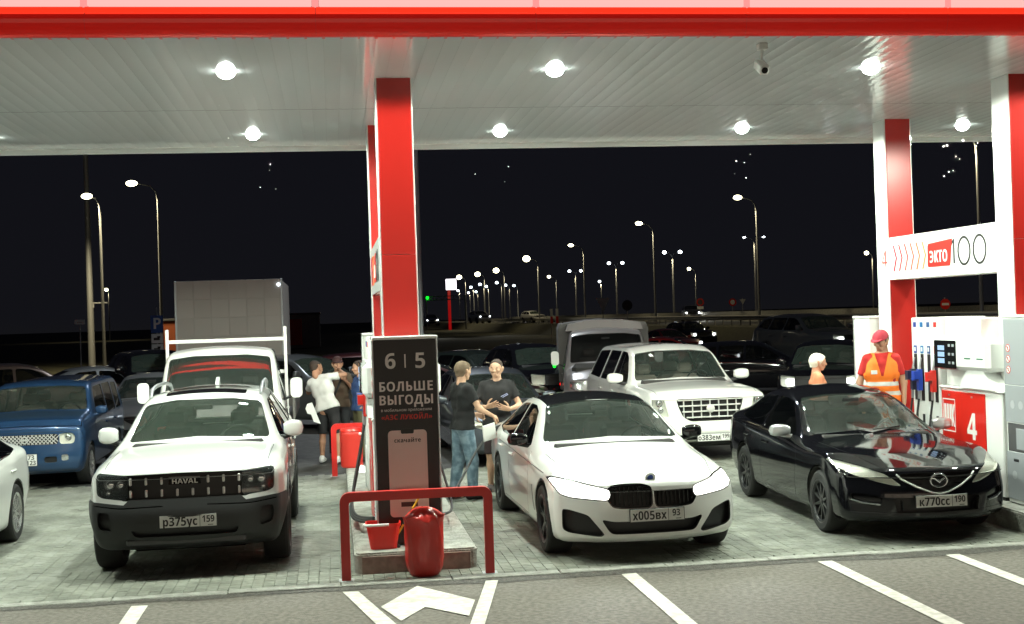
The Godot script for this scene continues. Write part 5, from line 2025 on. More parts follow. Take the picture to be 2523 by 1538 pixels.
func box_blue() -> Dictionary:
	return {
		"rows": [
			[1.98, .27, .76, .5, .835, .82, .825, .945, .78, .97],
			[1.86, .23, .78, .5, .848, .86, .84, 1.02, .79, 1.045],
			[1.3, .22, .78, .55, .85, .93, .845, 1.08, .78, 1.11],
			[1.02, .22, .78, .55, .85, .95, .845, 1.11, .77, 1.14],
			[.62, .22, .78, .55, .85, .97, .84, 1.49, .72, 1.535],
			[.3, .22, .78, .55, .85, .98, .84, 1.54, .71, 1.59],
			[-1.6, .22, .78, .55, .85, .98, .84, 1.54, .71, 1.59],
			[-1.92, .26, .78, .55, .84, .97, .83, 1.42, .72, 1.46],
			[-2.0, .30, .74, .55, .80, .9, .80, 1.1, .74, 1.12]],
		"rad": [.08, .22, .07, .09], "crease": 0.86,
		"front": {"len": .6, "w": .85, "bow": .11, "pow": 3.0, "prof": [[.25, .05], [.45, .0], [.8, .02], [1.0, .05]]},
		"paint": paint_mat(.020, .062, .150, .35, .3), "wheel_r": .30, "tyre_w": .19, "track": 1.48, "axle_f": 1.265, "axle_r": -1.265, "rim": M.rim_silver, "rim_style": "multi",
		"windscreen": [[-.73, 1.125], [0, 1.155], [.73, 1.125], [.665, 1.47], [.3, 1.50], [-.3, 1.50], [-.665, 1.47]],
		"side_windows": [[[.72, 1.02], [.52, 1.42], [.42, 1.46], [-.25, 1.47], [-.25, 1.0]], [[-.33, 1.0], [-.33, 1.47], [-1.05, 1.47], [-1.05, 1.0]], [[-1.14, 1.0], [-1.14, 1.46], [-1.62, 1.44], [-1.62, 1.02]]],
		"rear_window": [[-.55, 1.0], [.55, 1.0], [.52, 1.4], [-.52, 1.4]],
		"cuts": [
			{"name": "headlight", "on": "f", "both": true, "poly": [[.50, .84], [.68, .84], [.72, .78], [.70, .68], [.50, .68]], "m": M.reflector, "d": .04, "lens": M.lens, "bulbs": [[.61, .77, 1.88, .05]]},
			{"name": "grille", "on": "f", "poly": [[-.47, .835], [.47, .835], [.49, .76], [.47, .68], [-.47, .68], [-.49, .76]], "m": M.black, "d": .03},
			{"name": "lower_intake", "on": "f", "both": true, "poly": [[.28, .50], [.46, .50], [.46, .41], [.28, .41]], "m": M.black, "d": .03},
			{"name": "fog_light", "on": "f", "both": true, "poly": [[.52, .52], [.62, .52], [.62, .43], [.52, .43]], "m": M.chrome, "d": .02, "lens": M.lens}],
		"gaps": [["t", [[.78, 1.05], [.79, 1.8]]], ["s", [[.90, 1.0], [.90, .35]]], ["s", [[-.29, .98], [-.29, .30]]], ["f", [[0, .965], [.79, .93]]]],
		"inside": {"w": .76, "floor": .86, "dash": 1.06, "z0": 1.0, "z1": -1.8, "seat": .56, "seat_z": -.05, "seat_z2": -.95, "top": 1.54, "mz": .6}, "seat_m": M.seat_light,
		"mirrors": [{"x": .83, "y": 1.10, "z": .78, "m": null, "size": Vector3(.19, .15, .12)}],
		"handles": [[.855, .86, -.12], [.855, .86, -.95]],
	}


func cab_truck() -> Dictionary:
	# cab of a light flatbed lorry, z measured from its front axle
	return {
		"rows": [
			[.95, .40, .78, .6, .90, .92, .88, 1.0, .80, 1.02],
			[.75, .36, .84, .62, .955, .98, .93, 1.10, .82, 1.13],
			[.40, .36, .84, .64, .975, 1.06, .95, 1.19, .83, 1.29],
			[0.270, .36, .84, .64, .975, 1.100, .95, 1.250, 0.835, 1.350],
			[0.192, .36, .84, .64, .975, 1.114, .95, 1.370, 0.828, 1.470],
			[0.115, .36, .84, .64, .975, 1.128, .95, 1.490, 0.821, 1.590],
			[0.037, .36, .84, .64, .975, 1.142, .95, 1.610, 0.814, 1.710],
			[-0.040, .36, .84, .64, .975, 1.156, .95, 1.730, 0.807, 1.830],
			[-0.118, .36, .84, .64, .975, 1.170, .95, 1.850, 0.800, 1.950],
			[-.27, .36, .84, .64, .975, 1.185, .95, 1.945, .79, 2.03],
			[-.62, .36, .84, .64, .975, 1.2, .95, 1.99, .775, 2.055],
			[-1.12, .36, .84, .64, .97, 1.2, .94, 1.99, .765, 2.05],
			[-1.22, .40, .82, .64, .95, 1.2, .92, 1.94, .74, 1.99]],
		"rad": [.08, .22, .08, .10], "crease": 0.86,
		"front": {"len": 1.0, "w": .97, "bow": .22, "pow": 2.4, "prof": [[.4, .06], [.6, .0], [1.0, .05], [1.2, .06], [2.0, .05]]},
		"paint": paint_mat(.74, .745, .72), "wheel_r": .345, "tyre_w": .19, "track": 1.70, "axle_f": 0.0, "axle_r": -2.9, "rim": M.rim_silver, "rim_style": "plain",
		"windscreen": [[-.80, 1.32], [0, 1.36], [.80, 1.32], [.745, 1.88], [.4, 1.925], [-.4, 1.925], [-.745, 1.88]],
		"side_windows": [[[.12, 1.22], [-.34, 1.80], [-.46, 1.87], [-.98, 1.88], [-1.0, 1.22]]],
		"glass_side": M.glass,
		"cuts": [
			{"name": "headlight", "on": "f", "both": true, "poly": [[.55, .72], [.82, .78], [.84, .96], [.60, .90]], "m": M.chrome, "d": .03, "lens": M.lens},
			{"name": "grille", "on": "f", "poly": [[-.42, .88], [.42, .88], [.36, .66], [-.36, .66]], "m": M.black, "d": .04}],
		"gaps": [["s", [[.20, 1.20], [.24, .8], [-.1, .45]]], ["s", [[-1.06, 1.9], [-1.06, .5]]]],
		"inside": {"w": .86, "floor": 1.05, "dash": 1.28, "z0": .45, "z1": -1.15, "seat": .80, "seat_z": -.72, "top": 1.95, "mz": -.30},
		"handles": [[.97, 1.05, -.9]],
	}


func generic_car(kind: String, paint: Material) -> Dictionary:
	var sp: Dictionary
	if kind == "saloon":
		sp = saloon_black()
		sp.cuts = [sp.cuts[0], sp.cuts[1], sp.cuts[2], sp.cuts[4]]
		sp.cuts[0].erase("bulbs")
		sp.rim = M.rim_silver
		sp.mirrors[0].m = paint
		sp.handle_m = paint
	elif kind == "estate":
		sp = saloon_black()
		sp.cuts = [sp.cuts[0], sp.cuts[1], sp.cuts[2], sp.cuts[4]]
		sp.cuts[0].erase("bulbs")
		for i in [7, 8, 9, 10, 11]:
			sp.rows[i] = [[-.6, .18, .85, .52, .897, .94, .865, 1.42, .60, 1.48], [-1.2, .18, .85, .52, .897, .96, .865, 1.41, .60, 1.47], [-1.85, .20, .80, .55, .89, .99, .85, 1.36, .59, 1.42], [-2.15, .24, .79, .58, .87, .99, .84, 1.22, .62, 1.27], [-2.36, .28, .76, .6, .84, .95, .80, 1.02, .70, 1.04]][i - 7]
		sp.rows[6] = [-.15, .18, .85, .52, .897, .91, .865, 1.34, .61, 1.395]
		sp.windscreen = [[-.685, .955], [0, .99], [.685, .955], [.565, 1.34], [.25, 1.375], [-.25, 1.375], [-.565, 1.34]]
		sp.side_windows = [[[.42, .945], [-.10, 1.28], [-.35, 1.34], [-.62, 1.35], [-.64, .955]], [[-.70, .96], [-.68, 1.355], [-1.35, 1.35], [-1.40, .985]], [[-1.46, 1.0], [-1.42, 1.34], [-1.85, 1.30], [-2.0, 1.06]]]
		sp.rear_window = [[-.52, 1.05], [.52, 1.05], [.50, 1.34], [-.50, 1.34]]
		sp.rim = M.rim_silver
		sp.mirrors[0].m = paint
		sp.handle_m = paint
	else:
		sp = offroad_white()
		sp.cuts = [sp.cuts[0], sp.cuts[1], sp.cuts[3]]
		sp.cuts[0].erase("bulbs")
		sp.cuts[0].m = M.reflector
		sp.clad = [["arch", .10]]
		sp.rim = M.rim_silver
		sp.mirrors[0].m = paint
	sp.gaps = []
	sp.paint = paint
	return sp


func lamp_on(o: Node3D, x: float, y: float, z: float, m: Material, e: float, r := 0.07, col := Color(1, 1, 0.95)) -> void:
	# a lit pair of headlamps with their beams
	for s in [-1.0, 1.0]:
		var b := MB.new()
		b.ellipsoid(Vector3(s * x, y, z), Vector3(r, r * 0.8, r * 0.6), 12, 8)
		part("lit_headlamp", b, m, o)
		if e > 0.0: lamp_light(o, Vector3(s * x, y, z + r), Vector3(0, -0.12, 1), col, e, 28.0, 0.05, 1.0)


func vehicles() -> void:
	var b: MB
	# ---- white saloon with lit headlamps
	var t := thing("white_saloon", "white saloon with lit headlamps and black roof, being refuelled", "car", Vector3(2.90, 0, -14.20), 0.02)
	var sp := saloon_white()
	car(sp, t)
	plate(t, Vector3(0.02, .462, 2.385), -0.06, "х005вх", "93")
	for s in [-1.0, 1.0]:
		for i in 9:
			b = MB.new()
			var x := 0.055 + 0.043 * i
			b.box(Vector3(s * x, 0.635, 2.305 - 0.30 * pow(x, 2.2)), Vector3(0.012, 0.185 - 0.05 * maxf(0, (i - 6) / 2.0), 0.02), 0.003)
			part("grille_slat", b, M.black_gloss, t)
		lamp_light(t, Vector3(s * 0.66, .70, 2.36), Vector3(0, -0.15, 1), Color(0.96, 0.98, 1.0), 1.2, 32.0, 0.06, 1.0)
	for q in [[.048, M.black], [.042, M.white], [.030, M.blue_ink]]:
		b = MB.new()
		b.xf = Transform3D(Basis(Vector3.RIGHT, 0.55), Vector3(0, .800, 2.245 + (0.048 - q[0]) * 0.1))
		b.cyl(Vector3(0, 0, 0), Vector3(0, 0, 0.006), q[0], q[0], 20)
		part("badge", b, q[1], t)
	# open fuel flap on the car's right rear wing, with its neck
	b = MB.new()
	b.xf = Transform3D(Basis(Vector3.UP, 0.75) * Basis(Vector3.BACK, 0.12), Vector3(-.90, .97, -1.66))
	b.box(Vector3(-0.14, 0, 0), Vector3(0.25, 0.20, 0.016), 0.02)
	part("fuel_flap", b, sp.paint, t)
	# ---- white off-road car in front on the left
	t = thing("white_suv", "white off-road car with black bumper and grille, foremost on the left", "car", Vector3(-1.43, 0, -14.66), 0.0)
	sp = offroad_white()
	sp.mirrors[0].m = sp.paint
	car(sp, t)
	plate(t, Vector3(0.03, .555, 2.285), -0.04, "р375ус", "159")
	for row in 2:
		for i in range(-4, 4):
			var x := (i + 0.5) * 0.143
			if row == 0 and absf(x) < 0.2: continue
			b = MB.new()
			b.box(Vector3(x, [.93, .815][row], 2.185 - 0.07 * pow(absf(x) / .94, 3)), Vector3(.024, .07, .03), .006)
			part("grille_stud", b, M.bright_trim, t)
	b = MB.new()
	b.box(Vector3(0, .925, 2.19), Vector3(.30, .07, .02), .004)
	var bd := part("grille_badge", b, M.black_gloss, t)
	b = MB.new()
	b.box(Vector3(0, .957, 2.20), Vector3(.29, .010, .006))
	part("badge_trim", b, M.chrome, bd)
	text("HAVAL", .062, M.bright_trim, bd, Vector3(0, .92, 2.2015), Basis(), "lettering", true, 1.25)
	for s in [-1.0, 1.0]:
		b = MB.new()
		b.tube(PackedVector3Array([Vector3(s * .60, 1.60, -.12), Vector3(s * .61, 1.67, -.28), Vector3(s * .605, 1.70, -.6), Vector3(s * .595, 1.70, -1.3), Vector3(s * .585, 1.66, -1.72), Vector3(s * .575, 1.58, -1.85)]), PackedFloat32Array([.016, .022, .022, .022, .022, .016]), 8)
		part("roof_rail", b, M.steel, t)
	b = MB.new()
	b.prism(PackedVector2Array([Vector2(-1.72, 1.64), Vector2(-1.50, 1.66), Vector2(-1.62, 1.72), Vector2(-1.72, 1.735)]), -.02, .02)
	var fin := part("roof_fin", b, sp.paint, t)
	fin.rotation.y = -PI / 2
	b = MB.new()
	b.box(Vector3(0, .365, 2.20), Vector3(1.1, .06, .06), .015)
	part("skid_plate", b, M.dark_grey, t)
	# ---- black saloon on the right
	t = thing("black_saloon", "shiny black saloon with silver mirrors beside the right fuel dispenser", "car", Vector3(5.93, 0, -14.31), -0.03)
	sp = saloon_black()
	car(sp, t)
	plate(t, Vector3(0.0, .425, 2.385), -0.03, "к770сс", "190")
	b = MB.new()
	var ln := PackedVector3Array()
	for q in [[-.40, .685], [-.36, .64], [-.22, .56], [-.08, .505], [0, .492], [.08, .505], [.22, .56], [.36, .64], [.40, .685]]:
		ln.append(Vector3(q[0], q[1], 2.36 - .42 * pow(absf(q[0]) / .89, 2.3) - pchip(PackedFloat32Array([.45, .60, .75]), PackedFloat32Array([.0, .03, .07]), q[1]) + .008))
	b.tube(ln, PackedFloat32Array([.009]), 8)
	part("grille_trim", b, M.bright_trim, t)
	for s in [-1.0, 1.0]:
		b = MB.new()
		b.tube(PackedVector3Array([Vector3(s * .80, .435, 2.02), Vector3(s * .70, .405, 2.13), Vector3(s * .56, .39, 2.225)]), PackedFloat32Array([.008]), 8)
		part("fog_trim", b, M.chrome, t)
	b = MB.new()
	var el := PackedVector3Array()
	for i in 21: el.append(Vector3(cos(TAU * i / 20) * .085, .62 + sin(TAU * i / 20) * .065, 2.335))
	b.tube(el, PackedFloat32Array([.009]), 8, false)
	part("emblem_ring", b, M.chrome, t)
	b = MB.new()
	b.tube(PackedVector3Array([Vector3(-.08, .645, 2.335), Vector3(-.05, .645, 2.34), Vector3(0, .605, 2.345), Vector3(.05, .645, 2.34), Vector3(.08, .645, 2.335)]), PackedFloat32Array([.007, .010, .012, .010, .007]), 8)
	part("emblem_wing", b, M.chrome, t)
	for i in 3:
		b = MB.new()
		b.box(Vector3(0, .53 + .05 * i, 2.27), Vector3(.30 + .22 * i, .012, .015), .003)
		part("grille_slat", b, M.black_gloss, t)
	for s in [-1.0, 1.0]:
		b = MB.new()
		b.tube(PackedVector3Array([Vector3(s * .05 - .05, .985, .70), Vector3(s * .25 + .1, 1.0, .60)]), PackedFloat32Array([.008]), 6)
		part("wiper", b, M.black, t)
	# ---- white American off-road car behind the saloons
	t = thing("white_offroader", "large cream white off-road car with wide chrome grille behind the saloons", "car", Vector3(5.76, 0, -21.72), 0.0)
	sp = offroad_large()
	sp.mirrors[0].m = sp.paint
	car(sp, t)
	plate(t, Vector3(0.02, .40, 2.45), 0.0, "о383ем", "199")
	for i in 4:
		b = MB.new()
		var y: float = [.98, .89, .80, .71][i]
		b.box(Vector3(0, y, 2.36), Vector3([1.04, .98, .90, .76][i], .022, .04), .006)
		part("grille_bar", b, M.bright_trim, t)
	for i in 7:
		b = MB.new()
		b.box(Vector3(-.42 + .14 * i, .84, 2.35), Vector3(.016, .30, .03), .004)
		part("grille_bar", b, M.bright_trim, t)
	b = MB.new()
	b.xf = Transform3D(Basis(Vector3.RIGHT, PI / 2), Vector3(0, .84, 2.39))
	b.lathe(PackedVector2Array([Vector2(0, .02), Vector2(.05, .015), Vector2(.065, 0), Vector2(.065, -.02)]), 24)
	part("emblem", b, M.bright_trim, t)
	b = MB.new()
	b.box(Vector3(0, 1.03, 2.33), Vector3(1.10, .05, .03), .01)
	part("bonnet_trim", b, M.bright_trim, t)
	# ---- blue box car on the left
	t = thing("blue_box_car", "dark blue boxy small car with lattice grille on the left", "car", Vector3(-4.60, 0, -21.95), 0.0)
	sp = box_blue()
	sp.mirrors[0].m = sp.paint
	car(sp, t)
	plate(t, Vector3(.03, .46, 1.99), 0.0, "м573", "ве 123", true)
	for i in range(-8, 9):
		for d in [-1.0, 1.0]:
			b = MB.new()
			b.xf = Transform3D(Basis(Vector3.BACK, d * .785), Vector3(i * .055, .757, 1.955 - .02 * pow(i / 8.0, 2)))
			b.box(Vector3.ZERO, Vector3(.010, .20, .010))
			part("grille_lattice", b, M.bright_trim, t)
	b = MB.new()
	b.xf = Transform3D(Basis(Vector3.RIGHT, PI / 2), Vector3(0, .757, 1.965))
	b.lathe(PackedVector2Array([Vector2(.04, .012), Vector2(.055, .012), Vector2(.055, -.01)]), 20)
	b.box(Vector3(0, .006, 0), Vector3(.14, .012, .025), .003)
	part("emblem", b, M.bright_trim, t)
	truck()
	queue()


func truck() -> void:
	# ---- white flatbed lorry
	var t := thing("flatbed_lorry", "white flatbed lorry with tall windscreen behind the white off-road car", "lorry", Vector3(-1.70, 0, -19.75), 0.0)
	var sp := cab_truck()
	car(sp, t)
	var b: MB
	for s in [-1.0, 1.0]:
		# tall mirrors on stalks
		b = MB.new()
		b.xf = Transform3D(Basis(Vector3.UP, -s * 0.15), Vector3(s * 1.13, 1.40, -.02))
		b.prism(rounded(.17, .30, .06), -.03, .05)
		part("wing_mirror", b, M.white_gloss, t)
		b = MB.new()
		b.cyl(Vector3(s * .92, 1.22, -.03), Vector3(s * 1.12, 1.30, -.02), .02, .02, 8)
		part("mirror_stalk", b, M.black, t)
		# bulkhead posts
		b = MB.new()
		b.box(Vector3(s * .93, 1.62, -1.38), Vector3(.05, 1.42, .06), .008)
		part("frame_post", b, M.white, t)
		# side boards of the bed
		b = MB.new()
		b.box(Vector3(s * 1.03, 1.02, -3.0), Vector3(.035, .42, 3.1), .008)
		part("side_board", b, mat(lin(.16, .155, .145), .6), t)
		b = MB.new()
		b.box(Vector3(s * .99, .70, .28), Vector3(.012, .05, .10), .01)
		part("side_indicator", b, mat(lin(.6, .14, .02), .3), t)
		# mud guards
		b = MB.new()
		b.box(Vector3(s * .80, .42, -3.45), Vector3(.26, .40, .02))
		part("mud_flap", b, M.rubber, t)
	b = MB.new()
	b.box(Vector3(0, 2.13, -1.38), Vector3(1.82, .06, .05), .008)
	part("frame_bar", b, M.white, t)
	b = MB.new()
	b.box(Vector3(0, 1.60, -1.39), Vector3(1.82, .06, .045), .008)
	part("frame_bar", b, M.white, t)
	b = MB.new()
	b.box(Vector3(0, .80, -3.0), Vector3(2.06, .08, 3.12), .01)
	part("load_bed", b, M.dark_grey, t)
	b = MB.new()
	b.box(Vector3(0, 1.02, -4.55), Vector3(2.06, .42, .035), .008)
	part("tail_board", b, mat(lin(.16, .155, .145), .6), t)
	b = MB.new()
	b.box(Vector3(0, .52, -2.6), Vector3(.7, .18, 3.6), .02)
	part("chassis", b, M.black, t)
	for s in [-1.0, 1.0]:
		b = MB.new()
		b.tube(PackedVector3Array([Vector3(s * .35 - .1, 1.33, .33), Vector3(s * .3 + .25, 1.38, .26)]), PackedFloat32Array([.009]), 6)
		part("wiper", b, M.black, t)


func recolour(o: Node3D, m: Material) -> void:
	for c in o.get_children():
		if c is MeshInstance3D and (String(c.name).begins_with("body") or String(c.name).begins_with("door_handle")):
			c.material_override = m
		if String(c.name).begins_with("wing_mirror"):
			for d in c.get_children():
				if String(d.name).begins_with("mirror_shell") or String(d.name).begins_with("mirror_arm"): d.material_override = m


var proto := {}


func other(kind: String, nm: String, label: String, cat: String, x: float, z: float, turn: float, m: Material, group := "", lit := 0, beam := 0.0, y := 0.0, sc := 1.0) -> Node3D:
	var o: Node3D
	if not proto.has(kind):
		var h := Node3D.new()
		car(generic_car(kind, m), h)
		proto[kind] = h
	o = proto[kind].duplicate()
	recolour(o, m)
	o.name = numbered(nm)
	add_child(o)
	o.position = Vector3(x, y, z)
	o.rotation.y = turn
	o.scale = Vector3.ONE * sc
	o.set_meta("label", label)
	o.set_meta("category", cat)
	if group: o.set_meta("group", group)
	if lit & 1: lamp_on(o, .62, .68 if kind != "suv" else .88, 2.165 if kind != "suv" else 2.18, M.head_lamp, beam, .085)
	if lit & 2:
		for s in [-1.0, 1.0]:
			var b := MB.new()
			b.box(Vector3(s * .68, .86 if kind != "suv" else 1.05, -2.33), Vector3(.22, .10, .08), .02)
			part("lit_tail_lamp", b, M.tail_lamp, o)
	return o


func queue() -> void:
	var silver := paint_mat(.33, .34, .35, .6)
	var greyp := paint_mat(.10, .105, .11, .5)
	var blk := black_paint()
	var darkred := paint_mat(.055, .012, .012, .3)
	var brown := paint_mat(.075, .05, .04, .4)
	var bluegrey := paint_mat(.06, .07, .085, .5)
	var white := paint_mat(.74, .745, .73)
	var redp := paint_mat(.25, .015, .012, .2)
	var greenblk := paint_mat(.012, .018, .014, .2)
	other("saloon", "white_car", "white car cut off by the left picture edge, only its wheel arch showing", "car", -4.50, -13.95, 0.0, white)
	other("saloon", "grey_saloon", "grey saloon with pale mirror parked behind the blue box car", "car", -3.75, -27.4, 0.05, silver)
	other("suv", "brown_car", "dark brown car with red tail lamp behind the blue box car's roof", "car", -7.0, -31.0, 2.0, brown, "", 2)
	other("saloon", "silver_car", "silver car with arched roof between the brown car and black off-road car", "car", -5.6, -35.0, 1.9, silver)
	other("suv", "black_suv", "black off-road car left of the lorry's cab", "car", -4.5, -34.0, 0.35, blk, "", 0, 0, 0, 1.08)
	other("suv", "grey_suv", "dark car with pale bonnet right of the lorry, behind the three men", "car", -0.6, -29.5, 0.9, greyp)
	other("estate", "maroon_car", "maroon car roof behind the man in the brown shirt", "car", 1.6, -37.0, 1.5, darkred)
	other("estate", "blue_grey_car", "blue grey estate car behind the two men in black shirts", "car", 2.72, -22.35, 0.04, bluegrey)
	other("saloon", "wine_red_car", "wine red car roof just right of the black panel", "car", 2.5, -29.0, 1.45, darkred)
	other("estate", "dark_green_car", "black green car roof behind the estate car", "car", 4.1, -34.5, 0.5, greenblk)
	other("suv", "black_wagon", "black car with shiny roof edge above the blue grey estate", "car", 5.0, -31.5, 0.15, blk)
	van()
	other("estate", "long_black_car", "long black car across the lane behind the white off-road car's roof", "car", 12.0, -34.5, 1.25, blk)
	other("suv", "black_offroader", "black off-road car with bright headlamp behind the white-haired man", "car", 10.6, -26.7, -0.45, blk, "", 1, 0.9, 0.0, 0.97)
	other("suv", "far_black_car", "black car with bluish headlamps above the white off-road car's roof", "car", 21.8, -77.0, 0.12, blk, "", 1, 3.0)
	other("saloon", "red_car", "red car with orange lamp between two black cars", "car", 12.6, -46.0, 1.2, redp, "", 3, 0.4)
	other("suv", "dark_jeep", "dark car with lit lamps left of the right column", "car", 18.9, -48.8, 0.25, greyp, "", 1, 3.0, 0.0, 1.25)
	other("saloon", "queued_red_car", "dark red car with two lit headlamps right of the grey van roof", "car", 17.6, -66.0, 0.22, redp, "", 1, 3.0)


func van() -> void:
	# grey van with a soft tilt body, facing the camera
	var t := thing("grey_van", "grey light lorry with fabric hood behind the white off-road car", "van", Vector3(5.85, 0, -27.3), -0.16)
	var sp := cab_truck()
	sp.paint = paint_mat(.22, .205, .205, .2)
	sp.glass = glass(Color(.1, .1, .1), .5)
	car(sp, t)
	var b := MB.new()
	var prof := PackedVector2Array([Vector2(-1.02, .85), Vector2(1.02, .85), Vector2(1.02, 2.02), Vector2(.97, 2.14), Vector2(.5, 2.20), Vector2(0, 2.24), Vector2(-.5, 2.20), Vector2(-.97, 2.14), Vector2(-1.02, 2.02)])
	b.prism(prof, -4.4, -1.3)
	part("fabric_hood", b, mat(lin(.13, .125, .12), .85), t)
	b = MB.new()
	b.prism(PackedVector2Array([Vector2(-.85, 1.99), Vector2(.85, 1.99), Vector2(.80, 2.14), Vector2(.4, 2.22), Vector2(-.4, 2.22), Vector2(-.80, 2.14)]), -1.3, -.62)
	part("roof_spoiler", b, mat(lin(.22, .20, .20), .6), t)
	b = MB.new()
	b.box(Vector3(0, .75, -2.9), Vector3(2.0, .18, 3.2), .02)
	part("load_bed", b, M.dark_grey, t)
	for s in [-1.0, 1.0]:
		b = MB.new()
		b.xf = Transform3D(Basis(), Vector3(s * 1.12, 1.42, -.02))
		b.prism(rounded(.17, .30, .06), -.03, .05)
		part("wing_mirror", b, M.white, t)
		b = MB.new()
		b.cyl(Vector3(s * .92, 1.24, -.03), Vector3(s * 1.11, 1.32, -.02), .02, .02, 8)
		part("mirror_stalk", b, M.black, t)
		b = MB.new()
		b.box(Vector3(s * 1.0, .78, -1.5), Vector3(.03, .06, .10), .01)
		part("marker_lamp", b, M.tail_lamp, t)
	b = MB.new()
	b.ellipsoid(Vector3(-1.12, 1.22, -1.6), Vector3(.04, .07, .04), 10, 6)
	part("green_marker_lamp", b, M.green_lamp, t)


# ---------------------------------------------------------------- people: tapered capsules joined smoothly, meshed as surface nets
func net(caps: Array, cell: float, k: float, cuts := [], amp := 0.0, freq := 9.0, sd := 1) -> PackedVector3Array:
	var lo := Vector3.ONE * 99.0
	var hi := -lo
	for c in caps:
		var r := maxf(c[2], c[3])
		lo = lo.min((c[0] as Vector3).min(c[1]) - Vector3.ONE * r)
		hi = hi.max((c[0] as Vector3).max(c[1]) + Vector3.ONE * r)
	lo -= Vector3.ONE * cell * 2.0
	hi += Vector3.ONE * cell * 2.0
	var nx := int((hi.x - lo.x) / cell) + 1
	var ny := int((hi.y - lo.y) / cell) + 1
	var nz := int((hi.z - lo.z) / cell) + 1
	var f := PackedFloat32Array()
	f.resize(nx * ny * nz)
	f.fill(1.0)
	var pad := cell * 1.6 + k * 0.5
	for c in caps:
		var a: Vector3 = c[0]
		var b: Vector3 = c[1]
		var ra: float = c[2]
		var rb: float = c[3]
		var flat: int = c[4] if c.size() > 4 else 0
		var ab := b - a
		var L2 := maxf(ab.length_squared(), 1e-9)
		var dir := ab / sqrt(L2)
		var m := maxf(ra, rb) + pad
		var i0 := ((a.min(b) - Vector3.ONE * m - lo) / cell).floor()
		var i1 := ((a.max(b) + Vector3.ONE * m - lo) / cell).ceil()
		for z in range(maxi(0, int(i0.z)), mini(nz - 1, int(i1.z)) + 1):
			for y in range(maxi(0, int(i0.y)), mini(ny - 1, int(i1.y)) + 1):
				var at := (z * ny + y) * nx
				for x in range(maxi(0, int(i0.x)), mini(nx - 1, int(i1.x)) + 1):
					var q := lo + Vector3(x, y, z) * cell - a
					var t := clampf(q.dot(ab) / L2, 0.0, 1.0)
					var d := (q - ab * t).length() - ra - (rb - ra) * t
					if flat & 1: d = maxf(d, (q - ab).dot(dir))
					if flat & 2: d = maxf(d, -q.dot(dir))
					var o := f[at + x]
					var h := maxf(k - absf(d - o), 0.0)
					f[at + x] = minf(d, o) - (h * h * 0.25 / k if k > 0 else 0.0)
	var nf: FastNoiseLite
	if amp > 0.0:
		nf = FastNoiseLite.new()
		nf.seed = sd
		nf.frequency = freq
		nf.fractal_octaves = 2
	if cuts.size() or amp > 0.0:
		for z in nz:
			for y in ny:
				for x in nx:
					var i := (z * ny + y) * nx + x
					if f[i] > 0.06: continue
					var p := lo + Vector3(x, y, z) * cell
					var v := f[i]
					if amp > 0.0: v += amp * nf.get_noise_3d(p.x, p.y * 0.7, p.z)
					for c in cuts: v = maxf(v, p.dot(c[0]) - c[1])
					f[i] = v
	var vid := {}
	var vs := PackedVector3Array()
	for z in nz - 1:
		for y in ny - 1:
			var row := (z * ny + y) * nx
			for x in nx - 1:
				var i := row + x
				var s0 := f[i] < 0.0
				if s0 == (f[i + 1] < 0.0) and s0 == (f[i + nx] < 0.0) and s0 == (f[i + nx + 1] < 0.0):
					var j := i + nx * ny
					if s0 == (f[j] < 0.0) and s0 == (f[j + 1] < 0.0) and s0 == (f[j + nx] < 0.0) and s0 == (f[j + nx + 1] < 0.0): continue
				var sum := Vector3.ZERO
				var n := 0
				for e in EDGES:
					var fa := f[i + e[0] + e[1] * nx + e[2] * nx * ny]
					var fb := f[i + e[3] + e[4] * nx + e[5] * nx * ny]
					if (fa < 0.0) != (fb < 0.0):
						var t := fa / (fa - fb)
						sum += Vector3(lerpf(e[0], e[3], t), lerpf(e[1], e[4], t), lerpf(e[2], e[5], t))
						n += 1
				vid[i] = vs.size()
				vs.append(lo + (Vector3(x, y, z) + sum / n) * cell)
	var out := PackedVector3Array()
	var st := [1, nx, nx * ny]
	for i in vid:
		for ax in 3:
			var u: int = st[(ax + 1) % 3]
			var w: int = st[(ax + 2) % 3]
			var fa := f[i]
			var fb := f[i + st[ax]]
			if (fa < 0.0) == (fb < 0.0): continue
			if not (vid.has(i - u) and vid.has(i - w) and vid.has(i - u - w)): continue
			var a := vs[vid[i]]
			var b := vs[vid[i - u]]
			var c := vs[vid[i - u - w]]
			var d := vs[vid[i - w]]
			if fa < 0.0:
				for p in [a, b, c, a, c, d]: out.append(p)
			else:
				for p in [a, c, b, a, d, c]: out.append(p)
	return out


const EDGES := [[0, 0, 0, 1, 0, 0], [0, 1, 0, 1, 1, 0], [0, 0, 1, 1, 0, 1], [0, 1, 1, 1, 1, 1], [0, 0, 0, 0, 1, 0], [1, 0, 0, 1, 1, 0], [0, 0, 1, 0, 1, 1], [1, 0, 1, 1, 1, 1], [0, 0, 0, 0, 0, 1], [1, 0, 0, 1, 0, 1], [0, 1, 0, 0, 1, 1], [1, 1, 0, 1, 1, 1]]


func moved(t: PackedVector3Array, x: Transform3D) -> PackedVector3Array:
	var o := PackedVector3Array()
	for p in t: o.append(x * p)
	return o


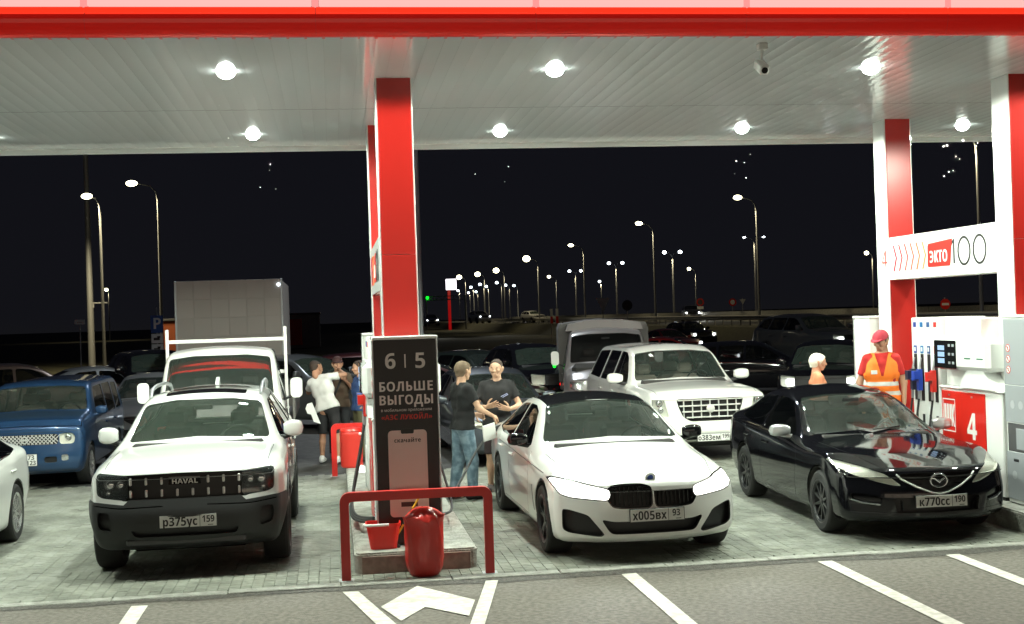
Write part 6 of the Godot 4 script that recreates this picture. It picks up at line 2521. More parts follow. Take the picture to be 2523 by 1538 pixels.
func hand_caps(s: float, curl: float, spread: float) -> Array:
	# wrist at the origin, fingers along -y, palm facing +z, thumb towards s*x
	var out := []
	var kn := []
	for i in 4:
		var x := s * (0.027 - 0.018 * i)
		var k := Vector3(x, -0.088 + 0.004 * absf(i - 1.2), 0.0)
		kn.append(k)
		out.append([Vector3(x * 0.55, -0.005, 0), k, 0.016, 0.0125])
	out.append([kn[0], kn[3], 0.012, 0.011])
	var ln := [0.078, 0.088, 0.080, 0.062]
	for i in 4:
		var p: Vector3 = kn[i]
		var a := curl * (0.5 + 0.12 * i)
		var sp := s * spread * (1.5 - i) * 0.12
		for j in 3:
			var L: float = ln[i] * [0.45, 0.31, 0.24][j]
			var d := Vector3(sp, -cos(a), sin(a)).normalized()
			out.append([p, p + d * L, 0.0095 - 0.0008 * j, 0.0088 - 0.0009 * j])
			p += d * L
			a += curl * [0.95, 0.7, 0.5][j]
	var tp := Vector3(s * 0.024, -0.022, 0.006)
	for j in 3:
		var d: Vector3 = [Vector3(s * 0.75, -0.55, 0.25), Vector3(s * 0.5, -0.8, 0.25 + curl * 0.2), Vector3(s * 0.25, -0.85, 0.25 + curl * 0.4)][j].normalized()
		var L: float = [0.040, 0.034, 0.028][j]
		out.append([tp, tp + d * L, [0.015, 0.0115, 0.0105][j], [0.0115, 0.0105, 0.0085][j]])
		tp += d * L
	return out


func look_basis(y_axis: Vector3, z_hint: Vector3) -> Basis:
	var y := y_axis.normalized()
	var x := y.cross(z_hint).normalized()
	return Basis(x, y, x.cross(y))


var skin_nose: Array = []


# q: joints and clothes; coordinates with the feet at y = 0, the person facing +z
func person(q: Dictionary, at: Vector3, turn: float, label: String, group := "") -> Node3D:
	var t := thing("person", label, "person", at, turn, group)
	var sc: float = q.get("h", 1.78) / 1.78
	t.scale = Vector3.ONE * sc
	var lean: Basis = q.get("lean", Basis())
	var hipc: Vector3 = Vector3(0, .94, 0) + q.get("hip", Vector3.ZERO)
	var up := func(v: Vector3) -> Vector3: return hipc + lean * (v - Vector3(0, .94, 0))
	var chest: Vector3 = up.call(Vector3(0, 1.27, 0.0))
	var shl := []      # [right (-x), left (+x)]
	var elb := []
	var wri := []
	var fat: float = q.get("fat", 1.0)
	for i in 2:
		var s := -1.0 if i == 0 else 1.0
		shl.append(up.call(Vector3(s * .175, 1.43, -.01)))
		elb.append(up.call(q.elbow[i]))
		wri.append(up.call(q.wrist[i]))
	var knee: Array = q.get("knee", [Vector3(-.11, .50, .02), Vector3(.11, .50, .02)])
	var ank: Array = q.get("ankle", [Vector3(-.12, .09, -.02), Vector3(.12, .09, -.02)])
	var hipj := [hipc + Vector3(-.09, -.02, 0), hipc + Vector3(.09, -.02, 0)]
	var neck0: Vector3 = up.call(Vector3(0, 1.46, -.02))
	var hb: Basis = lean * (q.get("head", Basis()) as Basis)
	var headc: Vector3 = up.call(Vector3(0, 1.655, .015)) + q.get("head_off", Vector3.ZERO)
	var torso := func(g: float) -> Array:
		var L := []
		L.append([hipc + lean * Vector3(-.075, -.01, 0), hipc + lean * Vector3(.075, -.01, 0), .108 * fat + g, .108 * fat + g])
		L.append([up.call(Vector3(-.045, 1.08, .01)), up.call(Vector3(.045, 1.08, .01)), .108 * fat + g, .108 * fat + g])
		L.append([up.call(Vector3(-.075, 1.24, .01)), up.call(Vector3(.075, 1.24, .01)), .108 * fat + g, .108 * fat + g])
		L.append([up.call(Vector3(-.085, 1.34, .0)), up.call(Vector3(.085, 1.34, .0)), .105 + g, .105 + g])
		L.append([up.call(Vector3(-.155, 1.43, -.01)), up.call(Vector3(.155, 1.43, -.01)), .058 + g, .058 + g])
		L.append([up.call(Vector3(-.06, 1.46, -.015)), up.call(Vector3(.06, 1.46, -.015)), .058 + g, .058 + g])
		return L
	var body: Array = torso.call(0.0)
	body.append([neck0, headc + hb * Vector3(0, -.06, -.015), .058, .052])
	for i in 2:
		body.append([shl[i], elb[i], .050, .040])
		body.append([elb[i], wri[i], .041, .026])
		body.append([hipj[i], knee[i], .086, .056])
		body.append([knee[i], knee[i].lerp(ank[i], .35) + Vector3(0, 0, -.015), .054, .054])
		body.append([knee[i].lerp(ank[i], .35) + Vector3(0, 0, -.015), ank[i], .054, .036])
		body.append([ank[i] + Vector3(0, -.05, -.01), ank[i] + Vector3(0, -.06, .12), .036, .028])
	var tris := net(body, .017, .03)
	# head
	var H := [
		[Vector3(0, .030, -.028), Vector3(0, .024, .012), .093, .091],
		[Vector3(0, -.01, .028), Vector3(0, -.066, .036), .068, .050],
		[Vector3(-.022, -.094, .052), Vector3(.022, -.094, .052), .022, .022],
		[Vector3(-.068, -.040, .0), Vector3(-.028, -.092, .044), .024, .022],
		[Vector3(.068, -.040, .0), Vector3(.028, -.092, .044), .024, .022],
		[Vector3(-.036, .022, .080), Vector3(.036, .022, .080), .015, .015],
		[Vector3(0, .010, .090), Vector3(0, -.030, .112), .010, .0145],
		[Vector3(-.014, -.034, .098), Vector3(.014, -.034, .098), .010, .010],
		[Vector3(-.044, -.022, .062), Vector3(-.044, -.022, .062), .030, .030],
		[Vector3(.044, -.022, .062), Vector3(.044, -.022, .062), .030, .030],
		[Vector3(-.020, -.060, .088), Vector3(.020, -.060, .088), .0085, .0085],
		[Vector3(-.016, -.072, .086), Vector3(.016, -.072, .086), .0085, .0085],
		[Vector3(-.103, .012, -.012), Vector3(-.098, -.030, -.006), .018, .013],
		[Vector3(.103, .012, -.012), Vector3(.098, -.030, -.006), .018, .013],
		[Vector3(0, -.06, -.03), Vector3(0, -.155, -.045), .062, .060]]
	var HX: Transform3D = Transform3D(hb * Basis.from_scale(Vector3(.86, 1.0, 1.0)), headc)
	tris.append_array(moved(net(H, .0062, .012), HX))
	# hands
	for i in 2:
		if q.get("hide_hand", -1) == i: continue
		var s := -1.0 if i == 0 else 1.0
		var dir: Vector3 = (wri[i] - elb[i]).normalized()
		var hd: Array = q.get("hand_dir", [null, null])
		if hd[i] != null: dir = (lean * (hd[i] as Vector3)).normalized()
		var palm: Vector3 = lean * (q.get("palm", [Vector3(1, 0, 0), Vector3(-1, 0, 0)])[i] as Vector3)
		var HB := look_basis(-dir, palm)
		var th: float = q.get("thumb", [1.0, 1.0])[i]
		var hc := hand_caps(th, q.get("curl", [.45, .45])[i], q.get("spread", [.3, .3])[i])
		tris.append_array(moved(net(hc, .0058, .006), Transform3D(HB, wri[i])))
	var sb := smooth_soup(tris, 0.2)
	var skin: StandardMaterial3D = q.skin
	part("body", sb.mesh(), skin, t)
	# hair
	if q.has("hair"):
		var g: float = q.get("hair_g", .008)
		var hl: float = q.get("hairline", .045)
		var hc := [[Vector3(0, .034, -.030), Vector3(0, .028, .010), .093 + g, .091 + g], [Vector3(0, .0, -.05), Vector3(0, -.045, -.055), .080 + g * .8, .062 + g * .8]]
		var ht := net(hc, .0075, .02, [[Vector3(0, -.62, .785).normalized(), -.62 * (hl - .05) + .0125 + q.get("hair_fwd", 0.0)], [Vector3(0, -1, 0), .07], [Vector3(0, -.85, .53), .035 + q.get("hair_side", 0.0)]], .004, 60.0, 3)
		part("hair", smooth_soup(moved(ht, HX), 0.3).mesh(), q.hair, t)
		var eb := MB.new()
		eb.xf = HX
		for s in [-1.0, 1.0]:
			eb.ellipsoid(Vector3(s * .036, .024, .094), Vector3(.020, .0048, .006), 8, 5)
		part("eyebrows", eb, q.hair, t)
	if q.has("beard"):
		var bc := [[Vector3(0, -.066, .036), Vector3(0, -.090, .052), .054, .030], [Vector3(-.070, -.045, .0), Vector3(-.028, -.092, .046), .026, .026], [Vector3(.070, -.045, .0), Vector3(.028, -.092, .046), .026, .026]]
		part("beard", smooth_soup(moved(net(bc, .0075, .015, [[Vector3(0, 1, .3), -.028]]), HX), 0.3).mesh(), q.beard, t)
	var ey := MB.new()
	ey.xf = HX
	for s in [-1.0, 1.0]:
		ey.ellipsoid(Vector3(s * .034, .004, .0895), Vector3(.013, .006, .007), 8, 5)
	part("eyes", ey, M.black, t)
	# shirt
	var sh: Array = torso.call(.014)
	var hem: float = q.get("hem", .90)
	sh[0] = [up.call(Vector3(-.075, .95, 0)), up.call(Vector3(.075, .95, 0)), .118 * fat + .014, .118 * fat + .014]
	sh.append([up.call(Vector3(-.08, .88, 0)), up.call(Vector3(.08, .88, 0)), .118 * fat + .014, .118 * fat + .014])
	for i in 2:
		var u: float = q.get("sleeve", .62)
		var e: Vector3 = shl[i].lerp(elb[i], minf(u, 1.0))
		sh.append([shl[i], e, .064, .064, 1])
		if u > 1.0: sh.append([elb[i], elb[i].lerp(wri[i], u - 1.0), .060, .050, 1])
	var nrm: Vector3 = lean * Vector3(0, -1, 0)
	var ncut: Vector3 = (hb * Vector3(0, 1, 0)).lerp(lean * Vector3(0, 1, 0), .6).normalized()
	var st := net(sh, .016, .028, [[nrm, nrm.dot(up.call(Vector3(0, hem, 0)))], [ncut, ncut.dot(neck0 + ncut * .052)]], .016, 5.5, q.get("seed", 5))
	part("shirt", smooth_soup(st, 0.2).mesh(), q.shirt, t)
	# trousers or shorts
	var tr := [[hipc + Vector3(-.078, .0, 0), hipc + Vector3(.078, .0, 0), .118 * fat, .118 * fat]]
	var leg: float = q.get("leg", 2.0)
	for i in 2:
		if leg <= 1.0:
			tr.append([hipj[i], hipj[i].lerp(knee[i], leg), .104, .088, 1])
		else:
			tr.append([hipj[i], knee[i], .104, .080])
			var e: Vector3 = knee[i].lerp(ank[i], leg - 1.0)
			tr.append([knee[i], e, .080, .068, 1])
	var tt := net(tr, .017, .03, [[Vector3(0, 1, 0), hipc.y + .07]], .009, 6.0, q.get("seed", 5) + 9)
	part("shorts" if leg <= 1.0 else "trousers", smooth_soup(tt, 0.2).mesh(), q.trousers, t)
	# shoes
	for i in 2:
		var a: Vector3 = ank[i]
		var d: Vector3 = q.get("toe", [Vector3(-.12, 0, 1), Vector3(.12, 0, 1)])[i].normalized()
		var b0 := Vector3(a.x, .045, a.z) - d * .05
		var st2 := net([[b0, b0 + d * .10 + Vector3(0, .01, 0), .046, .044], [b0 + d * .10, b0 + d * .21 + Vector3(0, -.012, 0), .046, .036], [b0 + Vector3(0, .03, 0), Vector3(a.x, .095, a.z), .044, .046, 1]], .011, .02, [[Vector3(0, -1, 0), -0.002]])
		part("shoe", smooth_soup(st2, 0.3).mesh(), q.shoes, t)
	t.set_meta("head_xf", HX)
	return t


func peaked_cap(t: Node3D, m: Material) -> void:
	var HX: Transform3D = t.get_meta("head_xf")
	var crown := net([[Vector3(0, .036, -.030), Vector3(0, .034, .008), .107, .106]], .009, .02, [[Vector3(0, -1, -.12).normalized(), -.030]])
	var c := part("cap", smooth_soup(moved(crown, HX), 0.3).mesh(), m, t)
	var b := MB.new()
	b.xf = HX * Transform3D(Basis(Vector3.RIGHT, PI / 2 + .18), Vector3(0, .045, .085))
	var pl := PackedVector2Array()
	for i in 13:
		var a := PI * i / 12.0
		pl.append(Vector2(cos(a) * .085, sin(a) * .095))
	b.prism(pl, -.004, .004)
	part("cap_peak", b, m, c)
	b = MB.new()
	b.xf = HX
	b.ellipsoid(Vector3(0, .142, -.012), Vector3(.009, .006, .009), 8, 5)
	part("cap_button", b, m, c)


func people() -> void:
	var skin_a := mat(lin(.50, .30, .20), .55)
	var skin_b := mat(lin(.45, .25, .16), .55)
	var skin_c := mat(lin(.40, .21, .13), .55)
	var blackt := mat(lin(.007, .007, .008), .9)
	var darkt := mat(lin(.011, .010, .011), .9)
	var hair_l := mat(lin(.11, .075, .045), .8)
	var hair_d := mat(lin(.04, .025, .018), .8)
	var jeans := tri_tex(mat(Color(1, 1, 1), .85), noise_tex(128, .03, lin(.075, .125, .17), lin(.20, .28, .34), 71, 4, 1.8), 2.0)
	# man filling the white saloon, back to the camera
	var p := person({"skin": skin_a, "hair": hair_l, "hairline": .05, "shirt": blackt, "trousers": jeans, "shoes": mat(lin(.014, .014, .016), .6), "leg": 1.94, "h": 1.80,
		"head": Basis(Vector3.UP, .25), "lean": Basis(Vector3.RIGHT, .03),
		"elbow": [Vector3(-.25, 1.17, .12), Vector3(.25, 1.16, .05)], "wrist": [Vector3(-.16, 1.07, .36), Vector3(.17, 1.08, .28)],
		"palm": [Vector3(.6, -.6, 0), Vector3(-1, -.3, 0)], "curl": [.8, .8], "thumb": [1.0, -1.0],
		"ankle": [Vector3(-.11, .09, .06), Vector3(.11, .09, -.10)], "knee": [Vector3(-.11, .5, .07), Vector3(.10, .5, -.02)]},
		Vector3(1.64, 0, -16.78), 1.95, "man in black T-shirt and jeans filling the white saloon, back turned")
	# companion facing the camera, hands raised in talk
	p = person({"skin": skin_a, "hair": hair_d, "hair_g": .004, "hairline": .062, "shirt": darkt, "trousers": mat(lin(.030, .017, .020), .85), "shoes": mat(lin(.05, .04, .04), .6), "leg": .98, "h": 1.79, "fat": 1.04,
		"head": Basis(Vector3.UP, -.25), "seed": 21,
		"elbow": [Vector3(-.30, 1.15, .04), Vector3(.30, 1.15, .04)], "wrist": [Vector3(-.14, 1.16, .25), Vector3(.16, 1.12, .25)],
		"hand_dir": [Vector3(.85, .25, .35), Vector3(-.85, .25, .35)], "palm": [Vector3(0, .25, -1), Vector3(0, .3, -1)], "curl": [.15, .15], "spread": [1.0, 1.0], "thumb": [-1.0, 1.0]},
		Vector3(2.18, 0, -17.35), -0.12, "man in dark T-shirt and shorts facing us with both hands raised")
	var b := MB.new()
	b.xf = Transform3D(Basis(Vector3.BACK, .35), Vector3(.09, 1.30, .131))
	b.prism(PackedVector2Array([Vector2(-.045, -.006), Vector2(.055, .004), Vector2(.05, .012), Vector2(-.04, .003)]), -.03, .003)
	b.prism(PackedVector2Array([Vector2(-.03, -.024), Vector2(.06, -.012), Vector2(.055, -.004), Vector2(-.025, -.016)]), -.03, .003)
	part("chest_print", b, mat(lin(.35, .38, .60), .6), p)
	# the three men by the lorry
	p = person({"skin": skin_c, "hair": hair_d, "hair_g": .003, "hairline": .07, "shirt": mat(lin(.66, .66, .64), .85), "trousers": mat(lin(.018, .018, .02), .85), "shoes": mat(lin(.6, .6, .6), .6), "leg": .99, "h": 1.76, "fat": 1.10,
		"lean": Basis(Vector3.BACK, -.30) * Basis(Vector3.RIGHT, .10), "hip": Vector3(.0, .0, 0), "head": Basis(Vector3.RIGHT, .3) * Basis(Vector3.UP, -.5), "seed": 33,
		"elbow": [Vector3(-.42, 1.40, .10), Vector3(.33, 1.33, .20)], "wrist": [Vector3(-.30, 1.52, .30), Vector3(.12, 1.44, .34)], "palm": [Vector3(1, 0, 0), Vector3(-1, 0, 0)], "curl": [1.1, 1.1], "thumb": [1.0, -1.0],
		"ankle": [Vector3(-.20, .09, -.1), Vector3(.14, .09, .05)], "knee": [Vector3(-.16, .5, .0), Vector3(.12, .5, .06)]},
		Vector3(-.13, 0, -21.9), PI - .35, "man in white T-shirt leaning over, back turned, beside the lorry")
	b = MB.new()
	b.prism(PackedVector2Array([Vector2(-.06, .10), Vector2(.02, .12), Vector2(.06, .02), Vector2(.10, -.10), Vector2(.15, -.24), Vector2(.04, -.20), Vector2(.0, -.08), Vector2(-.06, -.06), Vector2(-.09, .02)]), -.012, .012)
	var cl := part("white_cloth", b, M.white, self)
	cl.position = Vector3(-.40, .93, -21.55)
	cl.set_meta("label", "crumpled white cloth held by the man in white T-shirt")
	cl.set_meta("category", "cloth")
	p = person({"skin": skin_b, "hair": hair_d, "shirt": mat(lin(.105, .072, .048), .9), "trousers": mat(lin(.03, .032, .036), .85), "shoes": M.black, "h": 1.76, "fat": 1.05, "seed": 41,
		"head": Basis(Vector3.UP, .1),
		"elbow": [Vector3(-.38, 1.36, .16), Vector3(.29, 1.16, .06)], "wrist": [Vector3(-.40, 1.47, .36), Vector3(.14, 1.36, .20)], "palm": [Vector3(1, 0, 0), Vector3(-.6, 0, -1)], "curl": [.6, 1.2], "thumb": [1.0, 1.0]},
		Vector3(.06, 0, -22.6), 0.0, "man in brown shirt and cap with a shoulder strap, facing us")
	peaked_cap(p, mat(lin(.05, .02, .02), .85))
	b = MB.new()
	b.tube(PackedVector3Array([Vector3(.10, 1.505, -.03), Vector3(.075, 1.44, .105), Vector3(-.02, 1.22, .142), Vector3(-.12, 1.02, .118), Vector3(-.17, .93, .02)]), PackedFloat32Array([.014]), 6, true, Vector2(1.6, .5))
	part("shoulder_strap", b, M.black, p)
	p = person({"skin": skin_b, "hair": hair_d, "shirt": mat(lin(.022, .055, .16), .85), "trousers": mat(lin(.10, .095, .045), .9), "shoes": M.black, "h": 1.70, "seed": 51,
		"elbow": [Vector3(-.30, 1.14, -.12), Vector3(.33, 1.14, -.10)], "wrist": [Vector3(-.17, .98, .04), Vector3(.20, .97, .02)], "palm": [Vector3(1, 0, 0), Vector3(-1, 0, 0)], "curl": [.7, .7], "thumb": [1.0, -1.0]},
		Vector3(.42, 0, -21.9), -1.25, "man in blue T-shirt half hidden behind the white pump post")
	# white-haired man behind the black saloon
	p = person({"skin": mat(lin(.55, .27, .17), .55), "hair": mat(lin(.72, .68, .58), .8), "hair_g": .012, "hair_fwd": .012, "shirt": mat(lin(.62, .22, .11), .85), "trousers": mat(lin(.05, .05, .06), .85), "shoes": M.black, "h": 1.70, "fat": 1.12, "seed": 61,
		"elbow": [Vector3(-.26, 1.15, .03), Vector3(.26, 1.15, .03)], "wrist": [Vector3(-.25, .90, .12), Vector3(.25, .90, .12)], "thumb": [1.0, -1.0]},
		Vector3(6.72, 0, -17.3), 1.35, "white-haired man in orange T-shirt behind the black saloon")
	# attendant on the island
	var red := mat(lin(.50, .02, .018), .85)
	p = person({"skin": skin_b, "hair": mat(lin(.10, .08, .07), .8), "shirt": red, "trousers": mat(lin(.03, .03, .04), .85), "shoes": M.black, "h": 1.82, "fat": 1.10, "seed": 71,
		"head": Basis(Vector3.UP, -.55) * Basis(Vector3.RIGHT, .22), "sleeve": .7,
		"elbow": [Vector3(-.27, 1.13, -.02), Vector3(.27, 1.13, -.02)], "wrist": [Vector3(-.26, .87, .06), Vector3(.26, .87, .06)], "thumb": [1.0, -1.0]},
		Vector3(7.02, .2, -15.85), -0.35, "attendant in red cap and orange reflective vest by the pump")
	peaked_cap(p, mat(lin(.50, .045, .07), .85))
	vest(p)


func vest(p: Node3D) -> void:
	var vm := mat(lin(.95, .20, .015), .7)
	var caps := [[Vector3(-.078, .94, 0), Vector3(.078, .94, 0), .152, .152], [Vector3(-.055, 1.08, .01), Vector3(.055, 1.08, .01), .143, .143], [Vector3(-.08, 1.24, .01), Vector3(.08, 1.24, .01), .142, .142], [Vector3(-.09, 1.34, 0), Vector3(.09, 1.34, 0), .135, .135], [Vector3(-.115, 1.44, -.01), Vector3(.115, 1.44, -.01), .092, .092]]
	# open V at the neck: two slanting planes make the front edge, joined by a max in the field
	var tr := net(caps, .014, .03, [[Vector3(0, 1, 0), 1.505], [Vector3(0, -1, 0), -.84], [Vector3(1, .12, 0).normalized(), .372], [Vector3(-1, .12, 0).normalized(), .372]], .012, 6.0, 4)
	var s := smooth_soup(tr, 0.2)
	var v := s.cut(2, 1.0, P2([[-.11, 1.60], [.11, 1.60], [.012, 1.22], [-.012, 1.22]]), -1.0, 0.02)
	v = s.cut(2, -1.0, P2([[-.09, 1.60], [.09, 1.60], [.05, 1.47], [-.05, 1.47]]), -1.0, 0.02)
	for x in [-1.0, 1.0]:
		v = s.cut(0, x, P2([[-.09, 1.55], [.09, 1.55], [.085, 1.27], [.0, 1.22], [-.085, 1.27]]), .10, 0.4)
	var bands := []
	for y in [1.12, 1.00]:
		for d in [1.0, -1.0]:
			bands.append(s.cut(2, d, P2([[-.4, y - .026], [.4, y - .026], [.4, y + .026], [-.4, y + .026]]), -1.0, 0.0))
	var ve := part("vest", s.mesh(), vm, p)
	for bd in bands:
		part("reflective_band", bd.sunk(-.002).mesh(), mat(lin(.55, .55, .53), .4), ve)
	var b := MB.new()
	b.box(Vector3(-.10, 1.27, .158), Vector3(.075, .05, .006), .002)
	part("name_badge", b, M.white, ve)
	b = MB.new()
	b.box(Vector3(.10, .93, .158), Vector3(.12, .10, .008), .003)
	part("vest_pocket", b, vm, ve)


# ---------------------------------------------------------------- what stands behind: road, lamps, signs, far traffic
func street_lamp(x: float, z: float, h: float, arm: float, twin: bool, label: String, base := 0.0) -> void:
	var t := thing("street_lamp", label, "street lamp", Vector3(x, base, z), 0.0, "street lamps along the road" if base > 0.5 else "street lamps by the forecourt")
	var hh := h - base
	var far := z < -150.0
	var big := 0.55 if twin else (0.7 if z < -255.0 or x > 50.0 else 1.0)
	var b := MB.new()
	var k := 0.11 if not far else 0.14
	b.tube(PackedVector3Array([Vector3(0, 0, 0), Vector3(0, 1.2, 0), Vector3(0, hh * 0.6, 0), Vector3(0, hh - 0.9, 0)]), PackedFloat32Array([k, k * 0.85, k * 0.65, k * 0.5]), 8 if not far else 6)
	part("pole", b, M.galv, t)
	for s in ([1.0, -1.0] if twin else [1.0]):
		var a: float = arm * s
		b = MB.new()
		b.tube(PackedVector3Array([Vector3(0, hh - 0.95, 0), Vector3(a * 0.06, hh - 0.45, 0), Vector3(a * 0.30, hh - 0.10, 0), Vector3(a * 0.75, hh + 0.02, 0)]), PackedFloat32Array([0.05, 0.042, 0.035, 0.03]), 6)
		part("arm", b, M.galv, t)
		b = MB.new()
		b.xf = Transform3D(Basis(Vector3.BACK, 0.10 * signf(a)), Vector3(a, hh + 0.05, 0))
		var w := 0.32 if not far else 0.30
		b.ellipsoid(Vector3(0, 0.02, 0), Vector3(w, 0.09, 0.15), 12, 5, 0.0, 1.0)
		part("lamp_head", b, M.dark_grey, t)
		b = MB.new()
		b.ellipsoid(Vector3(a, hh + 0.055, 0), Vector3(w * (1.0 if not far else 1.7) * big, (0.17 if not far else 0.42) * big, 0.2), 12, 8)  # lens made oversized, so lamp glare is built into its shape
		part("lamp_lens", b, M.street_lamp if not twin and z > -280 else M.street_lamp2, t)
		lamp_light(t, Vector3(a, hh - 0.25 if not far else hh - 0.5, 0), Vector3.DOWN, Color(1.0, 0.93, 0.74), (45.0 if x < 0 else 22.0) if z > -150 else 26.0, 75.0, 0.15, 0.5)


func pole_sign(nm: String, label: String, at: Vector3, base: float) -> Node3D:
	var t := thing(nm, label, "sign", Vector3(at.x, base, at.z))
	var b := MB.new()
	b.cyl(Vector3(0, 0, -0.05), Vector3(0, at.y - base + 0.3, -0.05), 0.03, 0.03, 8)
	part("post", b, M.galv, t)
	return t


func disc_face(t: Node3D, nm: String, y: float, r: float, m: Material, z := 0.0, seg := 24) -> void:
	var b := MB.new()
	b.cyl(Vector3(0, y, z), Vector3(0, y, z + 0.012), r, r, seg)
	part(nm, b, m, t)


func background() -> void:
	var b: MB
	# the highway on its bank
	var hw := setting("highway_bank")
	b = MB.new()
	var prof := [Vector2(24.6, -0.02), Vector2(26.2, 1.15), Vector2(27, 1.2), Vector2(60, 1.2), Vector2(66, -0.02)]
	for i in 4:
		b.quad(Vector3(prof[i].x, prof[i].y, -20), Vector3(prof[i + 1].x, prof[i + 1].y, -20), Vector3(prof[i + 1].x, prof[i + 1].y, -900), Vector3(prof[i].x, prof[i].y, -900))
	part("bank_slope", b, M.grass, hw)
	b = MB.new()
	b.quad(Vector3(28.6, 1.206, -20), Vector3(57, 1.206, -20), Vector3(57, 1.206, -900), Vector3(28.6, 1.206, -900))
	part("carriageway", b, M.road, hw)
	var gr := thing("guard_rail", "long grey steel guard rail on posts along the highway bank", "guard rail", Vector3(27.6, 1.2, -160))
	var gm := mat(lin(.34, .33, .31), .6, .2)
	for seg in 30:
		b = MB.new()
		var z0 := 110.0 - seg * 8.0
		var pf := [Vector2(0, .36), Vector2(-.05, .42), Vector2(-.05, .48), Vector2(0, .52), Vector2(-.05, .57), Vector2(-.05, .64), Vector2(0, .69)]
		for i in pf.size() - 1:
			b.quad(Vector3(pf[i].x, pf[i].y, z0 - 7.99), Vector3(pf[i].x, pf[i].y, z0), Vector3(pf[i + 1].x, pf[i + 1].y, z0), Vector3(pf[i + 1].x, pf[i + 1].y, z0 - 7.99))
		part("rail_beam", b, gm, gr)
	b = MB.new()
	b.box(Vector3(.04, .30, 0), Vector3(.06, .72, .12))
	var pm := b.mesh()
	for i in 100:
		var o := part("rail_post", pm, gm, gr)
		o.position.z = 109.0 - 2.0 * i
	var med := thing("median_barrier", "pale concrete median barrier along the highway", "barrier", Vector3(36, 1.2, -160))
	for seg in 26:
		b = MB.new()
		b.xf = Transform3D(Basis(), Vector3(0, 0, 110 - seg * 8.0))
		b.prism(PackedVector2Array([Vector2(-.3, 0), Vector2(.3, 0), Vector2(.12, .35), Vector2(.08, .9), Vector2(-.08, .9), Vector2(-.12, .35)]), -7.96, 0)
		part("barrier_block", b, M.concrete, med)
	# lamps: x, z, height of the lamp, reach of the arm, twin
	var lamps := [[-13.1, -76.8, 10.0, -0.7, 0], [-9.6, -75.0, 10.5, -1.41, 0], [-43.5, -261.9, 10, -0.4, 0], [29.4, -86.2, 10.0, -1.3, 0], [28.0, -109.7, 10.0, -1.24, 0], [28.2, -142.3, 10.0, -1.41, 0], [28.0, -173.5, 10.0, -1.54, 0], [28.9, -215.1, 10.0, -1.34, 0], [27.5, -231.7, 10.0, -1.22, 0], [25.5, -245.7, 10.0, -1.21, 0], [30.0, -56.4, 10.0, -0.6, 0], [80.9, -184.6, 10.0, -0.89, 0], [67.8, -234.7, 10.0, -1.19, 0], [65.8, -310.8, 10.0, -0.4, 0], [45.6, -259.7, 10.0, -1.46, 0], [39.9, -328.0, 10.0, -0.57, 0], [36.5, -332.2, 10.0, -0.68, 0], [36.0, -304.7, 10.0, -0.92, 0], [38.8, -293.8, 10.0, -1.08, 0], [44.3, -320.5, 10.0, -0.97, 0], [47.4, -327.8, 10.0, -0.89, 0], [36.5, -369.5, 10.0, -0.4, 0], [44.8, -395.9, 10.0, -0.55, 0], [43.4, -406.0, 10.0, -0.44, 0], [45.7, -135.0, 10.0, 1.09, 1], [44.7, -165.3, 10.0, 1.07, 1], [44.1, -196.9, 10.0, 1.07, 1], [43.7, -228.7, 10.0, 1.05, 1]]
	var words := ["lit street lamp in front of the tall dark mast at left", "lit street lamp with long arm left of the grey truck box", "small distant street lamp low at left beside the lamp pole", "nearest tall lit street lamp in the row right of centre", "second lit street lamp in the row along the highway", "third lit street lamp in the row along the highway", "fourth lit street lamp in the row along the highway", "fifth lit street lamp in the row, above the distant trucks", "sixth lit street lamp in the row, beside the red price mast", "seventh lit street lamp, nearest the red price mast", "curved street lamp pole under the canopy edge at far right", "distant street lamp just left of the right white column"]
	for i in lamps.size():
		var l: Array = lamps[i]
		var lab: String = words[i] if i < words.size() else ("twin-headed street lamp number %s of four on the highway" % ["one", "two", "three", "four"][i - 24] if l[4] else "tiny far street lamp in the cluster above the highway")
		street_lamp(l[0], l[1], l[2], l[3], l[4] == 1, lab, 1.2 if l[0] > 20 else 0.0)
	# tall masts, the slim one carrying added floodlights
	for q in [[-14.9, -82.9, 0.16, "tall dark lamp mast reaching up behind the canopy at left", true], [2.25, -33.0, 0.046, "slim grey mast just right of the middle red column", false]]:
		var t := thing("tall_mast", q[3], "mast", Vector3(q[0], 0, q[1]), 0.0, "tall masts")
		b = MB.new()
		b.tube(PackedVector3Array([Vector3.ZERO, Vector3(0, 10, 0), Vector3(0, 24, 0)]), PackedFloat32Array([q[2] * 1.4, q[2], q[2] * 0.6]), 8)
		part("pole", b, M.galv, t)
		if not q[4]:
			# floodlights added out of view above the canopy edge to brighten the queue
			for a in [-0.6, 0.6]:
				b = MB.new()
				b.xf = Transform3D(Basis(Vector3.UP, a), Vector3(0, 15.0, 0))
				b.box(Vector3(0, 0, 0.3), Vector3(0.5, 0.25, 0.3), 0.03)
				part("added_flood_housing", b, M.dark_grey, t)
				b = MB.new()
				b.xf = Transform3D(Basis(Vector3.UP, a), Vector3(0, 15.0, 0))
				b.box(Vector3(0, -0.14, 0.3), Vector3(0.42, 0.02, 0.24))
				part("added_flood_lamp", b, M.street_lamp2, t)
				lamp_light(t, Vector3(sin(a) * .3, 14.8, cos(a) * .3), Vector3(sin(a) * .8, -1, .15), Color(0.94, 0.98, 1.0), 70.0, 70.0, 0.2, 0.5)
		if q[4]:
			b = MB.new()
			b.box(Vector3(0.55, 4.0, 0), Vector3(1.0, 0.10, 0.12), 0.02)
			b.box(Vector3(0.18, 3.85, 0), Vector3(0.12, 0.3, 0.12), 0.02)
			part("bracket", b, M.galv, t)
	# parking sign with two plates
	var t := pole_sign("parking_sign", "blue parking sign with two white plates beneath, left of the lorry", Vector3(-7.04, 2.9, -53.5), 0.0)
	b = MB.new()
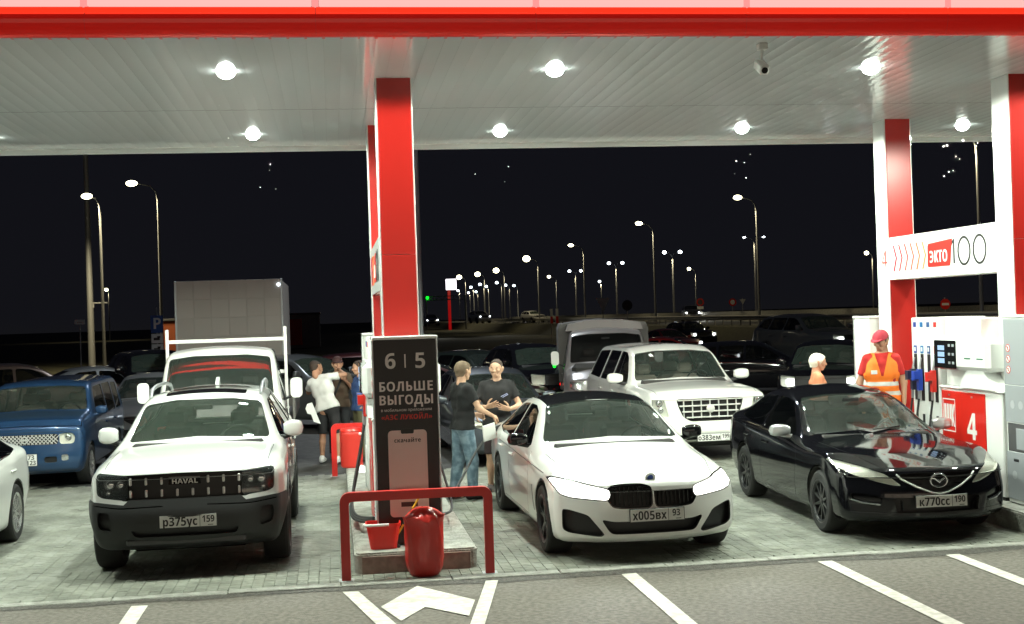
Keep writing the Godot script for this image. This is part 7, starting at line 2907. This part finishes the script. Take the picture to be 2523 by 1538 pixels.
	b.box(Vector3(0, 2.50, 0), Vector3(.48, .70, .02), .004)
	part("sign_plate", b, mat(lin(.02, .09, .34), .4), t)
	text("P", .62, M.white, t, Vector3(0, 2.52, .012))
	for y in [1.92, 1.50]:
		b = MB.new()
		b.box(Vector3(0, y, 0), Vector3(.46, .38, .02), .004)
		part("sign_plate", b, M.white, t)
		b = MB.new()
		b.box(Vector3(-.02, y - .02, .012), Vector3(.24, .10, .004))
		b.box(Vector3(.06, y + .06, .012), Vector3(.12, .07, .004))
		part("sign_symbol", b, M.ink, t)
	t = pole_sign("small_sign", "small white rectangular sign on a thin post at far left", Vector3(-10.7, 2.4, -57.0), 0.0)
	b = MB.new()
	b.box(Vector3(0, 2.70, 0), Vector3(.44, .20, .02), .004)
	part("sign_plate", b, M.white, t)
	text("----", .16, M.ink, t, Vector3(0, 2.70, .012))
	# give-way sign seen from behind, and road signs
	t = pole_sign("give_way_sign", "dark triangular give-way sign seen from behind in the centre", Vector3(17.1, 3.0, -80.4), 0.9)
	b = MB.new()
	b.prism(PackedVector2Array([Vector2(-.45, 2.40), Vector2(.45, 2.40), Vector2(0, 1.50)]), 0, .012)
	part("sign_plate", b, M.white, t)
	t = pole_sign("round_sign", "dark round road sign right of the give-way sign", Vector3(19.3, 2.9, -83.1), 0.6)
	disc_face(t, "sign_plate", 2.2, .35, M.dark_grey)
	for i in 2:
		t = thing("striped_post", "red and white striped marker post, %s of the pair in the road" % ["left", "right"][i], "post", Vector3(16.0 + .42 * i, .3, -93.6), 0.0, "striped marker posts")
		b = MB.new()
		b.box(Vector3(0, 2.2, 0), Vector3(.20, .55, .05), .01)
		part("white_field", b, M.white, t)
		b = MB.new()
		b.box(Vector3(0, 1.65, 0), Vector3(.20, .52, .05), .01)
		part("red_field", b, M.red, t)
		b = MB.new()
		b.cyl(Vector3(0, 0, -.04), Vector3(0, 2.4, -.04), .03, .03, 8)
		part("post", b, M.galv, t)
	t = pole_sign("speed_sign", "round red road sign with small plate below, left one on the highway", Vector3(34.0, 3.0, -116.4), 1.2)
	disc_face(t, "red_ring", 1.85, .36, M.red_matt)
	disc_face(t, "sign_face", 1.85, .24, M.dark_grey, .004)
	b = MB.new()
	b.box(Vector3(0, 1.33, 0), Vector3(.6, .25, .02))
	part("sign_plate", b, M.white, t)
	t = pole_sign("limit_sign", "round red and white road sign, right one on the highway", Vector3(37.0, 3.0, -116.0), 1.2)
	disc_face(t, "red_ring", 1.75, .36, M.red)
	disc_face(t, "sign_face", 1.75, .22, M.white, .004)
	t = pole_sign("yield_sign", "small white triangular road sign beside the round red one", Vector3(37.95, 3.0, -115.9), 1.2)
	b = MB.new()
	b.prism(PackedVector2Array([Vector2(-.3, 2.0), Vector2(.3, 2.0), Vector2(0, 1.5)]), 0, .012)
	part("sign_plate", b, M.white, t)
	t = pole_sign("stop_sign", "round red stop sign between the right columns", Vector3(33.0, 2.3, -66.0), 0.9)
	disc_face(t, "sign_plate", 1.33, .29, M.red)
	b = MB.new()
	b.box(Vector3(0, 1.33, .014), Vector3(.40, .12, .004))
	part("sign_bar", b, M.white, t)
	# price mast
	t = thing("price_mast", "red mast with a glowing white sign box far away", "sign", Vector3(23.0, 0.0, -249.0))
	b = MB.new()
	b.box(Vector3(-.45, 4.0, 0), Vector3(.55, 8.0, .4), .02)
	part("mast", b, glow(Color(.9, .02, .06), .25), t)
	b = MB.new()
	b.box(Vector3(0, 8.8, .1), Vector3(2.0, 2.1, .6), .05)
	part("sign_light_box", b, glow(Color(1, .97, 1), 2.2), t)
	# gantry over the road
	t = thing("sign_gantry", "steel truss gantry over the far road", "gantry", Vector3(15.2, 0.4, -209.5))
	b = MB.new()
	for y in [4.9, 5.5]:
		b.cyl(Vector3(0, y, 0), Vector3(6.4, y, 0), .08, .08, 6)
	for i in 12:
		b.cyl(Vector3(.53 * i, 4.9 if i % 2 else 5.5, 0), Vector3(.53 * (i + 1), 5.5 if i % 2 else 4.9, 0), .045, .045, 5)
	part("truss", b, M.galv, t)
	b = MB.new()
	b.cyl(Vector3(0, 0, 0), Vector3(0, 5.6, 0), .12, .12, 8)
	part("leg", b, M.galv, t)
	b = MB.new()
	b.cyl(Vector3(6.4, 0, 0), Vector3(6.4, 5.6, 0), .12, .12, 8)
	part("leg", b, M.galv, t)
	b = MB.new()
	b.ellipsoid(Vector3(.2, 5.3, .2), Vector3(.25, .25, .2), 8, 5)
	part("green_signal_light", b, M.green_lamp, t)
	# low building and an orange kiosk far behind
	t = thing("low_building", "low dark building with red panel right of the truck box", "building", Vector3(-4.6, 0, -120))
	b = MB.new()
	b.box(Vector3(1.6, 1.55, -3), Vector3(3.6, 3.1, 6), .03)
	part("wall", b, mat(lin(.26, .24, .23), .8), t)
	b = MB.new()
	b.box(Vector3(.9, 1.5, .02), Vector3(1.8, 2.4, .06), .01)
	part("red_door", b, M.red_matt, t)
	b = MB.new()
	b.box(Vector3(1.6, 3.18, -3), Vector3(3.8, .16, 6.2), .02)
	part("roof", b, M.dark_grey, t)
	t = thing("orange_kiosk", "small orange brown kiosk behind the parking sign", "kiosk", Vector3(-9.6, 0, -80))
	b = MB.new()
	b.box(Vector3(0, 1.35, 0), Vector3(1.3, 2.7, 1.3), .03)
	part("wall", b, mat(lin(.38, .09, .03), .7), t)
	b = MB.new()
	b.box(Vector3(0, 2.78, 0), Vector3(1.5, .16, 1.5), .03)
	part("roof", b, M.dark_grey, t)
	truck_box()
	far_traffic()
	moths()


func truck_box() -> void:
	var t := thing("box_lorry", "lorry with tall grey panelled box behind the white flatbed cab", "lorry", Vector3(-2.36, 0, -30.4))
	var b := MB.new()
	b.box(Vector3(0, 2.12, -2.6), Vector3(2.40, 2.56, 5.2), .02)
	part("box_body", b, mat(lin(.26, .235, .218), .7), t)
	# panels on the end wall, proud by a few millimetres
	for i in 6:
		for j in 6:
			var p := MB.new()
			p.box(Vector3(-1.0 + .4 * i, 1.05 + .43 * j, .003), Vector3(.392, .422, .012), .004)
			var k := .96 + .03 * ((i * 7 + j * 5) % 3)
			part("wall_panel", p, panel_mat(k), t)
	for s in [-1.0, 1.0]:
		b = MB.new()
		b.box(Vector3(s * 1.205, 2.12, .0), Vector3(.05, 2.6, .06), .01)
		part("corner_post", b, M.galv, t)
	b = MB.new()
	b.ellipsoid(Vector3(1.14, 3.28, .03), Vector3(.035, .035, .03), 8, 5)
	part("marker_lamp", b, M.street_lamp2, t)
	b = MB.new()
	b.box(Vector3(0, .62, -2.4), Vector3(.9, .30, 5.4), .02)
	part("chassis", b, M.black, t)
	for z in [-.9, -4.6]:
		for s in [-1.0, 1.0]:
			var w := wheel("plain", .42, .26, M.rim_silver)
			w.name = "wheel"
			t.add_child(w, true)
			w.position = Vector3(s * .98, .42, z)
			if s < 0: w.rotation.y = PI


func panel_mat(k: float) -> Material:
	var key := "boxpanel%.2f" % k
	if not M.has(key): M[key] = mat(lin(.27 * k, .243 * k, .225 * k), .65)
	return M[key]


func far_traffic() -> void:
	var blk := paint_mat(.02, .02, .022)
	var sil := paint_mat(.3, .3, .31, .5)
	var wh := paint_mat(.6, .6, .6)
	for q in [
		["saloon", "far_car", "far car with two white headlamps at the foot of the gantry", 12.0, -158.0, 0.0, sil, 1, 1.45],
		["suv", "far_car", "far pale car with bright lamp right of the red price mast", 18.6, -163.0, 0.2, wh, 1, 1.5],
		["saloon", "far_car", "left one of three far cars below the highway lamps", 28.2, -197.0, 0.1, blk, 1, 0.0],
		["suv", "far_car", "middle one of three far cars below the highway lamps", 30.3, -197.0, 0.0, blk, 1, -0.15],
		["saloon", "far_car", "right one of three far cars below the highway lamps", 32.0, -186.0, 0.0, blk, 1, 0.05],
		["suv", "far_car", "far car with dazzling white headlamps on the highway right of centre", 35.7, -125.5, -0.2, sil, 1, 1.2],
		["suv", "far_car", "pale far van on the highway above the three far cars", 27.5, -176.0, 0.3, wh, 0, 1.3]]:
		var o := other(q[0], q[1], q[2], "car", q[3], q[4], q[5], q[6], "far cars on the road", q[7], 6.0, q[8])
		for c in o.get_children():
			for w in ["seat", "dashboard", "steering", "inner_mirror", "door_handle", "wing_mirror", "underbody", "lower_intake", "wheel_arch", "panel_gaps"]:
				if String(c.name).begins_with(w):
					o.remove_child(c)
					c.free()
					break
		for c in o.get_children():
			if String(c.name).begins_with("lit_headlamp"): c.scale = Vector3.ONE


func moths() -> void:
	var b := MB.new()
	b.ellipsoid(Vector3.ZERO, Vector3(.011, .004, .006), 6, 4)
	b.tri(Vector3(-.002, .002, 0), Vector3(.004, .012, .004), Vector3(.008, .004, 0))
	b.tri(Vector3(-.002, .002, 0), Vector3(-.008, .010, -.004), Vector3(.002, .004, 0))
	var m := b.mesh()
	var r := RandomNumberGenerator.new()
	r.seed = 91
	for q in [[8.68, -16.68, 12], [5.53, -16.68, 5], [2.25, -16.68, 3], [-0.93, -16.68, 4], [-0.93, -12.5, 2]]:
		for i in q[2]:
			var o := part(numbered("moth"), m, M.white, self)
			o.position = Vector3(q[0] + r.randf_range(-.35, .35), CH - r.randf_range(.12, .75), q[1] + r.randf_range(-.3, .3))
			o.rotation = Vector3(r.randf() * 3, r.randf() * 6, r.randf() * 3)
			o.scale = Vector3.ONE * r.randf_range(.45, 1.0)
			o.set_meta("label", "tiny pale moth flying below the canopy lamps")
			o.set_meta("category", "moth")
			o.set_meta("group", "moths under the canopy lamps")
